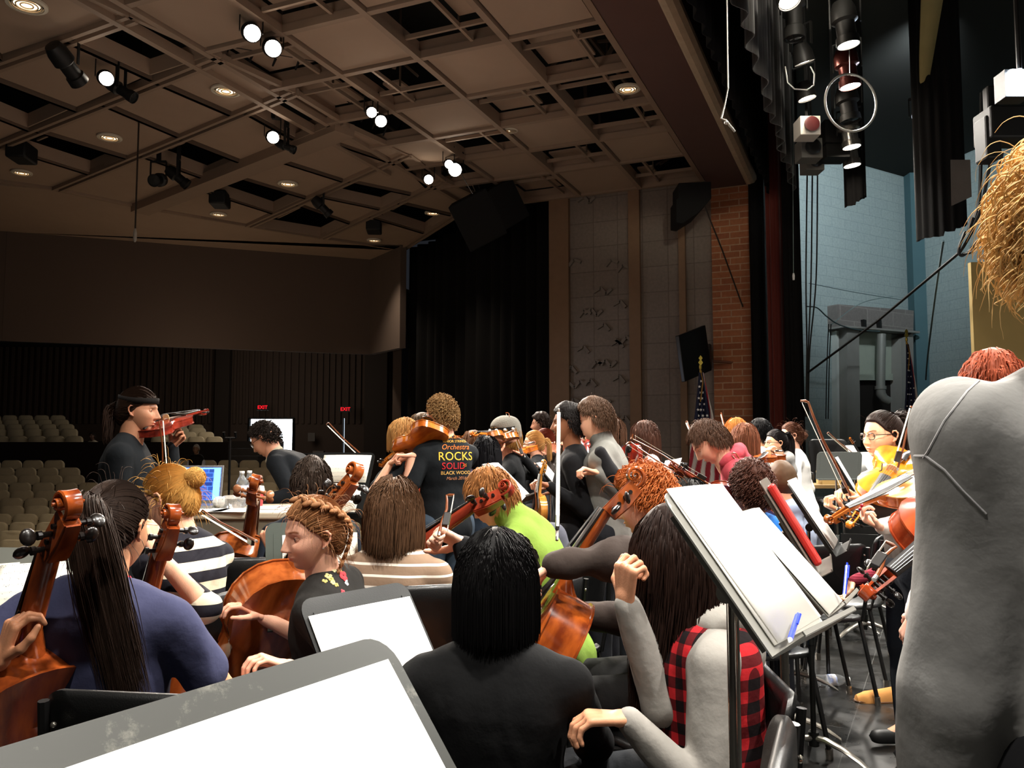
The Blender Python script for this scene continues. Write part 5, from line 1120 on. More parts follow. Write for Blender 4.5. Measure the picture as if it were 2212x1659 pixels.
def stand(Md, label, w=.5, h=.34, papers=(), pole_r=.0125, mt=None, base=True, group=None, foot=0, dx=0, polem=None, lip=.055, plabel='white sheet music'):
    """Md: frame of the desk centre, X right, Y up the desk, Z towards the reader"""
    o = Md.translation.copy(); bx = o-(Md.to_3x3() @ V(0, 0, 1))*.07; B_ = V(bx.x, bx.y, 0); t = thing('music_stand', label, 'music stand', T(B_), group); mt = mt or m_standm; Ml = T(-B_) @ Md
    r = .035; pts = []
    for cx, cy, a0 in ((1, 1, 0), (-1, 1, 90)):
        for k in range(6): a = R(a0+18*k); pts.append((cx*(w/2-r)+r*math.cos(a), h/2-r+r*math.sin(a)))
    pts += [(-w/2, -h/2), (w/2, -h/2)]
    g = MB(); g.prism(pts, T((0, 0, -.0016)), .0032); g.box((0, -h/2, lip/2), (w, .0032, lip)); g.box((0, -h/2+.004, lip), (w, .008, .003))
    for s in (-1, 1): g.box((s*(w/2-.012), -.015, -.008), (.004, h*.82, .014)); g.box((s*(w/2-.03), h*.12, .0022), (.003, h*.55, .0022))
    g.build('desk', mt, t, smooth=30, M=Ml)
    g = MB(); g.box((0, -.02, -.02), (.14, .09, .03)); g.tube([(0-.05, -.03, -.045), (.05, -.03, -.045)], .018, 12); g.build('bracket', mt, t, M=Ml)
    top = Ml @ V(0, -.03, -.055); g = MB(); zt = top.z; z1 = zt*.52
    g.tube([V(top.x, top.y, zt), V(top.x, top.y, z1-.02)], pole_r*.72, 14); g.build('upper_pole', polem or m_chrome, t)
    g = MB(); g.tube([V(top.x, top.y, z1), V(top.x, top.y, .075)], pole_r, 14); g.tube([V(top.x, top.y, z1+.005), V(top.x, top.y, z1-.03)], pole_r*1.25, 14); g.build('lower_pole', mt, t)
    g = MB(); g.tube([V(top.x, top.y, .12), V(top.x, top.y, .06)], .024, 14); g.build('hub', m_standm, t)
    for k in range(3):
        a = foot+k*2*PI/3; d = V(math.cos(a), math.sin(a), 0); n = d.cross(Z); c = V(top.x, top.y, 0); g = MB(); rings = []
        for x, z, w_, h_ in ((.0, .095, .016, .03), (.06, .095, .018, .028), (.14, .075, .02, .022), (.21, .045, .018, .016), (.265, .012, .012, .008)): rings.append([c+d*x+n*(w_*math.cos(q))+Z*max(.002, z+h_*.5*math.sin(q)) for q in [2*PI*j/10 for j in range(10)]])
        g.loft(rings); g.build('leg', mat('stand_base', '#8f8c84', rough=.3, metal=.7), t)
    for i, pp in enumerate(papers):
        x, y, rz, pw, ph, m, lb = pp; g = MB(); n = 10; rows = []
        for jx in (0, 1): rows.append([V(-pw/2+pw*q/n, (-ph/2 if jx == 0 else ph/2), .003*math.sin(q/n*PI)) for q in range(n+1)])
        sheet(g, rows); ob = g.build('sheet_music', m, smooth=80); ob.matrix_world = Md @ T((x, y, .006+.003*i)) @ rotz(rz); s_ = ob.modifiers.new('s', 'SOLIDIFY'); s_.thickness = .0015; tag(ob, lb, 'sheet music')
    return t
m_chair = mat('chair_shell', '#0b0b0b', rough=.42, coat=.1, bump=.12, bs=400)
def chair_proto():
    t = thing('orchestra_chair', '', 'chair')
    # backrest: rounded shell curved around the sitter; front is +Y
    def shell(w0, w1, z0, z1, r, y0, y1, bow_, th):
        g = MB(); ring = []; n = 7
        for cx, cz, a0 in ((1, 1, 0), (-1, 1, 90), (-1, -1, 180), (1, -1, 270)):
            for k in range(n+1): a = R(a0+90*k/n); ring.append((cx*(1-r)+r*math.cos(a), cz*(1-r)+r*math.sin(a)))
        def pt(u, v, off): w = (w0+(w1-w0)*(v+1)/2)/2; x = u*w; return V(x, y0+(y1-y0)*(v+1)/2+bow_*(u*u)+off, z0+(z1-z0)*(v+1)/2)
        rings = []
        for sc in (.0, .35, .7, .93, 1.0): rings.append([pt(u*sc, v*sc, -th*(.5 if sc < .99 else .2)) for u, v in ring])
        for sc in (1.0, .93, .7, .35, .0): rings.append([pt(u*sc, v*sc, th*(.5 if sc < .99 else .2)) for u, v in ring])
        return g.loft(rings, True, True)
    shell(.40, .44, .56, .86, .3, -.20, -.25, .045, .028).build('backrest', m_chair, t, smooth=60)
    g = MB(); rings = []
    for z, sc in ((.435, .93), (.44, 1), (.455, 1), (.462, .96)): rings.append([V(x*sc, y*sc, z+(-.012 if abs(y) < .1 else .0)+(-.02 if y > .18 else 0)) for x, y in [(.22*math.copysign(abs(math.cos(a))**.5, math.cos(a)), .215*math.copysign(abs(math.sin(a))**.5, math.sin(a))) for a in [2*PI*k/32 for k in range(32)]]])
    g.loft(rings).build('seat', m_chair, t, smooth=60)
    for s in (-1, 1): g = MB(); g.tube([V(s*.2, -.235, .84), V(s*.205, -.21, .6), V(s*.2, -.17, .44), V(s*.2, .15, .425)], .011, 8); g.build('side_rail', m_blackm, t)
    for s in (-1, 1):
        for y0, y1 in ((-.16, -.24), (.15, .2)):
            g = MB(); g.tube([V(s*.19, y0, .43), V(s*.225, y1, .03)], .0115, 8); l = g.build('leg', m_blackm, t); g = MB(); g.tube([V(s*.223, y1, .045), V(s*.2255, y1, .0)], .016, 10); g.build('foot_glide', m_chrome, l)
    for s in (-1, 1):
        for z in (.62, .8): g = MB(); g.ell(V(s*.17, -.245+(-.0 if z > .7 else .03)+.0, z), .006, None, 8, 6); g.build('rivet', m_chrome, t)
    return t
chair0 = chair_proto(); chair_used = [False]
def chair(p, yaw, label, group=None, zs=1.0):
    M = T((p.x, p.y, 0)) @ rotz(yaw-PI/2) @ Matrix.Diagonal((1.03, 1.03, zs, 1))
    if not chair_used[0]: chair0.matrix_world = M; chair0['label'] = label; chair_used[0] = True; return chair0
    return copy_tree(chair0, M, label, group)
def bottle(M, label, water=True):
    t = thing('water_bottle', label, 'bottle', M); pl = mat('bottle_plastic', '#f4fbff', rough=.05, trans=.85, ior=1.3, alpha=.75)
    prof = [(0, .0), (.03, .0), (.032, .01)]+[(.0325-.0012*(i % 2), .02+.011*i) for i in range(11)]+[(.032, .145), (.026, .165), (.014, .185), (.013, .2), (0, .2)]
    g = MB(); g.lathe(prof, n=24); g.build('bottle_body', pl, t); g = MB(); g.lathe([(.0, .2), (.015, .2), (.0155, .213), (0, .214)]); g.build('cap', mat('cap_white', '#f4f4f2', rough=.4), t)
    g = MB(); g.lathe([(.0332, .085), (.0334, .09), (.0334, .12), (.0332, .125)]); g.build('bottle_label', mat('bottle_label', '#9fb4e6', rough=.4, var=.3, col2='#f2f4fb', vs=30), t); return t
# ================================================================= PEOPLE
def stripes(name, c1, c2, per=.05, duty=.3, mask=None, thr=0, rot=None, axis=None):
    m = cloth(name, c1, var=0); nt = m.node_tree; N = nt.nodes; Lk = nt.links; b = N['Principled BSDF']; tc = [n for n in N if n.type == 'TEX_COORD'][0]
    def dot(v): n = N.new('ShaderNodeVectorMath'); n.operation = 'DOT_PRODUCT'; Lk.new(tc.outputs['Object'], n.inputs[0]); n.inputs[1].default_value = v; return n.outputs['Value']
    def M_(op, a, bb): 
        n = N.new('ShaderNodeMath'); n.operation = op
        for i, v in enumerate((a, bb)):
            if isinstance(v, (int, float)): n.inputs[i].default_value = v
            else: Lk.new(v, n.inputs[i])
        return n.outputs[0]
    fr = M_('FRACT', M_('MULTIPLY', M_('ADD', dot(axis or (0, 0, 1)), 10), 1/per), 0); k = M_('LESS_THAN', fr, duty)
    if mask is not None: k = M_('MULTIPLY', k, M_('GREATER_THAN', dot(mask), thr))
    mx = N.new('ShaderNodeMix'); mx.data_type = 'RGBA'; mx.inputs[6].default_value = lin(c1); mx.inputs[7].default_value = lin(c2); Lk.new(k, mx.inputs[0]); Lk.new(mx.outputs[2], b.inputs['Base Color']); return m
def plaid(name):
    m = cloth(name, '#a51f26', var=0); nt = m.node_tree; N = nt.nodes; Lk = nt.links; b = N['Principled BSDF']; tc = [n for n in N if n.type == 'TEX_COORD'][0]; outs = []
    for v in ((0, 0, 1), tuple(fh)):
        d = N.new('ShaderNodeVectorMath'); d.operation = 'DOT_PRODUCT'; Lk.new(tc.outputs['Object'], d.inputs[0]); d.inputs[1].default_value = v if v[2] else (fh.x-.8*rt.x, fh.y-.8*rt.y, 0)
        a = N.new('ShaderNodeMath'); a.operation = 'MULTIPLY'; a.inputs[1].default_value = 1/.05; Lk.new(d.outputs['Value'], a.inputs[0]); f = N.new('ShaderNodeMath'); f.operation = 'FRACT'; Lk.new(a.outputs[0], f.inputs[0]); g = N.new('ShaderNodeMath'); g.operation = 'LESS_THAN'; g.inputs[1].default_value = .5; Lk.new(f.outputs[0], g.inputs[0]); outs.append(g.outputs[0])
    s = N.new('ShaderNodeMath'); s.operation = 'ADD'; Lk.new(outs[0], s.inputs[0]); Lk.new(outs[1], s.inputs[1]); h = N.new('ShaderNodeMath'); h.operation = 'MULTIPLY'; h.inputs[1].default_value = .5; Lk.new(s.outputs[0], h.inputs[0])
    rp = N.new('ShaderNodeValToRGB'); rp.color_ramp.interpolation = 'CONSTANT'; e = rp.color_ramp.elements; e[0].position = 0; e[0].color = lin('#c0262c'); e[1].position = .25; e[1].color = lin('#5c1418'); q = e.new(.75); q.color = lin('#171012'); Lk.new(h.outputs[0], rp.inputs[0]); Lk.new(rp.outputs[0], b.inputs['Base Color']); return m
def nut_frame(kind, nut, y, z):
    k = {'violin': 1, 'viola': 1.13, 'cello': 2.12}[kind]; rib = {'violin': .032, 'viola': .037, 'cello': .115}[kind]; y = y.normalized(); z = (z-y*z.dot(y)).normalized(); return frame(nut-y*.487*k-z*rib, y, z)
def chin_frame(p, y, z, kind='violin'): return frame(p, y, z)
PEOPLE = {}
def P_(key, label, **k): PEOPLE[key] = person(label, **k); return PEOPLE[key]
# --- nearest ring
P_('navy', 'person from behind in a navy t-shirt with a long dark ponytail, holding a cello neck', head=(247, 1140, 2.2), face=-8, turn=2, hp=8, pose='sit', b=1.12, ab=1.15, near=2, hair='#2e211a', style='pony', skin_='#c98f6b', top='#3d3f5a', sleeve='short', bottoms='#1b1d25',
   L=dict(t=(2, 1425, 1.92), h=V(*(-rt-Z*.6)), d=(up+rt*.25+fw*.2), n=rt*.6+fw*.6, curls=[.55, .6, .65, .7], thumb=.2), Rr=dict(t=(480, 1500, 2.45), h=rt*.8-Z), fold=.007, hairk=dict(tie=(.0, -.112, .045), L=.49, vol=1.2, sp=.22, pw=.014, wisps=60, dx=.5, wl=.05, slant=.3, body=.9), hl=.06)
p = PEOPLE['navy']; g = MB(); M3 = basis(y=tuple(p['tf']) and p['tf'], z=p['up']); g.torus(p['n0']+p['up']*.035, .066, .006, M3, 30, 6); g.build('lanyard', cloth('lanyard_red', '#b5233c', bump=0), p['root'])
w = p['arms'][0]; g = MB(); d = (w[2]-w[1]).normalized(); g.tube([w[2]-d*.05-p['base'], w[2]-d*.03-p['base']], .034, 18); g.build('wristband', mat('band_purple', '#6b3f7e', rough=.5), p['root'])
P_('blonde_bun', 'blond person in profile with a loose bun and a dark top with striped back', head=(366, 1076, 3.05), face=78, hp=16, turn=-12, pose='sit', near=2, hair='#c9964f', style='bun', skin_='#e6ae8f', topm=None, top='#201f26', sleeve='three', bottoms='#1b1d25',
   L=dict(t=(333, 1190, 2.7), h=-Z*.8+rt*.9, cuff=.05, d=up-rt*.3, n=-rt+fw*.3, curl=.8), Rr=dict(t=(250, 1290, 3.2)), hairk=dict(tie=(.0, -.10, .045), bun=.034, wisps=100, wl=.06), closed=1)
p = PEOPLE['blonde_bun']; 
ob = [c for c in p['root'].children if c.name.startswith('sweater')][0]; ob.data.materials.clear(); ob.data.materials.append(stripes('striped_back', '#201f26', '#d9cfb4', .075, .48, tuple(-p['tf']+rt*.25), .075))
P_('braid', 'person with a braided crown and floral black t-shirt, face turned towards the left', head=(677, 1152, 2.72), face=126, hp=9, hr=-6, turn=-46, side=-8, lean=6, pose='sit', near=2, hair='#9a6a45', style='tied', skin_='#eab296', top='#23211f', sleeve='short', bottoms='#5a6f8a', b=.95,
   L=dict(t=(622, 1440, 2.45), h=-rt*.2+rt-Z, curl=.5), Rr=dict(t=(560, 1330, 2.9)), hairk=dict(tie=(.03, -.10, -.01), wisps=150, wl=.05, nose=1.05, brow=(.3, .17, .1)), eye=(.12, .16, .2), hl=.066)
P_('brown_stripes', 'person from behind with shoulder length brown hair and beige striped sweater', head=(851, 1106, 3.15), face=8, turn=-22, pose='sit', near=2, hair='#5e432f', style='bob', skin_='#d9a382', sleeve='long', bottoms='#22252b', topm=stripes('beige_stripes', '#8f7763', '#efe6da', .039, .22), L=dict(t=(770, 1330, 3.2)), Rr=dict(t=(950, 1340, 3.4)), hairk=dict(L=.262, lay=.018, curl=.005), b=1.05)
P_('green', 'person in a lime green and grey jacket bending over a cello, reddish blond hair', head=(1060, 1073, 3.45), face=62, hp=34, turn=0, lean=16, nshift=rt*.05+Z*.02, pose='sit', near=1, male=1, hair='#a06a3c', style='short', skin_='#e3a888', top='#76913a', sleeve='long', bottoms='#202225', L=dict(t=(960, 1290, 3.2)), Rr=dict(t=(1020, 1290, 3.7)), hairk=dict(L=.06, th=.008, top=.01), collar=.45)
P_('black_bob_front', 'person from behind with straight black hair and a black fleece, in front of the centre', head=(1072, 1260, 1.95), face=-4, turn=0, pose='sit', near=2, hair='#0d0b0c', style='bob', skin_='#d8a07c', top='#0f0f10', sleeve='long', bottoms='#131417', b=1.0, collar=.55, L=dict(t=(880, 1600, 2.15)), Rr=dict(t=(1290, 1640, 2.3)), hairk=dict(L=.235, lay=.010, curl=.0, dens=1.9, thick=.75), fold=.004)
P_('hidden_cellist', 'person in a black puffer jacket with a bow, mostly hidden behind the black haired person', head=(1092, 1232, 2.75), face=50, turn=0, pose='sit', near=1, hair='#1b1512', style='short', skin_='#efc7ae', top='#141416', sleeve='long', bottoms='#15161a', L=dict(t=(1003, 1176, 2.42), d=-rt*.8+up*.35, n=-Z*.6-fw*.3, curl=1.1, h=-Z+rt*.3, hs=1.05), fold=.008)
P_('redhead', 'person with curly red hair and a dark brown hoodie stretching an arm over a cello', head=(1392, 1082, 2.95), face=76, hp=14, turn=-10, lean=6, pose='sit', near=2, hair='#b4602c', style='curly', skin_='#f0bd9f', top='#3c332f', sleeve='long', bottoms='#2a2a2a', b=1.0, ab=1.4,
   L=dict(t=(1192, 1222, 2.45), h=up*.35-fw*.8, d=-rt*.75-up*.5, n=-Z-rt*.2, curl=.75), Rr=dict(t=(1250, 1330, 3.1)), hairk=dict(L=.045, curl=.009, cf=110, th=.012, top=.008, wisps=60), fold=.013, hl=.06)
P_('plaid', 'person with very long dark hair in a red plaid vest, hand raised to the face', head=(1466, 1200, 2.02), face=84, hp=10, turn=-4, lean=4, pose='sit', near=2, hair='#2a1a14', style='long', skin_='#dca27e', topm=None, top='#96928c', sleeve='long', bottoms='#25272a', hood='#a5a19a',
   L=dict(t=(1352, 1552, 1.78), h=rt*.9-Z*.9, d=-rt, n=-Z, curl=.5), Rr=dict(t=(1350, 1302, 1.92), h=-Z+rt*.1-fw*.2, d=up*1.0+rt*.05, n=rt*.7+fw*.4, curls=[.75, .9, 1.0, 1.0], thumb=.6), hairk=dict(L=.54, lay=.010, curl=.006, n=30, dens=1.5, thick=.85, swept=.0, body=.6), b=.92, ab=1.22, hl=.064, fold=.006)
p = PEOPLE['plaid']; g = SDF(.008, .05); bs = .92
Lt_ = (p['N']-p['P']).length
for u, w_, d_, y in ((-.3, .16, .13, 0), (-.05, .155, .125, -.01), (.2, .135, .11, 0), (.45, .13, .108, .004), (.7, .135, .105, -.004), (.86, .115, .08, -.012)):
    c = p['P']+p['up']*(Lt_*u)+p['tf']*y-p['base']; g.cap(c-p['tr']*(w_-d_), c+p['tr']*(w_-d_), d_+.012, k=.05)
for u in (-.15, .08, .32, .57, .79): c = p['P']+p['up']*(Lt_*u)-p['base']; g.cap(c-p['tr']*.03, c+p['tr']*.03, .11, k=.04)
for x in (-1, 1): c = p['P']+p['up']*Lt_*.93-p['base']; g.cap(c+p['tr']*x*.05, c+p['tr']*x*.11-p['up']*.02, .056, .054, k=.03)
v, fc = g.mesh(); v = folds(v, fc, .005, seed=4); npmesh('vest', v, fc, plaid('plaid_red'), p['root'])
P_('hoodie', 'tall person with curly blond hair in a grey sweatshirt filling the right edge', head=(2345, 500, 1.08), face=-28, turn=22, nshift=rt*.035-Z*.035, pose='stand', near=2, male=1, hair='#f6c383', style='curly', skin_='#c98468', top='#8b8a88', sleeve='long', bottoms='#1c1c1e', b=1.08, ab=1.22, L=dict(t=(2050, 1880, 1.1), h=-rt*.25-fh*.8), hairk=dict(L=.06, curl=.012, cf=80, th=.014, top=.01, dens=1.1, thick=.9, wisps=90, wl=.08), fold=.012, collar=.2, shoes='#b98449')
P_('red_crown', 'person with short reddish hair and a high white collar, seen over the grey sweatshirt shoulder', head=(2143, 838, 2.5), face=8, pose='stand', near=1, hair='#a24f34', style='short', skin_='#e8b9a4', top='#e8ded9', sleeve='long', bottoms='#222222', collar=.95, s=.92)
P_('viola_girl', 'person with glasses and high dark ponytail holding a viola under the chin', head=(1906, 940, 3.85), face=104, hp=4, turn=-10, pose='stand', near=2, glasses=1, nshift=rt*.1, hl=.074, hair='#2c1f1a', style='pony', skin_='#f0bd98', top='#4a423e', sleeve='long', bottoms='#20242c', s=.92, L=dict(t=(1822, 1108, 3.5), h=-Z, d=-rt+up*.5, n=rt*.3+Z, curl=.9), Rr=dict(t=(1850, 1075, 3.75), h=-Z+rt, curl=.7), hairk=dict(tie=(0, -.095, .085), L=.42, wisps=30, wl=.05, sp=.3, vol=1.3), eye=(.1, .08, .07), fat=1.03)
P_('viola_hidden', 'person in a pale sleeve with red fingernails holding a viola, hidden behind the grey sweatshirt', head=(2110, 905, 3.3), face=95, pose='stand', near=1, hair='#6b4a33', style='long', skin_='#f0c4ab', top='#cfc8c2', sleeve='long', bottoms='#20242c', s=.94, L=dict(t=(1905, 1138, 2.95), h=-Z, d=-rt*.9+up*.5, n=up-fw*.3, curls=[.9, .8, .8, .9]))
p = PEOPLE['viola_hidden']; wr = p['arms'][0][2]; g = MB()
for q in ((1858, 1099), (1862, 1092)): g.ell(W(q[0], q[1], 2.9)-p['base'], (.009, .006, .007))
g.build('nail_polish', mat('nail_red', '#a31d2c', rough=.2, coat=.5), p['root'])
P_('kneeling', 'person in a ribbed maroon cardigan reaching down to the floor, behind the grey sweatshirt', head=(1985, 1135, 4.3), face=95, hp=20, lean=48, pose='kneel', near=1, hair='#2a1e18', style='bob', skin_='#e8b596', topm=stripes('maroon_rib', '#6f1f2c', '#8c3242', .012, .4), sleeve='long', bottoms='#141416', L=dict(t=(1842, 1255, 4.1), h=rt*.4+Z*.2, d=-Z-rt*.4, n=-rt, curl=.5), s=.95)
# --- left and centre standing figures
P_('headband', 'person with a dark headband and ponytail playing the violin at the far left', head=(299, 886, 4.35), face=-84, turn=8, pose='stand', near=2, male=1, hair='#33231a', style='pony', skin_='#b98263', top='#14171a', sleeve='long', bottoms='#101113', s=1.0, hp=4, L=dict(t=(372, 962, 4.55), h=-Z*1.0+fh*.1, d=rt*.6+up*.7, n=-rt*.5-fw*.8, curls=[.9, .85, .8, .8]), Rr=dict(t=(352, 1048, 4.2), h=rt*-.4-Z, d=rt*.7, n=-Z, curl=.7), hairk=dict(tie=(0, -.112, -.012), L=.15, vol=1, sp=.4, pw=.012, nose=1.15, curl=.006), b=1.08)
p = PEOPLE['headband']; HMm = p['HM']
d_, f_ = sphere_grid(64, 40); hp_ = head_shape(d_); sel = hp_*1.0; k_ = .0165
g = MB(); ring = []
for t in [2*PI*i/48 for i in range(48)]:
    for_y = .0; dd = np.array([[math.sin(t), math.cos(t), .55]]); dd /= np.linalg.norm(dd); q0 = head_shape(dd)[0]; ring.append((q0, dd[0]))
g.loft([[HMm @ Vector(q0+dd*k_+np.array((0, 0, dz))) for q0, dd in ring] for dz in (-.014, .016)], True, False); o_ = g.build('headband', cloth('headband_black', '#15110f', bump=.2), p['root'], smooth=80); s_ = o_.modifiers.new('s', 'SOLIDIFY'); s_.thickness = .003
P_('leaning', 'person with dark curly hair and glasses in a black sweater leaning over the table', head=(572, 948, 5.7), face=82, hp=34, lean=52, turn=0, pose='stand', near=1, male=1, glasses=1, hair='#2f2722', style='curly', skin_='#d79a7c', top='#15181c', sleeve='long', bottoms='#15161a', L=dict(t=(545, 1088, 5.3), h=rt, d=-rt*.5-Z, n=-Z, curl=.5), Rr=dict(t=(560, 1090, 5.6)), hairk=dict(L=.016, curl=.004, th=.004, top=.014), b=1.05)
P_('dark_short', 'person with short dark brown hair and glasses from behind, playing the cello left of centre', head=(673, 1043, 3.95), face=14, turn=14, pose='sit', near=1, male=1, glasses=1, hair='#3c3028', style='short', skin_='#d49c7e', top='#161c26', sleeve='long', bottoms='#3a4657', L=dict(t=(590, 1190, 3.45), h=-Z-rt*.2, d=up*.9-rt*.25, n=fw+rt*.2, curls=[.8, .85, .9, .95]), hairk=dict(L=.045), b=1.05)
P_('blonde_bob', 'person with straight blond bob and glasses in a black t-shirt with an orange print', head=(872, 944, 5.4), face=82, turn=-30, pose='stand', near=2, glasses=1, hair='#b98a52', style='bob', skin_='#dca586', top='#16191c', sleeve='short', bottoms='#1e2126', L=dict(t=(842, 1003, 5.15), h=-Z-rt*.4, d=rt*.4+up*.5, n=rt, curl=.6), hairk=dict(L=.235, curl=0, dens=.7, thick=1.4), s=.95)
P_('curly_rocks', 'tall person with curly hair in a black t-shirt printed with orchestra lettering on the back', head=(952, 898, 5.2), face=58, turn=-22, hp=4, pose='stand', near=2, male=1, glasses=1, hair='#8d6b43', style='curly', skin_='#e0a88c', top='#14171a', sleeve='short', bottoms='#3b4754', b=1.0, L=dict(t=(890, 985, 5.0), h=-Z, d=-rt, curl=.8), Rr=dict(t=(940, 1050, 5.9)), hairk=dict(L=.022, curl=.005, cf=160, th=.008, top=.006, dens=.8, thick=1.3), s=1.02)
P_('brown_back', 'person with long straight brown hair behind the curly haired person', head=(912, 927, 6.3), face=75, pose='stand', hair='#5b4632', style='long', skin_='#d8a184', top='#2a2b2e', s=.98, hairk=dict(L=.38))
P_('black_hair', 'person with long black hair and a hair clip, back turned, behind the white paper', head=(1050, 978, 5.7), face=28, pose='stand', near=1, hair='#131216', style='long', skin_='#d7a27f', top='#232b36', s=.9, hairk=dict(L=.27, dens=.7, thick=1.4))
p = PEOPLE['black_hair']; g = MB(); [g.ell(p['HM'] @ V(.06+.01*i, -.05-.012*i, .035-.01*j)-V(0, 0, 0), .011) for i in (0, 1) for j in (0, 1)]; g.build('hair_clip', mat('clip_cream', '#e5dcc0', rough=.5), p['root'])
P_('lavender', 'person with brown hair and lavender top left of the black haired person', head=(1022, 962, 6.6), face=60, pose='stand', hair='#6a4933', style='long', skin_='#d7a27f', top='#a48fb3', s=.93, hairk=dict(L=.3))
P_('beanie', 'person in a grey beanie with blond hair playing the violin, dressed in black', head=(1091, 944, 6.3), face=104, turn=-20, hp=6, pose='stand', near=1, male=1, hair='#a97d45', style='bob', skin_='#dda083', top='#141517', s=.98, L=dict(t=(1066, 985, 5.95), h=-Z, curl=.8), Rr=dict(t=(1128, 985, 6.3), h=rt-Z), hairk=dict(L=.2, lay=.02))
p = PEOPLE['beanie']; q_, f_, c_ = cap_mesh(.022, .03, hl=.06, side=.03, back=-.02, res=0, backth=.015); npmesh('beanie', q_ @ np.array(p['q']).T*.98+A3(p['hc']), f_, cloth('beanie_grey', '#6f6c64', bs=90), p['root'], smooth=80)
g = MB(); ring = []
for t in [2*PI*i/32 for i in range(32)]: dd = np.array([[math.sin(t), math.cos(t), .42+.0*math.cos(t)]]); dd /= np.linalg.norm(dd); ring.append((head_shape(dd)[0], dd[0]))
g.loft([[p['HM'] @ Vector(q0+dd*.036+np.array((0, 0, dz))) for q0, dd in ring] for dz in (-.012, .03)], True, False); g.build('beanie_band', cloth('band_black', '#191715', bump=.1), p['root'], smooth=80)
g = MB(); [g.ell(p['HM'] @ Vector(ring[i][0]+ring[i][1]*.04+np.array((0, 0, .01))), .012) for i in (22, 25, 28, 31)]; g.build('beanie_patch', mat('patch_white', '#e8e6df', rough=.6), p['root'])
P_('dark_curly_boy', 'person with dark curly hair standing farthest back near the black curtain', head=(1168, 917, 9.0), face=82, pose='stand', male=1, hair='#2f211b', style='curly', skin_='#c98f72', top='#191817', s=1.0, hairk=dict(L=.03, th=.012, top=.018, curl=.004))
P_('blond_tail', 'person with blond ponytail and glasses in a dark t-shirt playing violin near the centre', head=(1153, 957, 7.4), face=84, pose='stand', near=1, glasses=1, hair='#d0a468', style='pony', skin_='#e6b294', top='#1b1d20', s=.9, L=dict(t=(1122, 982, 7.2), h=-Z, curl=.8), Rr=dict(t=(1150, 1010, 7.1), h=-Z), hairk=dict(L=.2, tie=(0, -.1, .02), curl=.006))
P_('auburn_glasses', 'person with auburn hair and glasses holding hands up at the centre', head=(1176, 950, 8.3), face=100, pose='stand', near=1, glasses=1, hair='#6f2f20', style='tied', skin_='#e0a98c', top='#3a332f', s=.93, L=dict(t=(1182, 985, 7.9), h=-Z, d=up), Rr=dict(t=(1195, 980, 8.0), h=-Z, d=up))
P_('black_dress', 'person with short black hair in a long black dress holding a violin by its neck', head=(1228, 915, 5.0), face=84, turn=-6, pose='stand', near=2, hair='#17110f', style='short', skin_='#8c5a3e', top='#101012', sleeve='long', bottoms='#121214', hem=.42, L=dict(t=(1186, 1050, 4.75), h=-Z+rt*.8, d=-rt+up*.35, n=-Z, curl=.85), Rr=dict(t=(1200, 1060, 5.2)), hairk=dict(th=.012, top=.012, L=.025, lump=.004, brow=(.2, .12, .1)), s=.98, eye=(.08, .05, .04))
P_('grey_jacket', 'tall person with brown hair in a grey track jacket with black shoulder stripe', head=(1284, 906, 4.95), face=78, hp=14, turn=-6, pose='stand', near=2, male=1, hair='#5a4232', style='short', skin_='#e6b092', top='#6f6e69', sleeve='long', bottoms='#141519', L=dict(t=(1292, 1022, 4.68), h=-Z+rt*.5, d=-rt+up*.3, n=-Z, curl=.7), Rr=dict(t=(1250, 985, 5.3)), hairk=dict(L=.035, top=.018, th=.004, lay=.012), s=1.04, b=1.12, collar=.3)
p = PEOPLE['grey_jacket']; A0, El, Wr = p['arms'][0]; g = SDF(.01, .02); o1 = -p['base']-fh*.018; g.chain([A0+Z*.045-fh*.01+o1, A0.lerp(El, .3)+o1-fh*.012, A0.lerp(El, .75)+o1-fh*.006], [.036, .052, .048]); v, fc = g.mesh(); npmesh('shoulder_stripe', v, fc, cloth('stripe_black', '#1b1b1d'), p['root'])
P_('black_curls', 'person with black curly hair behind the grey track jacket, holding a reddish violin', head=(1262, 916, 6.1), face=-80, pose='stand', hair='#100d0d', style='curly', skin_='#7b4d37', top='#26272c', s=.95, hairk=dict(L=.035, th=.022, top=.014))
P_('brown_tall', 'person with brown hair just visible right of the grey track jacket', head=(1325, 932, 7.2), face=20, pose='stand', hair='#5b4030', style='bob', skin_='#d8a184', top='#6a5560', s=.95)
P_('pink_long', 'person with very long brown hair and pale pink sleeves standing before the grey side wall', head=(1391, 942, 6.4), face=98, hp=-6, pose='stand', near=1, hair='#4e3328', style='long', skin_='#e3b096', top='#cdb3ae', sleeve='long', bottoms='#23242a', s=.93, L=dict(t=(1365, 1010, 6.0), h=-Z+rt*.6, curl=.8), hairk=dict(L=.36, dens=.8, thick=1.3))
P_('red_hoodie', 'person in a red and grey hoodie bowing the head over a viola', head=(1532, 955, 4.6), face=82, hp=42, lean=30, turn=-4, pose='stand', near=2, male=1, hair='#4b3325', style='short', skin_='#e9ae93', top='#a8404a', sleeve='long', bottoms='#22242a', hood='#a13b45', L=dict(t=(1562, 1118, 4.25), h=rt*.8, d=-rt*.3-Z, n=-rt, curl=.6), Rr=dict(t=(1520, 1080, 4.9)), hairk=dict(L=.04, th=.004, top=.012, lay=.010, fringe=1), b=1.05, s=1.0)
P_('blond_right', 'person with strawberry blond hair in front of the brick pier', head=(1589, 932, 7.6), face=112, pose='stand', near=1, hair='#d08a48', style='bob', skin_='#f2c9ad', top='#d8d4cf', s=.95, hairk=dict(L=.2))
P_('brown_long_right', 'person with long brown hair and back turned, right of the red hoodie', head=(1608, 946, 6.6), face=30, pose='stand', near=1, hair='#7a4a34', style='long', skin_='#e3b096', top='#6e6a6c', s=.93, hairk=dict(L=.38))
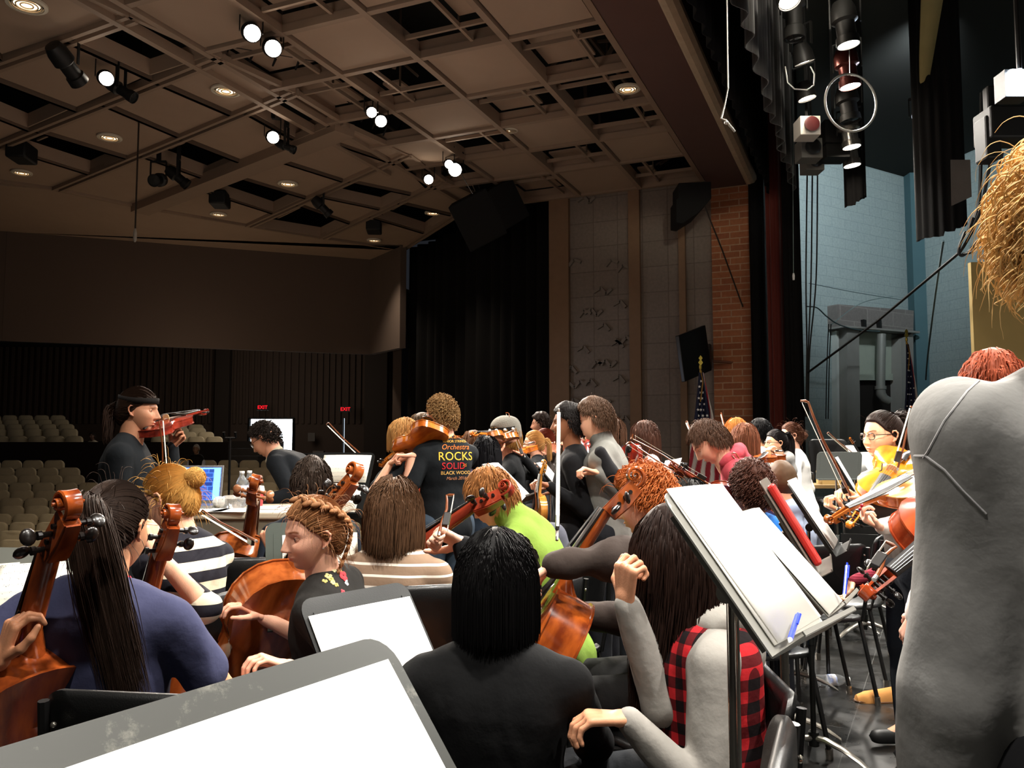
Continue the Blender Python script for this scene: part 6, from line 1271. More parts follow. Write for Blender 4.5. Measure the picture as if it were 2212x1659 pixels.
P_('black_right', 'person with short black hair and a white t-shirt near the black side curtain', head=(1641, 934, 7.2), face=44, pose='stand', near=1, male=1, hair='#111012', style='short', skin_='#dba984', top='#eeeae5', sleeve='short', s=.97)
P_('blond_far_right', 'person with pale blond hair peeking out behind the white t-shirt', head=(1656, 950, 8.2), face=60, pose='stand', hair='#c9a05f', style='long', skin_='#e8b99c', top='#c9c4ba', s=.88)
P_('pony_glasses', 'person with black ponytail and glasses in a grey hoodie playing violin near the right', head=(1676, 957, 6.8), face=98, turn=-20, pose='stand', near=1, glasses=1, hair='#1a1314', style='pony', skin_='#e9b793', top='#c3c1be', hood='#9d9b98', s=.9, L=dict(t=(1655, 990, 6.6), h=-Z), hairk=dict(L=.3, tie=(0, -.095, .07)))
P_('white_sweater', 'person with tied brown hair, glasses and a white sweater, rightmost of the back row', head=(1709, 941, 7.2), face=88, turn=-20, lean=6, pose='stand', near=1, glasses=1, hair='#5d3a2a', style='bun', skin_='#e6b197', top='#f3f0ea', sleeve='long', bottoms='#2b3345', s=.95, L=dict(t=(1675, 1010, 6.9), h=-Z+rt), hairk=dict(bun=.03, tie=(0, -.1, .0), wisps=60))
P_('curly_blue', 'seated person from behind with dark curly hair and a bright blue t-shirt', head=(1622, 1052, 3.95), face=16, pose='sit', near=2, hair='#4a2a1f', style='curly', skin_='#d09070', top='#2f74c8', sleeve='short', bottoms='#22242a', hairk=dict(L=.035, curl=.008, cf=120, th=.014, top=.01, dens=.8, thick=1.2), b=1.05)
P_('buzz', 'seated person from behind with buzz cut hair and a grey blue hoodie', head=(1688, 1042, 4.6), face=14, pose='sit', near=2, male=1, hair='#4a3624', style='buzz', skin_='#dba37f', top='#94a0b4', hood='#8e9aae', sleeve='long', bottoms='#22242a', b=.98)
P_('black_top', 'person with straight black hair, only the crown seen above the largest white sheet', head=(1492, 1095, 3.9), face=6, pose='sit', near=1, hair='#1a1715', style='bob', skin_='#d9a27f', top='#27282b')
P_('audience_man', 'bald bearded person in a white shirt and dark vest sitting in the lower seats', head=(424, 970, 20.5), face=180, pose='sit', hair='#a9a39a', style='buzz', skin_='#8a6a55', top='#d9dce2', sleeve='long', bottoms='#1b1b1d', seatz=-.02, legs=False)
P_('audience_woman', 'person in a pale top sitting in the raised rear seats at the far left', head=(199, 942, 25.6), face=170, pose='sit', hair='#3a3430', style='short', skin_='#6a5145', top='#cfc6b2', sleeve='long', seatz=1.0, legs=False)
p = PEOPLE['audience_man']; g = SDF(.02, .05); n_ = p['n0']; g.cap(n_-Z*.08-p['tr']*.05, n_-Z*.42-p['tr']*.04, .13, .14); g.cap(n_-Z*.08+p['tr']*.05, n_-Z*.42+p['tr']*.04, .13, .14); v, fc = g.mesh(); npmesh('vest', v, fc, cloth('vest_dark', '#1a1715'), p['root'])
# braid part for the braid person
def braid(p, pts, name='braid', r=.0135, n=22, m=None):
    g = MB(); P0 = [Vector(q) for q in pts]; 
    def at_(u): u = u*(len(P0)-1); i = min(int(u), len(P0)-2); t = u-i; a, b, c, d = P0[max(i-1, 0)], P0[i], P0[i+1], P0[min(i+2, len(P0)-1)]; return .5*((2*b)+(c-a)*t+(2*a-5*b+4*c-d)*t*t+(3*b-a-3*c+d)*t**3)
    for i in range(n):
        u = (i+.5)/n; c = at_(u); t = (at_(min(u+.02, 1))-at_(max(u-.02, 0))).normalized(); o = c.normalized(); sd = t.cross(o).normalized(); s = 1 if i % 2 else -1
        rr = r*(1-.35*u); ax = (t*.75+sd*s*-.65).normalized(); M3 = basis(y=o, z=ax); g.ell(p['HM'] @ (c+sd*s*rr*.45), (rr*.62, rr*.62, rr*1.25), (p['HM'].to_3x3() @ M3), 12, 8, col=((.75+.25*(i % 3)/2),)*3)
    return g.build(name, m, p['root'], color=True)
p = PEOPLE['braid']; hm_ = hairmat('#9a6a45')
for s in (-1, 1): braid(p, [(s*.03, .035, .118), (s*.055, -.0, .108), (s*.072, -.045, .082), (s*.068, -.088, .045), (s*.055, -.108, 0), (s*.05, -.098, -.05), (s*.05, -.075, -.095), (s*.055, -.045, -.14)], r=.0165, n=26, m=hm_)
g = MB()
for dx in (0, .008): g.ell(p['HM'] @ V(-.079, .004-dx, -.034+dx*.3), .0028)
g.build('earring', m_chrome if 'm_chrome' in globals() else mat('chrome', '#b8b2a8', rough=.15, metal=.95), p['root'])

p = PEOPLE['leaning']; g = MB(); g.torus(p['n0']+p['up']*.03, .062, .016, basis(y=p['tf'], z=p['up']), 24, 8); g.build('collar', cloth('collar_pale', '#b5ab95'), p['root'])
p = PEOPLE['green']; g = SDF(.011, .03); S0, El, Wr = p['arms'][1]; bb = p['base']; g.cap(S0-bb, S0.lerp(El, .7)-bb, .062, .054); g.cap(S0-bb-p['tf']*.03, S0-bb-p['up']*.16-p['tf']*.03, .06, .07); v, fc = g.mesh(); v = folds(v, fc, .004, seed=9); npmesh('shoulder_panel', v, fc, cloth('jacket_grey', '#4a4b55'), p['root'])
# ================================================================= INSTRUMENTS IN PLACE
rb = ('#a8501f', '#6b2a10'); org = ('#d07a24', '#a24d12'); dkr = ('#7a2f1a', '#451509'); red = ('#a02c18', '#5e150b'); gold = ('#d99a45', '#b06a22')
def cello(nut, y, z, label, wc, **k): return instrument('cello', nut_frame('cello', nut, y, z), label, wc, **k)
cello(W(108, 1180, 1.93), rt*.34+up*.84-fw*.28, -rt*.80+fw*.62, 'reddish brown cello with large black pegs, its neck held by the navy t-shirt person', rb)
cello(W(550, 1072, 3.75), rt*.26+up*.66-fw*.55, fw*.78+up*.4, 'cello with pale wooden pegs and its back turned, behind the empty black chair', ('#b9622a', '#6a2c14'), pegs=wood('peg_wood', '#b07852', '#8a5434'))
cello(W(718, 1078, 3.0), rt*.5+up*.84-fw*.12, fw*.65-rt*.6, 'cello of the braided person, its reddish scroll rising before the brown haired person', ('#b4602c', '#8a421c'))
cello(W(1022, 1090, 3.25), rt*.80+up*.62+fw*.0, -rt*.4+up*.5+fw*.6, 'reddish cello whose scroll overlaps the reddish blond hair of the green jacket person', ('#a0402a', '#6a2214'))
cello(W(1303, 1100, 2.62), rt*.5+up*.83+fw*.12, -rt*.84+up*.5+fw*.05, 'glossy orange brown cello under the stretched arm of the red haired person', ('#b5591f', '#6e2b10'))
instrument('cello', frame(W(955, 1625, 1.95), fw*.85-up*.42-rt*.12, -up*.6-fw*.4-rt*.2), 'orange cello lying low, only its rounded lower end showing left of the black fleece person', org)
cello(W(345, 1192, 2.62), rt*.22+up*.85-fw*.1, -rt*.6+fw*.7, 'brown cello whose small dark pegged scroll shows between the ponytail and the blond person', rb)
def vio(kind, chin, scroll, z, label, wc, anchor='c', **k):
    """chin end point and scroll point in the world"""
    y = (scroll-chin).normalized(); kk = 1.13 if kind == 'viola' else 1
    if anchor == 's': z = (z-y*z.dot(y)).normalized(); chin = scroll-y*.55*kk-z*.033
    return instrument(kind, frame(chin, y, z), label, wc, **k)
vio('violin', W(312, 944, 4.3), W(400, 956, 4.62), up*.9-fw*.15-rt*.1, 'red brown violin held by the person with the headband', ('#9c3320', '#5d160c'))
vio('viola', W(944, 928, 5.0), W(826, 962, 5.5), up*.75+fw*.5, 'orange ribbed viola under the chin of the curly haired person', org)
vio('violin', W(1102, 958, 6.1), W(1058, 985, 5.7), up*.8+fw*.3-rt*.3, 'violin held by the person in the grey beanie', org)
vio('violin', W(1145, 972, 7.2), W(1110, 996, 6.9), up*.9-rt*.2, 'violin held by the blond ponytail person near the centre', org)
vio('violin', W(1030, 975, 6.4), W(990, 1012, 6.1), up*.8-rt*.3, 'brown violin held by the lavender top person', rb)
vio('violin', W(1281, 932, 5.9), W(1240, 968, 5.6), up*.6+rt*.2-fw*.5, 'reddish violin held before the chin, left of the grey track jacket', red)
vio('violin', W(1160, 1128, 4.72), W(1168, 1000, 4.66), -rt*.97-fw*.2, 'golden violin hanging upright from the hand of the black dress person', gold, anchor='s')
vio('violin', W(1362, 962, 6.0), W(1357, 1025, 5.9), -rt*.8-fw*.5, 'reddish violin held upright by the person with pink sleeves', red)
vio('viola', W(1572, 1090, 4.1), W(1452, 1003, 4.0), fw*.2+up*.65-rt*.3+fw*.5, 'dark red viola held by the person in the red hoodie, neck pointing left', dkr, anchor='s')
vio('violin', W(1672, 990, 6.5), W(1648, 1000, 6.2), up*.9, 'small brown violin under the chin of the grey hoodie person', rb)
vio('viola', W(1968, 975, 3.75), W(1838, 1126, 3.35), -fw*.75-rt*.45+up*.3, 'bright orange viola under the chin of the person with glasses and ponytail', ('#e08a22', '#c5651a'), anchor='s')
vio('viola', W(2015, 1035, 3.0), W(1792, 1112, 2.92), up*.97-fw*.12, 'brown viola with broad ribs, its neck held by the hand with red nails', ('#b8682c', '#8c4218'), anchor='s', top=('#d9a560', '#bb7f3c'))
vio('viola', W(1885, 1268, 1.6)+rt*.46+up*.14+fw*.38, W(1885, 1268, 1.6), -fw*.6+up*.5, 'orange red viola hanging scroll down beside the grey sweatshirt', ('#b04a22', '#7d2a12'), anchor='s')
vio('violin', W(1862, 990, 9.5), W(1838, 948, 9.5), -fw, 'small orange violin upright among the stands at the back right', org, anchor='s')
# bows
bow(W(343, 905, 4.15), W(354, 1046, 4.15), 'nearly vertical bow held by the person with the headband', L=None, side=rt)
bow(W(1098, 890, 6.3), W(1133, 985, 6.1), 'bow held high beside the grey beanie', L=None, side=-rt)
bow(W(708, 911, 5.2), W(800, 1000, 5.0), 'thin bow crossing in front of the lit slit of the rear door', L=None)
bow(W(1206, 892, 2.9), W(1203, 1160, 2.55), 'pale bow held upright in front of the black dress person', L=None, side=-fw, thick=1.1, m=mat('bow_pale', '#cfc4bb', rough=.4))
bow(W(965, 1068, 2.35), W(949, 1150, 2.25), 'bow stick rising from the pale fist of the hidden cellist', L=None, side=rt)
bow(W(1152, 1040, 4.66), W(1158, 1135, 4.66), 'bow held together with the golden hanging violin', L=None, side=rt)
bow(W(1362, 946, 4.0), W(1530, 1045, 4.0), 'upper of two bows beside the dark red viola', L=None, side=up)
bow(W(1358, 952, 4.06), W(1512, 1050, 4.06), 'lower of two bows beside the dark red viola', L=None, side=-up)
bow(W(1586, 975, 4.45), W(1553, 1115, 4.4)+rt*.35, 'bow pointing up in front of the red hoodie', L=None)
bow(W(1558, 890, 7.4), W(1573, 948, 7.2), 'short looking bow in front of the brick pier', L=None)
bow(W(1484, 908, 6), W(1500, 945, 5.9), 'bow tip rising above the swept fringe', L=None)
bow(W(1743, 862, 2.95), W(1836, 1068, 3.45), 'long bow slanting before the blue wall, held with the bright orange viola', L=None, side=-rt, thick=1.3)
bow(W(1978, 880, 3.25), W(1940, 1010, 3.3), 'bow with a white tip rising beside the high ponytail', L=None, side=-rt)
bow(W(1788, 932, 7), W(1850, 985, 7.2), 'dark bow among the stands behind the long slanting bow', L=None)
bow(W(1937, 1180, 1.62), W(1893, 1245, 1.55), 'bow hanging with the orange red viola beside the grey sweatshirt', L=None, side=-rt)
bow(W(435, 1100, 3.4), W(552, 1168, 2.9)+rt*.0, 'brown bow in front of the table, left of the cello with pale pegs', L=None)
# ================================================================= STANDS
def desk(corner, which, X, tilt, w=.5, h=.34):
    X = V(X.x, X.y, 0).normalized(); n = X.cross(Z); Y = (Z*math.cos(R(tilt))-n*math.sin(R(tilt))).normalized(); Zd = X.cross(Y)
    sx, sy = {'TL': (1, -1), 'TR': (-1, -1), 'BL': (1, 1)}[which]; c = corner+X*sx*w/2+Y*sy*h/2
    return Matrix.Translation(c) @ Matrix((X, Y, Zd)).transposed().to_4x4()
m_scf = scuffed('stand_scuffed', '#2c2d29', '#77756b', 16, .56, .74); m_paperl = 'blank looking white sheet music'
XA = rt*.52+fh*.85
MA = desk(W(820, 1352, .92), 'TR', XA, 38, .52, .38)
stand(MA, 'large scuffed black music stand filling the lower left corner', .52, .36, papers=[(.02, .0, 0, .44, .30, m_blank, 'large white sheet on the scuffed foreground stand')], mt=m_scf, foot=.5)
MB_ = desk(W(874, 1256, 2.1), 'TR', rt*.6+fh*.75, 34, .33, .34); stand(MB_, 'black music stand with worn top edge in front of the braided person', .33, .34, papers=[(.0, -.018, 0, .31, .29, m_blank, 'white sheet on the stand in front of the braided person')], foot=.2)
MC = desk(W(1424, 1066, 1.5), 'TL', rt*.62+fh*.78, 38, .27, .33); stand(MC, 'music stand with the largest white sheet, beside the plaid vest person', .27, .33, papers=[(.01, .01, .0, .24, .32, m_blank, 'largest white sheet, on the stand beside the plaid vest person'), (.012, .0, .03, .23, .29, m_blank, 'second white sheet lying on the largest one')], mt=mat('stand_grey', '#8d8c86', rough=.35, metal=.2), pole_r=.016, foot=1, lip=.07)
MD = desk(W(1590, 1108, 2.15), 'TL', rt*.5+fh*.87, 42, .22, .33); stand(MD, 'second music stand with white sheets and a blue pen, right of the largest sheet', .22, .33, papers=[(.0, .0, .0, .21, .32, m_blank, 'white sheets on the stand with the blue pen')], mt=mat('stand_grey2', '#77766f', rough=.35, metal=.2), pole_r=.016, foot=.4)
ME = desk(W(1640, 1040, 3.1), 'TL', rt*.35+fh*.94, 30, .46, .40); stand(ME, 'music stand carrying the red case, in front of the curly haired person in blue', .46, .40, mt=mat('stand_warm', '#5a544c', rough=.4), foot=.8)
g = MB(); g.box((-.12, .0, .02), (.085, .34, .03)); o = g.build('instrument_case', mat('case_red', '#b02620', rough=.3, coat=.3), smooth=0, bevel=.01); o.matrix_world = ME; tag(o, 'shiny red narrow case resting on the music stand', 'case')
M2 = desk(W(1700, 1045, 3.6), 'TL', rt*.4+fh*.9, 32, .46, .36); stand(M2, 'music stand with a white page behind the red case', .46, .36, papers=[(0, .02, 0, .4, .34, m_blank, 'white page behind the red case')], foot=.1)
MF = desk(W(240, 1186, 3.0), 'TR', rt*.95-fh*.1, 36, .62, .34); stand(MF, 'grey music stand with several music sheets at the left edge', .62, .34, papers=[(-.12, -.04, .12, .25, .27, m_sheet, 'left page of the music sheets at the left edge'), (.06, -.03, .08, .25, .27, m_sheet, 'middle page of the music sheets at the left edge'), (.17, -.05, .02, .2, .26, m_sheet, 'right page of the music sheets at the left edge')], mt=mat('stand_pale', '#7f8078', rough=.4, metal=.2), foot=.3)
MG = desk(W(812, 978, 4.9), 'TR', rt*.97-fh*.2, 30, .42, .42); stand(MG, 'music stand with two rows of printed music behind the large reddish scroll', .42, .42, papers=[(.04, .1, .0, .3, .18, m_sheet, 'upper printed music page behind the reddish scroll'), (.02, -.1, -.05, .3, .2, m_sheet, 'lower printed music page behind the reddish scroll')], foot=.3)
MH = desk(W(573, 1130, 3.1), 'TL', rt*.9+fh*.35, 20, .34, .40); stand(MH, 'dark green grey music stand with a printed page, behind the braided face', .34, .40, papers=[(.03, -.02, 0, .28, .34, m_sheet, 'printed music page behind the braided face')], mt=mat('stand_green', '#3a423a', rough=.45), foot=.9)
MI = desk(W(1038, 1003, 4.5), 'TL', rt*.2+fh*.95, 46, .42, .30); stand(MI, 'music stand with a bright white page behind the reddish blond head', .42, .30, papers=[(0, 0, 0, .38, .29, m_blank, 'bright white page behind the reddish blond head')], foot=.2)
MJ = desk(W(1156, 1000, 5.6), 'TL', rt*.2+fh*.9, 40, .34, .3); stand(MJ, 'music stand with a white page beside the hanging golden violin', .34, .3, papers=[(0, 0, 0, .3, .29, m_blank, 'white page beside the hanging golden violin')], foot=.6)
MK = desk(W(1515, 1028, 5.0)+Z*.1, 'TR', -rt*.9-fh*.4, 24, .3, .3)
MK = desk(W(1490, 1000, 5.0), 'TR', rt*.7+fh*.7, -24, .34, .22); stand(MK, 'dark music stand seen from its back side, left of the striped flag', .34, .22, papers=[(-.02, .09, .1, .16, .1, m_blank, 'white page sticking up over the dark stand'), (-.1, -.0, .2, .2, .2, m_blank, 'white page left of the dark stand')], foot=.6)
for k, (px, py, d, Xd, lb) in enumerate(((1800, 985, 6.2, rt*.4+fh*.9, 'music stand with white pages left of the bright orange viola'), (1822, 960, 7.6, rt*.5+fh*.8, 'far music stand with white pages near the small upright violin'), (1848, 975, 8.2, rt*.6+fh*.7, 'farthest right music stand with white pages'))):
    Mk = desk(W(px, py, d), 'TL', Xd, 28, .46, .36); stand(Mk, lb, .46, .36, papers=[(.0, .0, 0, .4, .33, m_blank, 'white page on the '+lb.replace('music stand with white pages', 'stand'))], foot=k)
# lower right stands whose poles and feet show (desks above belong to neighbours)
for k, (px, py, d, lb) in enumerate(((1690, 1590, 3.62, 'bare black stand pole with a worn base, nearest on the right floor'), (1705, 1490, 4.15, 'bare black stand pole with a chrome base behind the nearest one'), (1870, 1375, 5.1, 'bare stand pole with a chrome base right of the water bottle'), (1868, 1325, 5.9, 'bare stand pole whose chrome base is farthest right'))):
    c = Wz(px, py, 0); t = thing('music_stand', lb, 'music stand', T((c.x, c.y, 0))); top = [.95, 1.0, .62, .6][k]
    g = MB(); g.tube([(0, 0, .05), (0, 0, top)], .014, 14); g.tube([(0, 0, .1), (0, 0, .16)], .02, 14); g.build('pole', m_standm, t)
    for q in range(3):
        a = YAW+[.2, .35, 2.0, 2.1][k]+q*2*PI/3; d_ = V(math.cos(a), math.sin(a), 0); n_ = d_.cross(Z); g = MB(); rings = []
        for x, z, w_, h_ in ((.0, .095, .02, .034), (.06, .095, .022, .032), (.14, .075, .024, .026), (.21, .045, .022, .02), (.265, .012, .014, .01)): rings.append([d_*x+n_*(w_*math.cos(u))+Z*max(.002, z+h_*.5*math.sin(u)) for u in [2*PI*j/10 for j in range(10)]])
        g.loft(rings); g.build('leg', mat('stand_base', '#8f8c84', rough=.3, metal=.7) if k else scuffed('base_worn', '#6d675c', '#a09a8c', 30, .45, .7, .5), t)
    g = MB(); g.box((0, 0, top+.02), (.3, .02, .2), rotz(YAW+1.2).to_3x3()); g.build('desk', m_standm, t, smooth=0) if k > 1 else None
# ================================================================= CHAIRS
def chair_at(px, d, face, label, zs=1.0): return chair(Wh(px, d), YAW+R(face), label, zs=zs)
fz = 0
chair_at(530, 3.65, 8, 'black empty chair behind the blond person, tall rounded backrest', 1.09)
chair_at(935, 2.85, 15, 'black chair whose back touches the beige striped sweater', 1.12)
chair_at(450, 1.9, -8, 'black chair of the navy t-shirt person, only its top edge showing', 1.06)
chair_at(1445, 2.02, 88, 'black chair of the plaid vest person, its backrest edge behind the vest')
chair_at(1330, 1.3, 68, 'near black chair with rounded backrest corner at the bottom, right of the black fleece', 1.12)
chair_at(1742, 4.75, 12, 'black chair with square rounded back under the red case stand')
chair_at(1690, 4.95, 14, 'black chair of the buzz cut person')
chair_at(1615, 3.98, 14, 'black chair of the curly haired person in blue')
chair_at(1815, 5.2, 60, 'black chair behind the small orange scroll')
chair_at(1835, 5.9, 60, 'black chair standing behind another one near the orange scroll')
chair_at(1800, 9.6, 175, 'large black chair back before the concrete portal', 1.7)
chair_at(690, 4.15, 15, 'black chair of the dark haired cellist with glasses')
chair_at(722, 2.6, 70, 'black chair of the braided person')
chair_at(1105, 3.45, 60, 'black chair of the green jacket person')
chair_at(1430, 2.9, 75, 'black chair of the red haired person')
chair_at(1490, 4.1, 5, 'black chair of the person whose crown shows above the white sheet')
chair_at(375, 3.15, 60, 'black chair of the blond person with the bun')
chair_at(1175, 4.0, 30, 'black chair left of the hanging golden violin')
# ================================================================= TABLE GROUP
tz = .74; tc = W(500, 1100, 5.0); t = thing('folding_table', 'long table with a pale top below the leaning person', 'table', T((tc.x, tc.y, 0)))
tM = Matrix((rt, fh, Z)).transposed(); zt_ = 1.4-(1098-960)/1790*4.9
g = MB(); g.box((0, 0, zt_-.02), (1.5, .75, .04), tM); g.build('tabletop', mat('tabletop_pale', '#cfc4ac', rough=.5), t, smooth=0, bevel=.01)
g = MB(); g.box(tM @ V(0, -.34, zt_-.24), (1.46, .03, .4), tM); g.build('apron', mat('table_apron', '#77705f', rough=.7), t, smooth=0)
for sx in (-1, 1):
    for sy in (-1, 1): g = MB(); a = tM @ V(sx*.65, sy*.3, 0); g.tube([a, a+Z*(zt_-.03)], .016, 8); g.build('leg', m_blackm, t)
def on_table(px, dy=0): p = W(px, 1100, 5.0+dy); p.z = zt_; return p
p = on_table(415, .05); LM = T(p+Z*.012) @ rotz(YAW-PI/2+.12); t = thing('laptop', 'open laptop with a blue lit screen on the table', 'laptop', LM)
g = MB(); g.box((0, -.12, 0), (.34, .23, .018)); g.build('keyboard_base', mat('laptop_alu', '#9a9a9a', rough=.35, metal=.6), t, smooth=0, bevel=.004)
def screen_mat():
    m = mat('laptop_screen', '#0a1230', rough=.2); nt = m.node_tree; N = nt.nodes; Lk = nt.links; b = N['Principled BSDF']; tc = N.new('ShaderNodeTexCoord'); br = N.new('ShaderNodeTexBrick'); br.inputs['Scale'].default_value = 9; br.inputs['Color1'].default_value = (.01, .03, .16, 1); br.inputs['Color2'].default_value = (.03, .09, .4, 1); br.inputs['Mortar'].default_value = (.06, .18, .7, 1); mp = N.new('ShaderNodeMapping'); mp.inputs['Rotation'].default_value = (PI/2, 0, 0); Lk.new(tc.outputs['Object'], mp.inputs[0]); Lk.new(mp.outputs[0], br.inputs[0]); Lk.new(br.outputs[0], b.inputs['Emission Color']); b.inputs['Emission Strength'].default_value = 2.2; return m
g = MB(); g.box((0, 0, .125), (.34, .008, .235)); lid = g.build('lid', mat('laptop_alu', '#9a9a9a'), t, smooth=0, bevel=.003); lid.rotation_euler = (R(-14), 0, 0)
g = MB(); g.box((0, -.006, .127), (.315, .003, .205)); g.build('screen', screen_mat(), lid, smooth=0)
g = MB(); g.box((.135, -.008, .127), (.04, .002, .2)); g.box((0, -.008, .222), (.3, .002, .008)); g.build('screen_sidebar', mat('screen_blue', '#7fb2ff', emit=1.6, ecol='#6fa6ff'), lid, smooth=0)
bottle(T(on_table(461, .15)), 'water bottle standing behind the laptop'); bottle(T(on_table(521, .1)), 'left of two water bottles standing by the hand on the table'); bottle(T(on_table(537, .18)), 'right of two water bottles standing by the hand on the table')
t = thing('paper_cup', 'red and white cup on the table beside the cello neck', 'cup', T(on_table(556, .05))); g = MB(); g.lathe([(0, 0), (.03, 0), (.037, .09), (.034, .09), (.0, .085)]); g.build('cup_body', mat('cup_red', '#b8383a', rough=.5), t); g = MB(); g.lathe([(.039, .085), (.041, .1), (.036, .125), (0, .128)]); g.build('cup_lid', mat('cup_lid', '#e9e2da', rough=.4), t)
t = thing('food_container', 'clear plastic food container on the table', 'container', T(on_table(502, -.08))); g = MB(); g.lathe([(0, .002), (.07, .002), (.085, .035), (.08, .06), (.05, .075), (0, .078)], n=10); g.build('container', mat('clear_plastic', '#f5f5f5', rough=.1, trans=.8, alpha=.7, ior=1.2), t)
g = MB(); p = on_table(474, -.06); g.ell(p+Z*.035, (.05, .04, .035), None, 9, 6); tag(g.build('crumpled_paper', m_blank, smooth=10), 'crumpled white paper on the table right of the laptop', 'paper')
for k, (px, dy, rz) in enumerate(((450, -.25, .1), (510, -.25, -.1), (585, -.05, .2))):
    g = MB(); g.box((0, 0, 0), (.21, .28, .002)); o = g.build('paper_sheet', m_blank, smooth=0); o.matrix_world = T(on_table(px, dy)+Z*.003) @ rotz(YAW-PI/2+rz); tag(o, 'white paper sheet lying on the table, '+('leftmost', 'middle one', 'rightmost')[k], 'paper')
# microphone stand
c = Wh(497, 7.2); t = thing('microphone_stand', 'tall black microphone stand with a tripod base behind the table', 'microphone stand', T(c)); ztp = 1.4+14/1790*7.2
g = MB(); g.tube([(0, 0, .35), (0, 0, .8)], .016, 10); g.tube([(0, 0, .75), (0, 0, ztp)], .01, 10); g.tube([(0, 0, .78), (0, 0, .84)], .022, 10); g.build('pole', m_blackm, t)
for k in range(3): a = .5+k*2*PI/3; g = MB(); g.tube([V(0, 0, .75), V(math.cos(a)*.32, math.sin(a)*.32, .015)], .012, 8); g.tube([V(0, 0, .3), V(math.cos(a)*.17, math.sin(a)*.17, .37)], .007, 6); g.build('leg', m_blackm, t)
g = MB(); a = rt*.05; g.tube([V(0, 0, ztp)-a, V(0, 0, ztp), V(0, 0, ztp)+a], .008, 8); [g.tube([x+V(0, 0, ztp), x+V(0, 0, ztp+.05)-fh*.02], [.008, .013], 8) for x in (-a, a)]; g.build('microphone_pair', m_blackm, t)
# ================================================================= FLAGS
def flag(base, h, label, ang=0, sc=1, lean=0, red=True, low=.9):
    t = thing('flag', label, 'flag', T(base)); g = MB(); g.tube([(0, 0, 0), (0, 0, h)], .014, 10); g.build('flagpole', mat('brass', '#a8873e', rough=.3, metal=.7), t)
    g = MB(); g.tube([(0, 0, h), (0, 0, h+.05)], .02, 10); g.prism([(-.0, 0), (.035, .05), (.012, .09), (.03, .12), (0, .16), (-.03, .12), (-.012, .09), (-.035, .05)], T((0, 0, h+.04)) @ rotz(YAW-PI/2) @ Matrix.Rotation(PI/2, 4, 'X'), .012); g.build('finial', mat('brass_bright', '#c9b14e', rough=.25, metal=.8), t)
    g = MB(); g.lathe([(0, 0), (.14, 0), (.14, .03), (.04, .07), (0, .08)]); g.build('flag_base', mat('brass', '#a8873e'), t)
    # draped cloth: canton above, stripes below
    M3 = Matrix((rt, fh, Z)).transposed(); zt0 = h-.06; nseg = 60; H_ = zt0-low; rows = []; cols = []
    for i in range(41):
        u = i/40; z = zt0-H_*u; hw = (.03+.13*min(1, u*1.6)+.10*u*u)*sc; row = []
        for j in range(nseg+1):
            v = j/nseg; x = (v*2-1)*hw+.05*u*sc; y = -.03-.06*min(1, u*3)*abs(math.sin(v*PI*3.5+u*1.2))-.02*math.sin(v*9+u*4); row.append(M3 @ V(x, y, z))
        rows.append(row)
    g = MB(); n = nseg+1; can = .56
    for i, r_ in enumerate(rows):
        for j, p in enumerate(r_):
            u, v = i/40, j/nseg
            if u < can and v < .84-(u > .3)*.12*(u-.3): c = (.012, .016, .05)
            else: q = (v*1.0+u*.55)*7.5; c = (.42, .03, .05) if int(q) % 2 else (.75, .7, .66)
            g.v.append(tuple(p)); g.c.append(c+(1,))
    g.f = [(i*n+j, i*n+j+1, (i+1)*n+j+1, (i+1)*n+j) for i in range(40) for j in range(nseg)]
    fm = mat('flag_cloth', '#ffffff', rough=.8, attr='Col', bump=.2, bs=30); o = g.build('flag_cloth', fm, t, smooth=70, color=True); s_ = o.modifiers.new('s', 'SOLIDIFY'); s_.thickness = .004
    g = MB(); rnd = random.Random(3)
    for i in range(3, 22, 2):
        hw = rows[i][0]; ks = 1 if i < 7 else 2 if i < 12 else 3
        for k in range(ks):
            j = int(nseg*(.14+.6*(k+.5*(i//2 % 2))/ks)); j = min(j, int(nseg*.74)); p = rows[i][j]-fh*.014; r1, r2 = .021*sc, .009*sc; a0 = rnd.uniform(-.4, .4)
            vs = [p+rt*(math.sin(a0+PI*q/5)*(r1 if q % 2 == 0 else r2))+Z*(math.cos(a0+PI*q/5)*(r1 if q % 2 == 0 else r2)) for q in range(10)]; g.add(vs+[p-fh*.002], [(q, (q+1) % 10, 10) for q in range(10)])
    g.build('star', mat('star_white', '#f0f0f0', rough=.8), o, smooth=0)
    g = MB(); g.tube([V(0, -.01, h-.03), M3 @ V(.02, -.05, h-.2), M3 @ V(-.03, -.09, h-.5)], .01, 6); g.build('tassel_cord', mat('cord_gold', '#9a7434', rough=.7), t)
flag(Wh(1516, 12.3), 1.4+(960-822)/1790*12.3+.18, 'draped american flag on a brass pole in front of the grey side wall', sc=1.15, low=.75)
flag(Wh(1966, 13.5), 1.4+(960-735)/1790*13.5, 'dark folded american flag leaning beside the concrete portal', sc=.75, low=1.1)
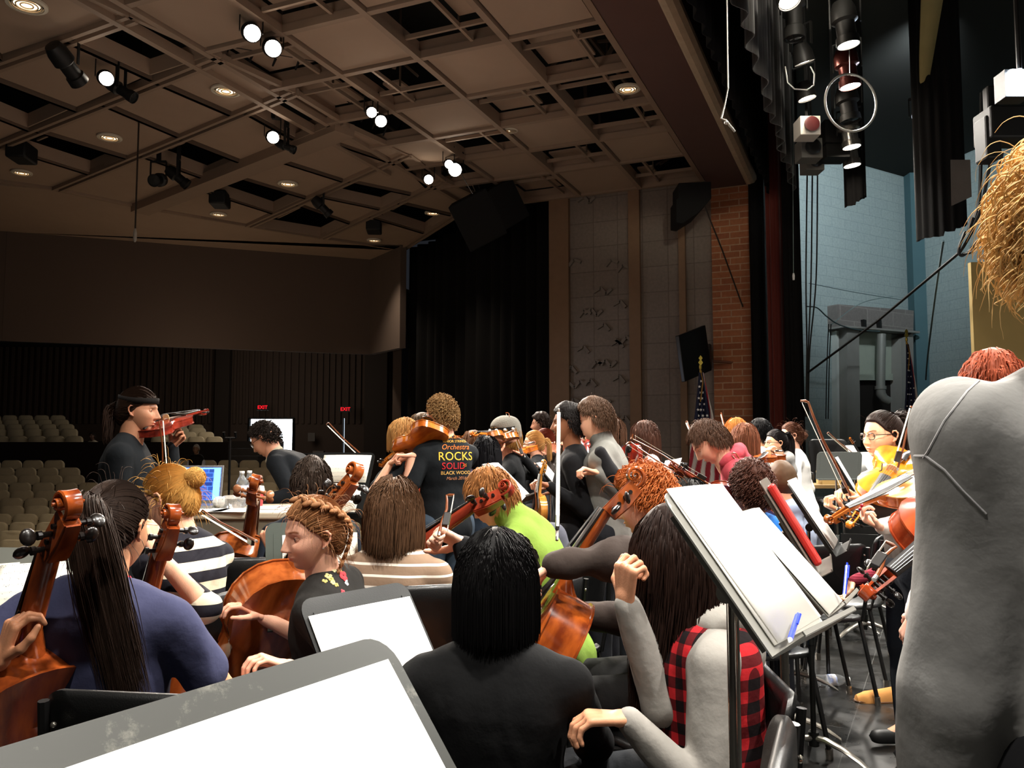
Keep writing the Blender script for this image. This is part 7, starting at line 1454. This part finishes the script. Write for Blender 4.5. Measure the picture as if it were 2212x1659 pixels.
# ================================================================= SMALL THINGS
bq = Wz(1795, 1482, 0); bottle(T((bq.x, bq.y, .034)) @ rotz(YAW-PI/2+PI/2+.1) @ T((0, 0, 0)) @ Matrix.Rotation(PI/2, 4, 'X') @ T((0, 0, -.1)), 'clear water bottle lying on the black floor at the lower right')
bq = Wz(1755, 1330, 0); bottle(T((bq.x, bq.y, 0)), 'water bottle standing on the floor under the square backed chair')
c = Wz(1858, 1515, 0); t = thing('loafer', 'tan suede loafer toe poking out beside the grey sweatshirt', 'shoe', T((c.x, c.y, 0)) @ rotz(YAW+PI/2)); g = MB(); g.loft([[V(x, y*w, z*hh) for y, z in [(math.cos(a), max(0, math.sin(a))) for a in [2*PI*k/16 for k in range(16)]]] for x, w, hh in ((.03, .008, .01), (.02, .028, .035), (-.03, .042, .055), (-.1, .042, .065), (-.18, .034, .08), (-.23, .024, .075))]); g.build('upper', cloth('suede_tan', '#c48a4e', bump=.1), t); g = MB(); g.loft([[V(x, y*w, z) for y, z in [(math.cos(a), .006+.006*math.sin(a)) for a in [2*PI*k/12 for k in range(12)]]] for x, w in ((.034, .012), (.02, .034), (-.1, .046), (-.23, .03))]); g.build('sole', mat('sole_brown', '#5a3a22', rough=.6), t)
g = MB(); c = Wz(1790, 1288, 0); g.box(c+Z*.004, (.46, .3, .003), rotz(YAW+.2).to_3x3()); tag(g.build('paper_sheet', m_blank, smooth=0), 'white paper lying on the floor beside the reaching hand', 'paper')
def pen(Mx, label, click=True):
    t = thing('pen', label, 'pen', Mx); g = MB(); g.tube([(0, 0, 0), (0, .09, 0)], .0048, 10); g.build('barrel', mat('pen_blue', '#1d3bd0', rough=.25), t); g = MB(); g.tube([(0, -.012, 0), (0, 0, 0)], [.001, .0045], 10); g.build('tip', mat('pen_white', '#f2f2f2', rough=.3), t); g = MB(); g.box((0, .07, .007), (.003, .04, .002)); g.tube([(0, .09, 0), (0, .1, 0)], .0025, 8); g.build('clip', mat('pen_blue', '#1d3bd0'), t)
pen(MC @ T((-.10, -.155, .03)) @ rotz(-1.25), 'blue pen on the ledge of the stand with the largest white sheet')
pen(MD @ T((.04, -.15, .035)) @ rotz(-.9) @ Matrix.Rotation(.5, 4, 'X'), 'blue pen sticking out from the lip of the second stand')
# side bench with a box at the back right
c = Wh(1765, 7.6); t = thing('side_table', 'small wooden table with boxes beyond the black chair backs at the right', 'table', T(c)); g = MB(); z_ = 1.4-(1045-960)/1790*7.6; g.box((0, 0, z_-.015), (.5, .4, .03), tM); g.build('tabletop', mat('table_brown', '#7a6038', rough=.6), t, smooth=0)
for sx in (-1, 1):
    for sy in (-1, 1): g = MB(); a = tM @ V(sx*.22, sy*.17, 0); g.tube([a, a+Z*(z_-.03)], .015, 8); g.build('leg', m_blackm, t)
g = MB(); g.box(c+Z*(z_+.06)+rt*.1, (.18, .15, .12), tM); tag(g.build('cardboard_box', mat('cardboard', '#a98c56', rough=.8), smooth=0), 'small tan box on the wooden side table', 'box')
g = MB(); g.box(c+Z*(z_+.06)-rt*.12, (.14, .15, .11), tM); tag(g.build('black_pouch', m_black, smooth=0, bevel=.03), 'small black pouch on the wooden side table', 'pouch')
Mk = desk(W(1770, 980, 7.0), 'TL', rt*.98+fh*.1, -10, .36, .2); stand(Mk, 'grey backed music stand in front of the wooden side table', .40, .23, mt=mat('stand_grey3', '#6c706c', rough=.5), foot=.2)
# ================================================================= SHIRT PRINTS
def print_on(p, lines, c, X, Y, m=None):
    """lettering stuck on the garment: c centre, X along the text, Y up; ray-cast on the garment"""
    ob = [o for o in p['root'].children if o.name.startswith('shirt')][0]; n = X.cross(Y).normalized(); par = ob; base = p['base']
    for (s, size, dy, dx, col, sh) in lines:
        me = text_mesh(s, size, 0, shear=sh); vs = []
        for v in me.vertices:
            q = c+X*(v.co.x+dx)+Y*(v.co.y+dy)-base; hit, loc, nn, _ = ob.ray_cast(q+n*.5, -n); v.co = (loc+nn*.003) if hit else q
        o = bpy.data.objects.new('lettering', me); COL.objects.link(o); o.parent = par; me.materials.append(mat('print_'+col.strip('#'), col, rough=.8, spec=.2))
p = PEOPLE['curly_rocks']; X = (rt*.9+fh*.25).normalized(); X = V(X.x, X.y, 0).normalized(); c = W(976, 985, 5.1)
print_on(p, [(s_, z_*.82, y_*.82, x_*.82+.02, c_, h_) for s_, z_, y_, x_, c_, h_ in [('Oakland', .05, .145, -.02, '#c9772b', .3), ('SENIOR STRINGS', .026, .108, 0, '#c99a3a', 0), ('Orchestra', .055, .065, 0, '#c96a2b', .3), ('ROCKS', .088, -.005, .0, '#d9a93a', 0), ('SOLID', .07, -.075, -.02, '#b8262c', 0), ('AS', .03, -.07, .07, '#c9872b', 0), ('BLACK WOOD', .036, -.125, 0, '#cfa257', 0), ('March 2016', .034, -.165, 0, '#b97a55', .3)]], c, X, Z)
p = PEOPLE['blonde_bob']; c = W(898, 1018, 5.3); ob = [o for o in p['root'].children if o.name.startswith('shirt')][0]
def print_shape(p, polys, c, X, Y, col):
    ob = [o for o in p['root'].children if o.name.startswith('shirt')][0]; n = X.cross(Y).normalized(); g = MB()
    for a, b, w in polys:
        a = Vector(a); b = Vector(b); d = (b-a); k = max(2, int(d.length/.02)); t_ = d.normalized(); s = V(-t_.y, t_.x); vs = []
        for i in range(k+1):
            for sg in (-1, 1):
                q2 = a+d*i/k+s*sg*w/2; q = c+X*q2.x+Y*q2.y-p['base']; hit, loc, nn, _ = ob.ray_cast(q+n*.5, -n); vs.append((loc+nn*.003) if hit else q)
        g.add(vs, [(2*i, 2*i+1, 2*i+3, 2*i+2) for i in range(k)])
    g.build('print', mat('print_'+col.strip('#'), col, rough=.8, spec=.2), ob, smooth=0)
arc = [(.085*math.cos(a)+.02, .01+.1*math.sin(a)) for a in [PI*(1.02-.8*k/9) for k in range(10)]]
print_shape(p, [(arc[i], arc[i+1], .026) for i in range(9)]+[(arc[0], (-.1, -.07), .026)], c, X, Z, '#8c4a30')
print_shape(p, [((-.0, .0), (.015, -.09), .014), ((.06, .0), (.035, -.09), .014), ((.02, -.06), (.03, -.15), .03)], c, X, Z, '#b54a2c')
print_shape(p, [((-.09, -.085), (.09, -.075), .012)], c, X, Z, '#6a5b48')
# flowers on the floral shirt
p = PEOPLE['braid']; ob = [o for o in p['root'].children if o.name.startswith('shirt')][0]; rnd = random.Random(4)
def petals(px, py, d, r, col, n=5):
    g = MB(); c = W(px, py, d)-p['base']; hit, loc, nn, _ = ob.ray_cast(c-fw*.4, fw)
    if not hit: return
    M3 = basis(y=Z, z=nn)
    for k in range(n):
        a = 2*PI*k/n+rnd.random(); q = M3 @ V(math.cos(a)*r*.6, math.sin(a)*r*.6, 0); hit2, l2, n2, _ = ob.ray_cast(loc+q-fw*.1, fw); cc = (l2 if hit2 else loc+q)-fw*.002; g.ell(cc, (r*.5, r*.5, .0025), M3, 10, 5)
    g.build('flower_print', mat('flower_'+col.strip('#'), col, rough=.8, spec=.2), ob)
for f_ in ((702, 1239, .013, '#e3cfc4'), (724, 1263, .02, '#b8373e'), (716, 1252, .009, '#c98f4e'), (732, 1278, .011, '#c9ccd0'), (731, 1292, .011, '#c04a52'), (698, 1256, .012, '#c2b27a'), (705, 1262, .010, '#a7a05c'), (694, 1263, .009, '#b5a764'), (710, 1268, .010, '#c9bb86'), (717, 1274, .009, '#b5a764'), (706, 1249, .009, '#d8cfa0'), (750, 1222, .012, '#d6c7a4'), (756, 1235, .015, '#b5564a'), (746, 1216, .010, '#e0d6c0'), (759, 1246, .010, '#c9bb86'), (752, 1229, .009, '#a7a05c'), (763, 1256, .008, '#e0d6c0')): petals(f_[0], f_[1], 2.6, f_[2], f_[3])
# shoulder seam ridges on the sweatshirt
p = PEOPLE['hoodie']; ob = [o for o in p['root'].children if o.name.startswith('sweater')][0]
def seam(pts, name='seam'):
    out = []; P0 = []
    for i in range(len(pts)-1):
        for k in range(10): P0.append((pts[i][0]+(pts[i+1][0]-pts[i][0])*k/10, pts[i][1]+(pts[i+1][1]-pts[i][1])*k/10))
    P0.append(pts[-1])
    for x, y in P0:
        r_ = ray(x, y); hit, loc, nn, _ = ob.ray_cast(CAM-p['base'], r_)
        if hit: out.append(loc)
    if len(out) > 2: g = MB(); g.tube(out, .0016, 6); g.build(name, cloth('seam_grey', '#bdbcbd'), p['root'])
seam([(2212, 757), (2150, 790), (2090, 845), (2040, 910), (2005, 975), (1995, 990)]); seam([(1975, 985), (2000, 985), (2040, 1015), (2080, 1060), (2130, 1110)])
# ================================================================= LIGHT
wd = bpy.data.worlds.new('world'); SC.world = wd; wd.use_nodes = True
wd.node_tree.nodes['Background'].inputs[0].default_value = (.6, .65, .8, 1); wd.node_tree.nodes['Background'].inputs[1].default_value = .02
# the same electrics continue over the players and the photographer
for x, y, e in ((5.6, .15, 620), (3.6, .15, 750), (1.6, .15, 900), (4.6, -2.2, 520), (1.8, -2.2, 700), (-.4, .6, 500)):
    p = V(x, y, 5.2); spotlight(p, V(.0, 0, -1), 'stage lamp overhead outside the picture, at %.1f m along the batten' % x, r=.12, L=.4, short=True, hang=.5, group='overhead stage lamps')
    lightobj('SPOT', 'overhead_beam', p-Z*.06, e, (1, .95, .87), .12, target=V(x+.3, y, 0), spot=125, blend=.8)
# unseen soft fill lamps, added in place of bounced light, for hall and players
for p, e, r, c in ((V(9, 9, 2.2), 48, 1.5, (1, .78, .6)), (V(8, 5, 3.2), 42, 1.2, (1, .8, .66)), (V(13, 13, 3), 30, 1.5, (1, .8, .62)), (V(20, 17, 3.4), 130, 1.2, (1, .85, .7)), (V(7, -3, 2.6), 60, 1.2, (1, .93, .85)), (V(3.2, 5.2, 3.2), 85, 1, (1, .9, .8)), (V(1.2, -2.4, 2.2), 40, .8, (1, .93, .85))):
    lightobj('POINT', 'added_bounce_fill', p, e, c, r)

lightobj('SPOT', 'added_border_spot', V(6.4, .1, 5.3), 260, (1, .92, .78), .1, target=V(9.5, .98, 6.2), spot=50)  # spot without a fixture, added to brighten the border curtain's folds
lightobj('SPOT', 'added_wall_spot', V(10.2, 7.5, 1.6), 60, (.7, .78, 1), .3, target=V(14, 4.0, 2.2), spot=50, blend=1)  # cold spot without a fixture, added for the bluish patch on the side wall
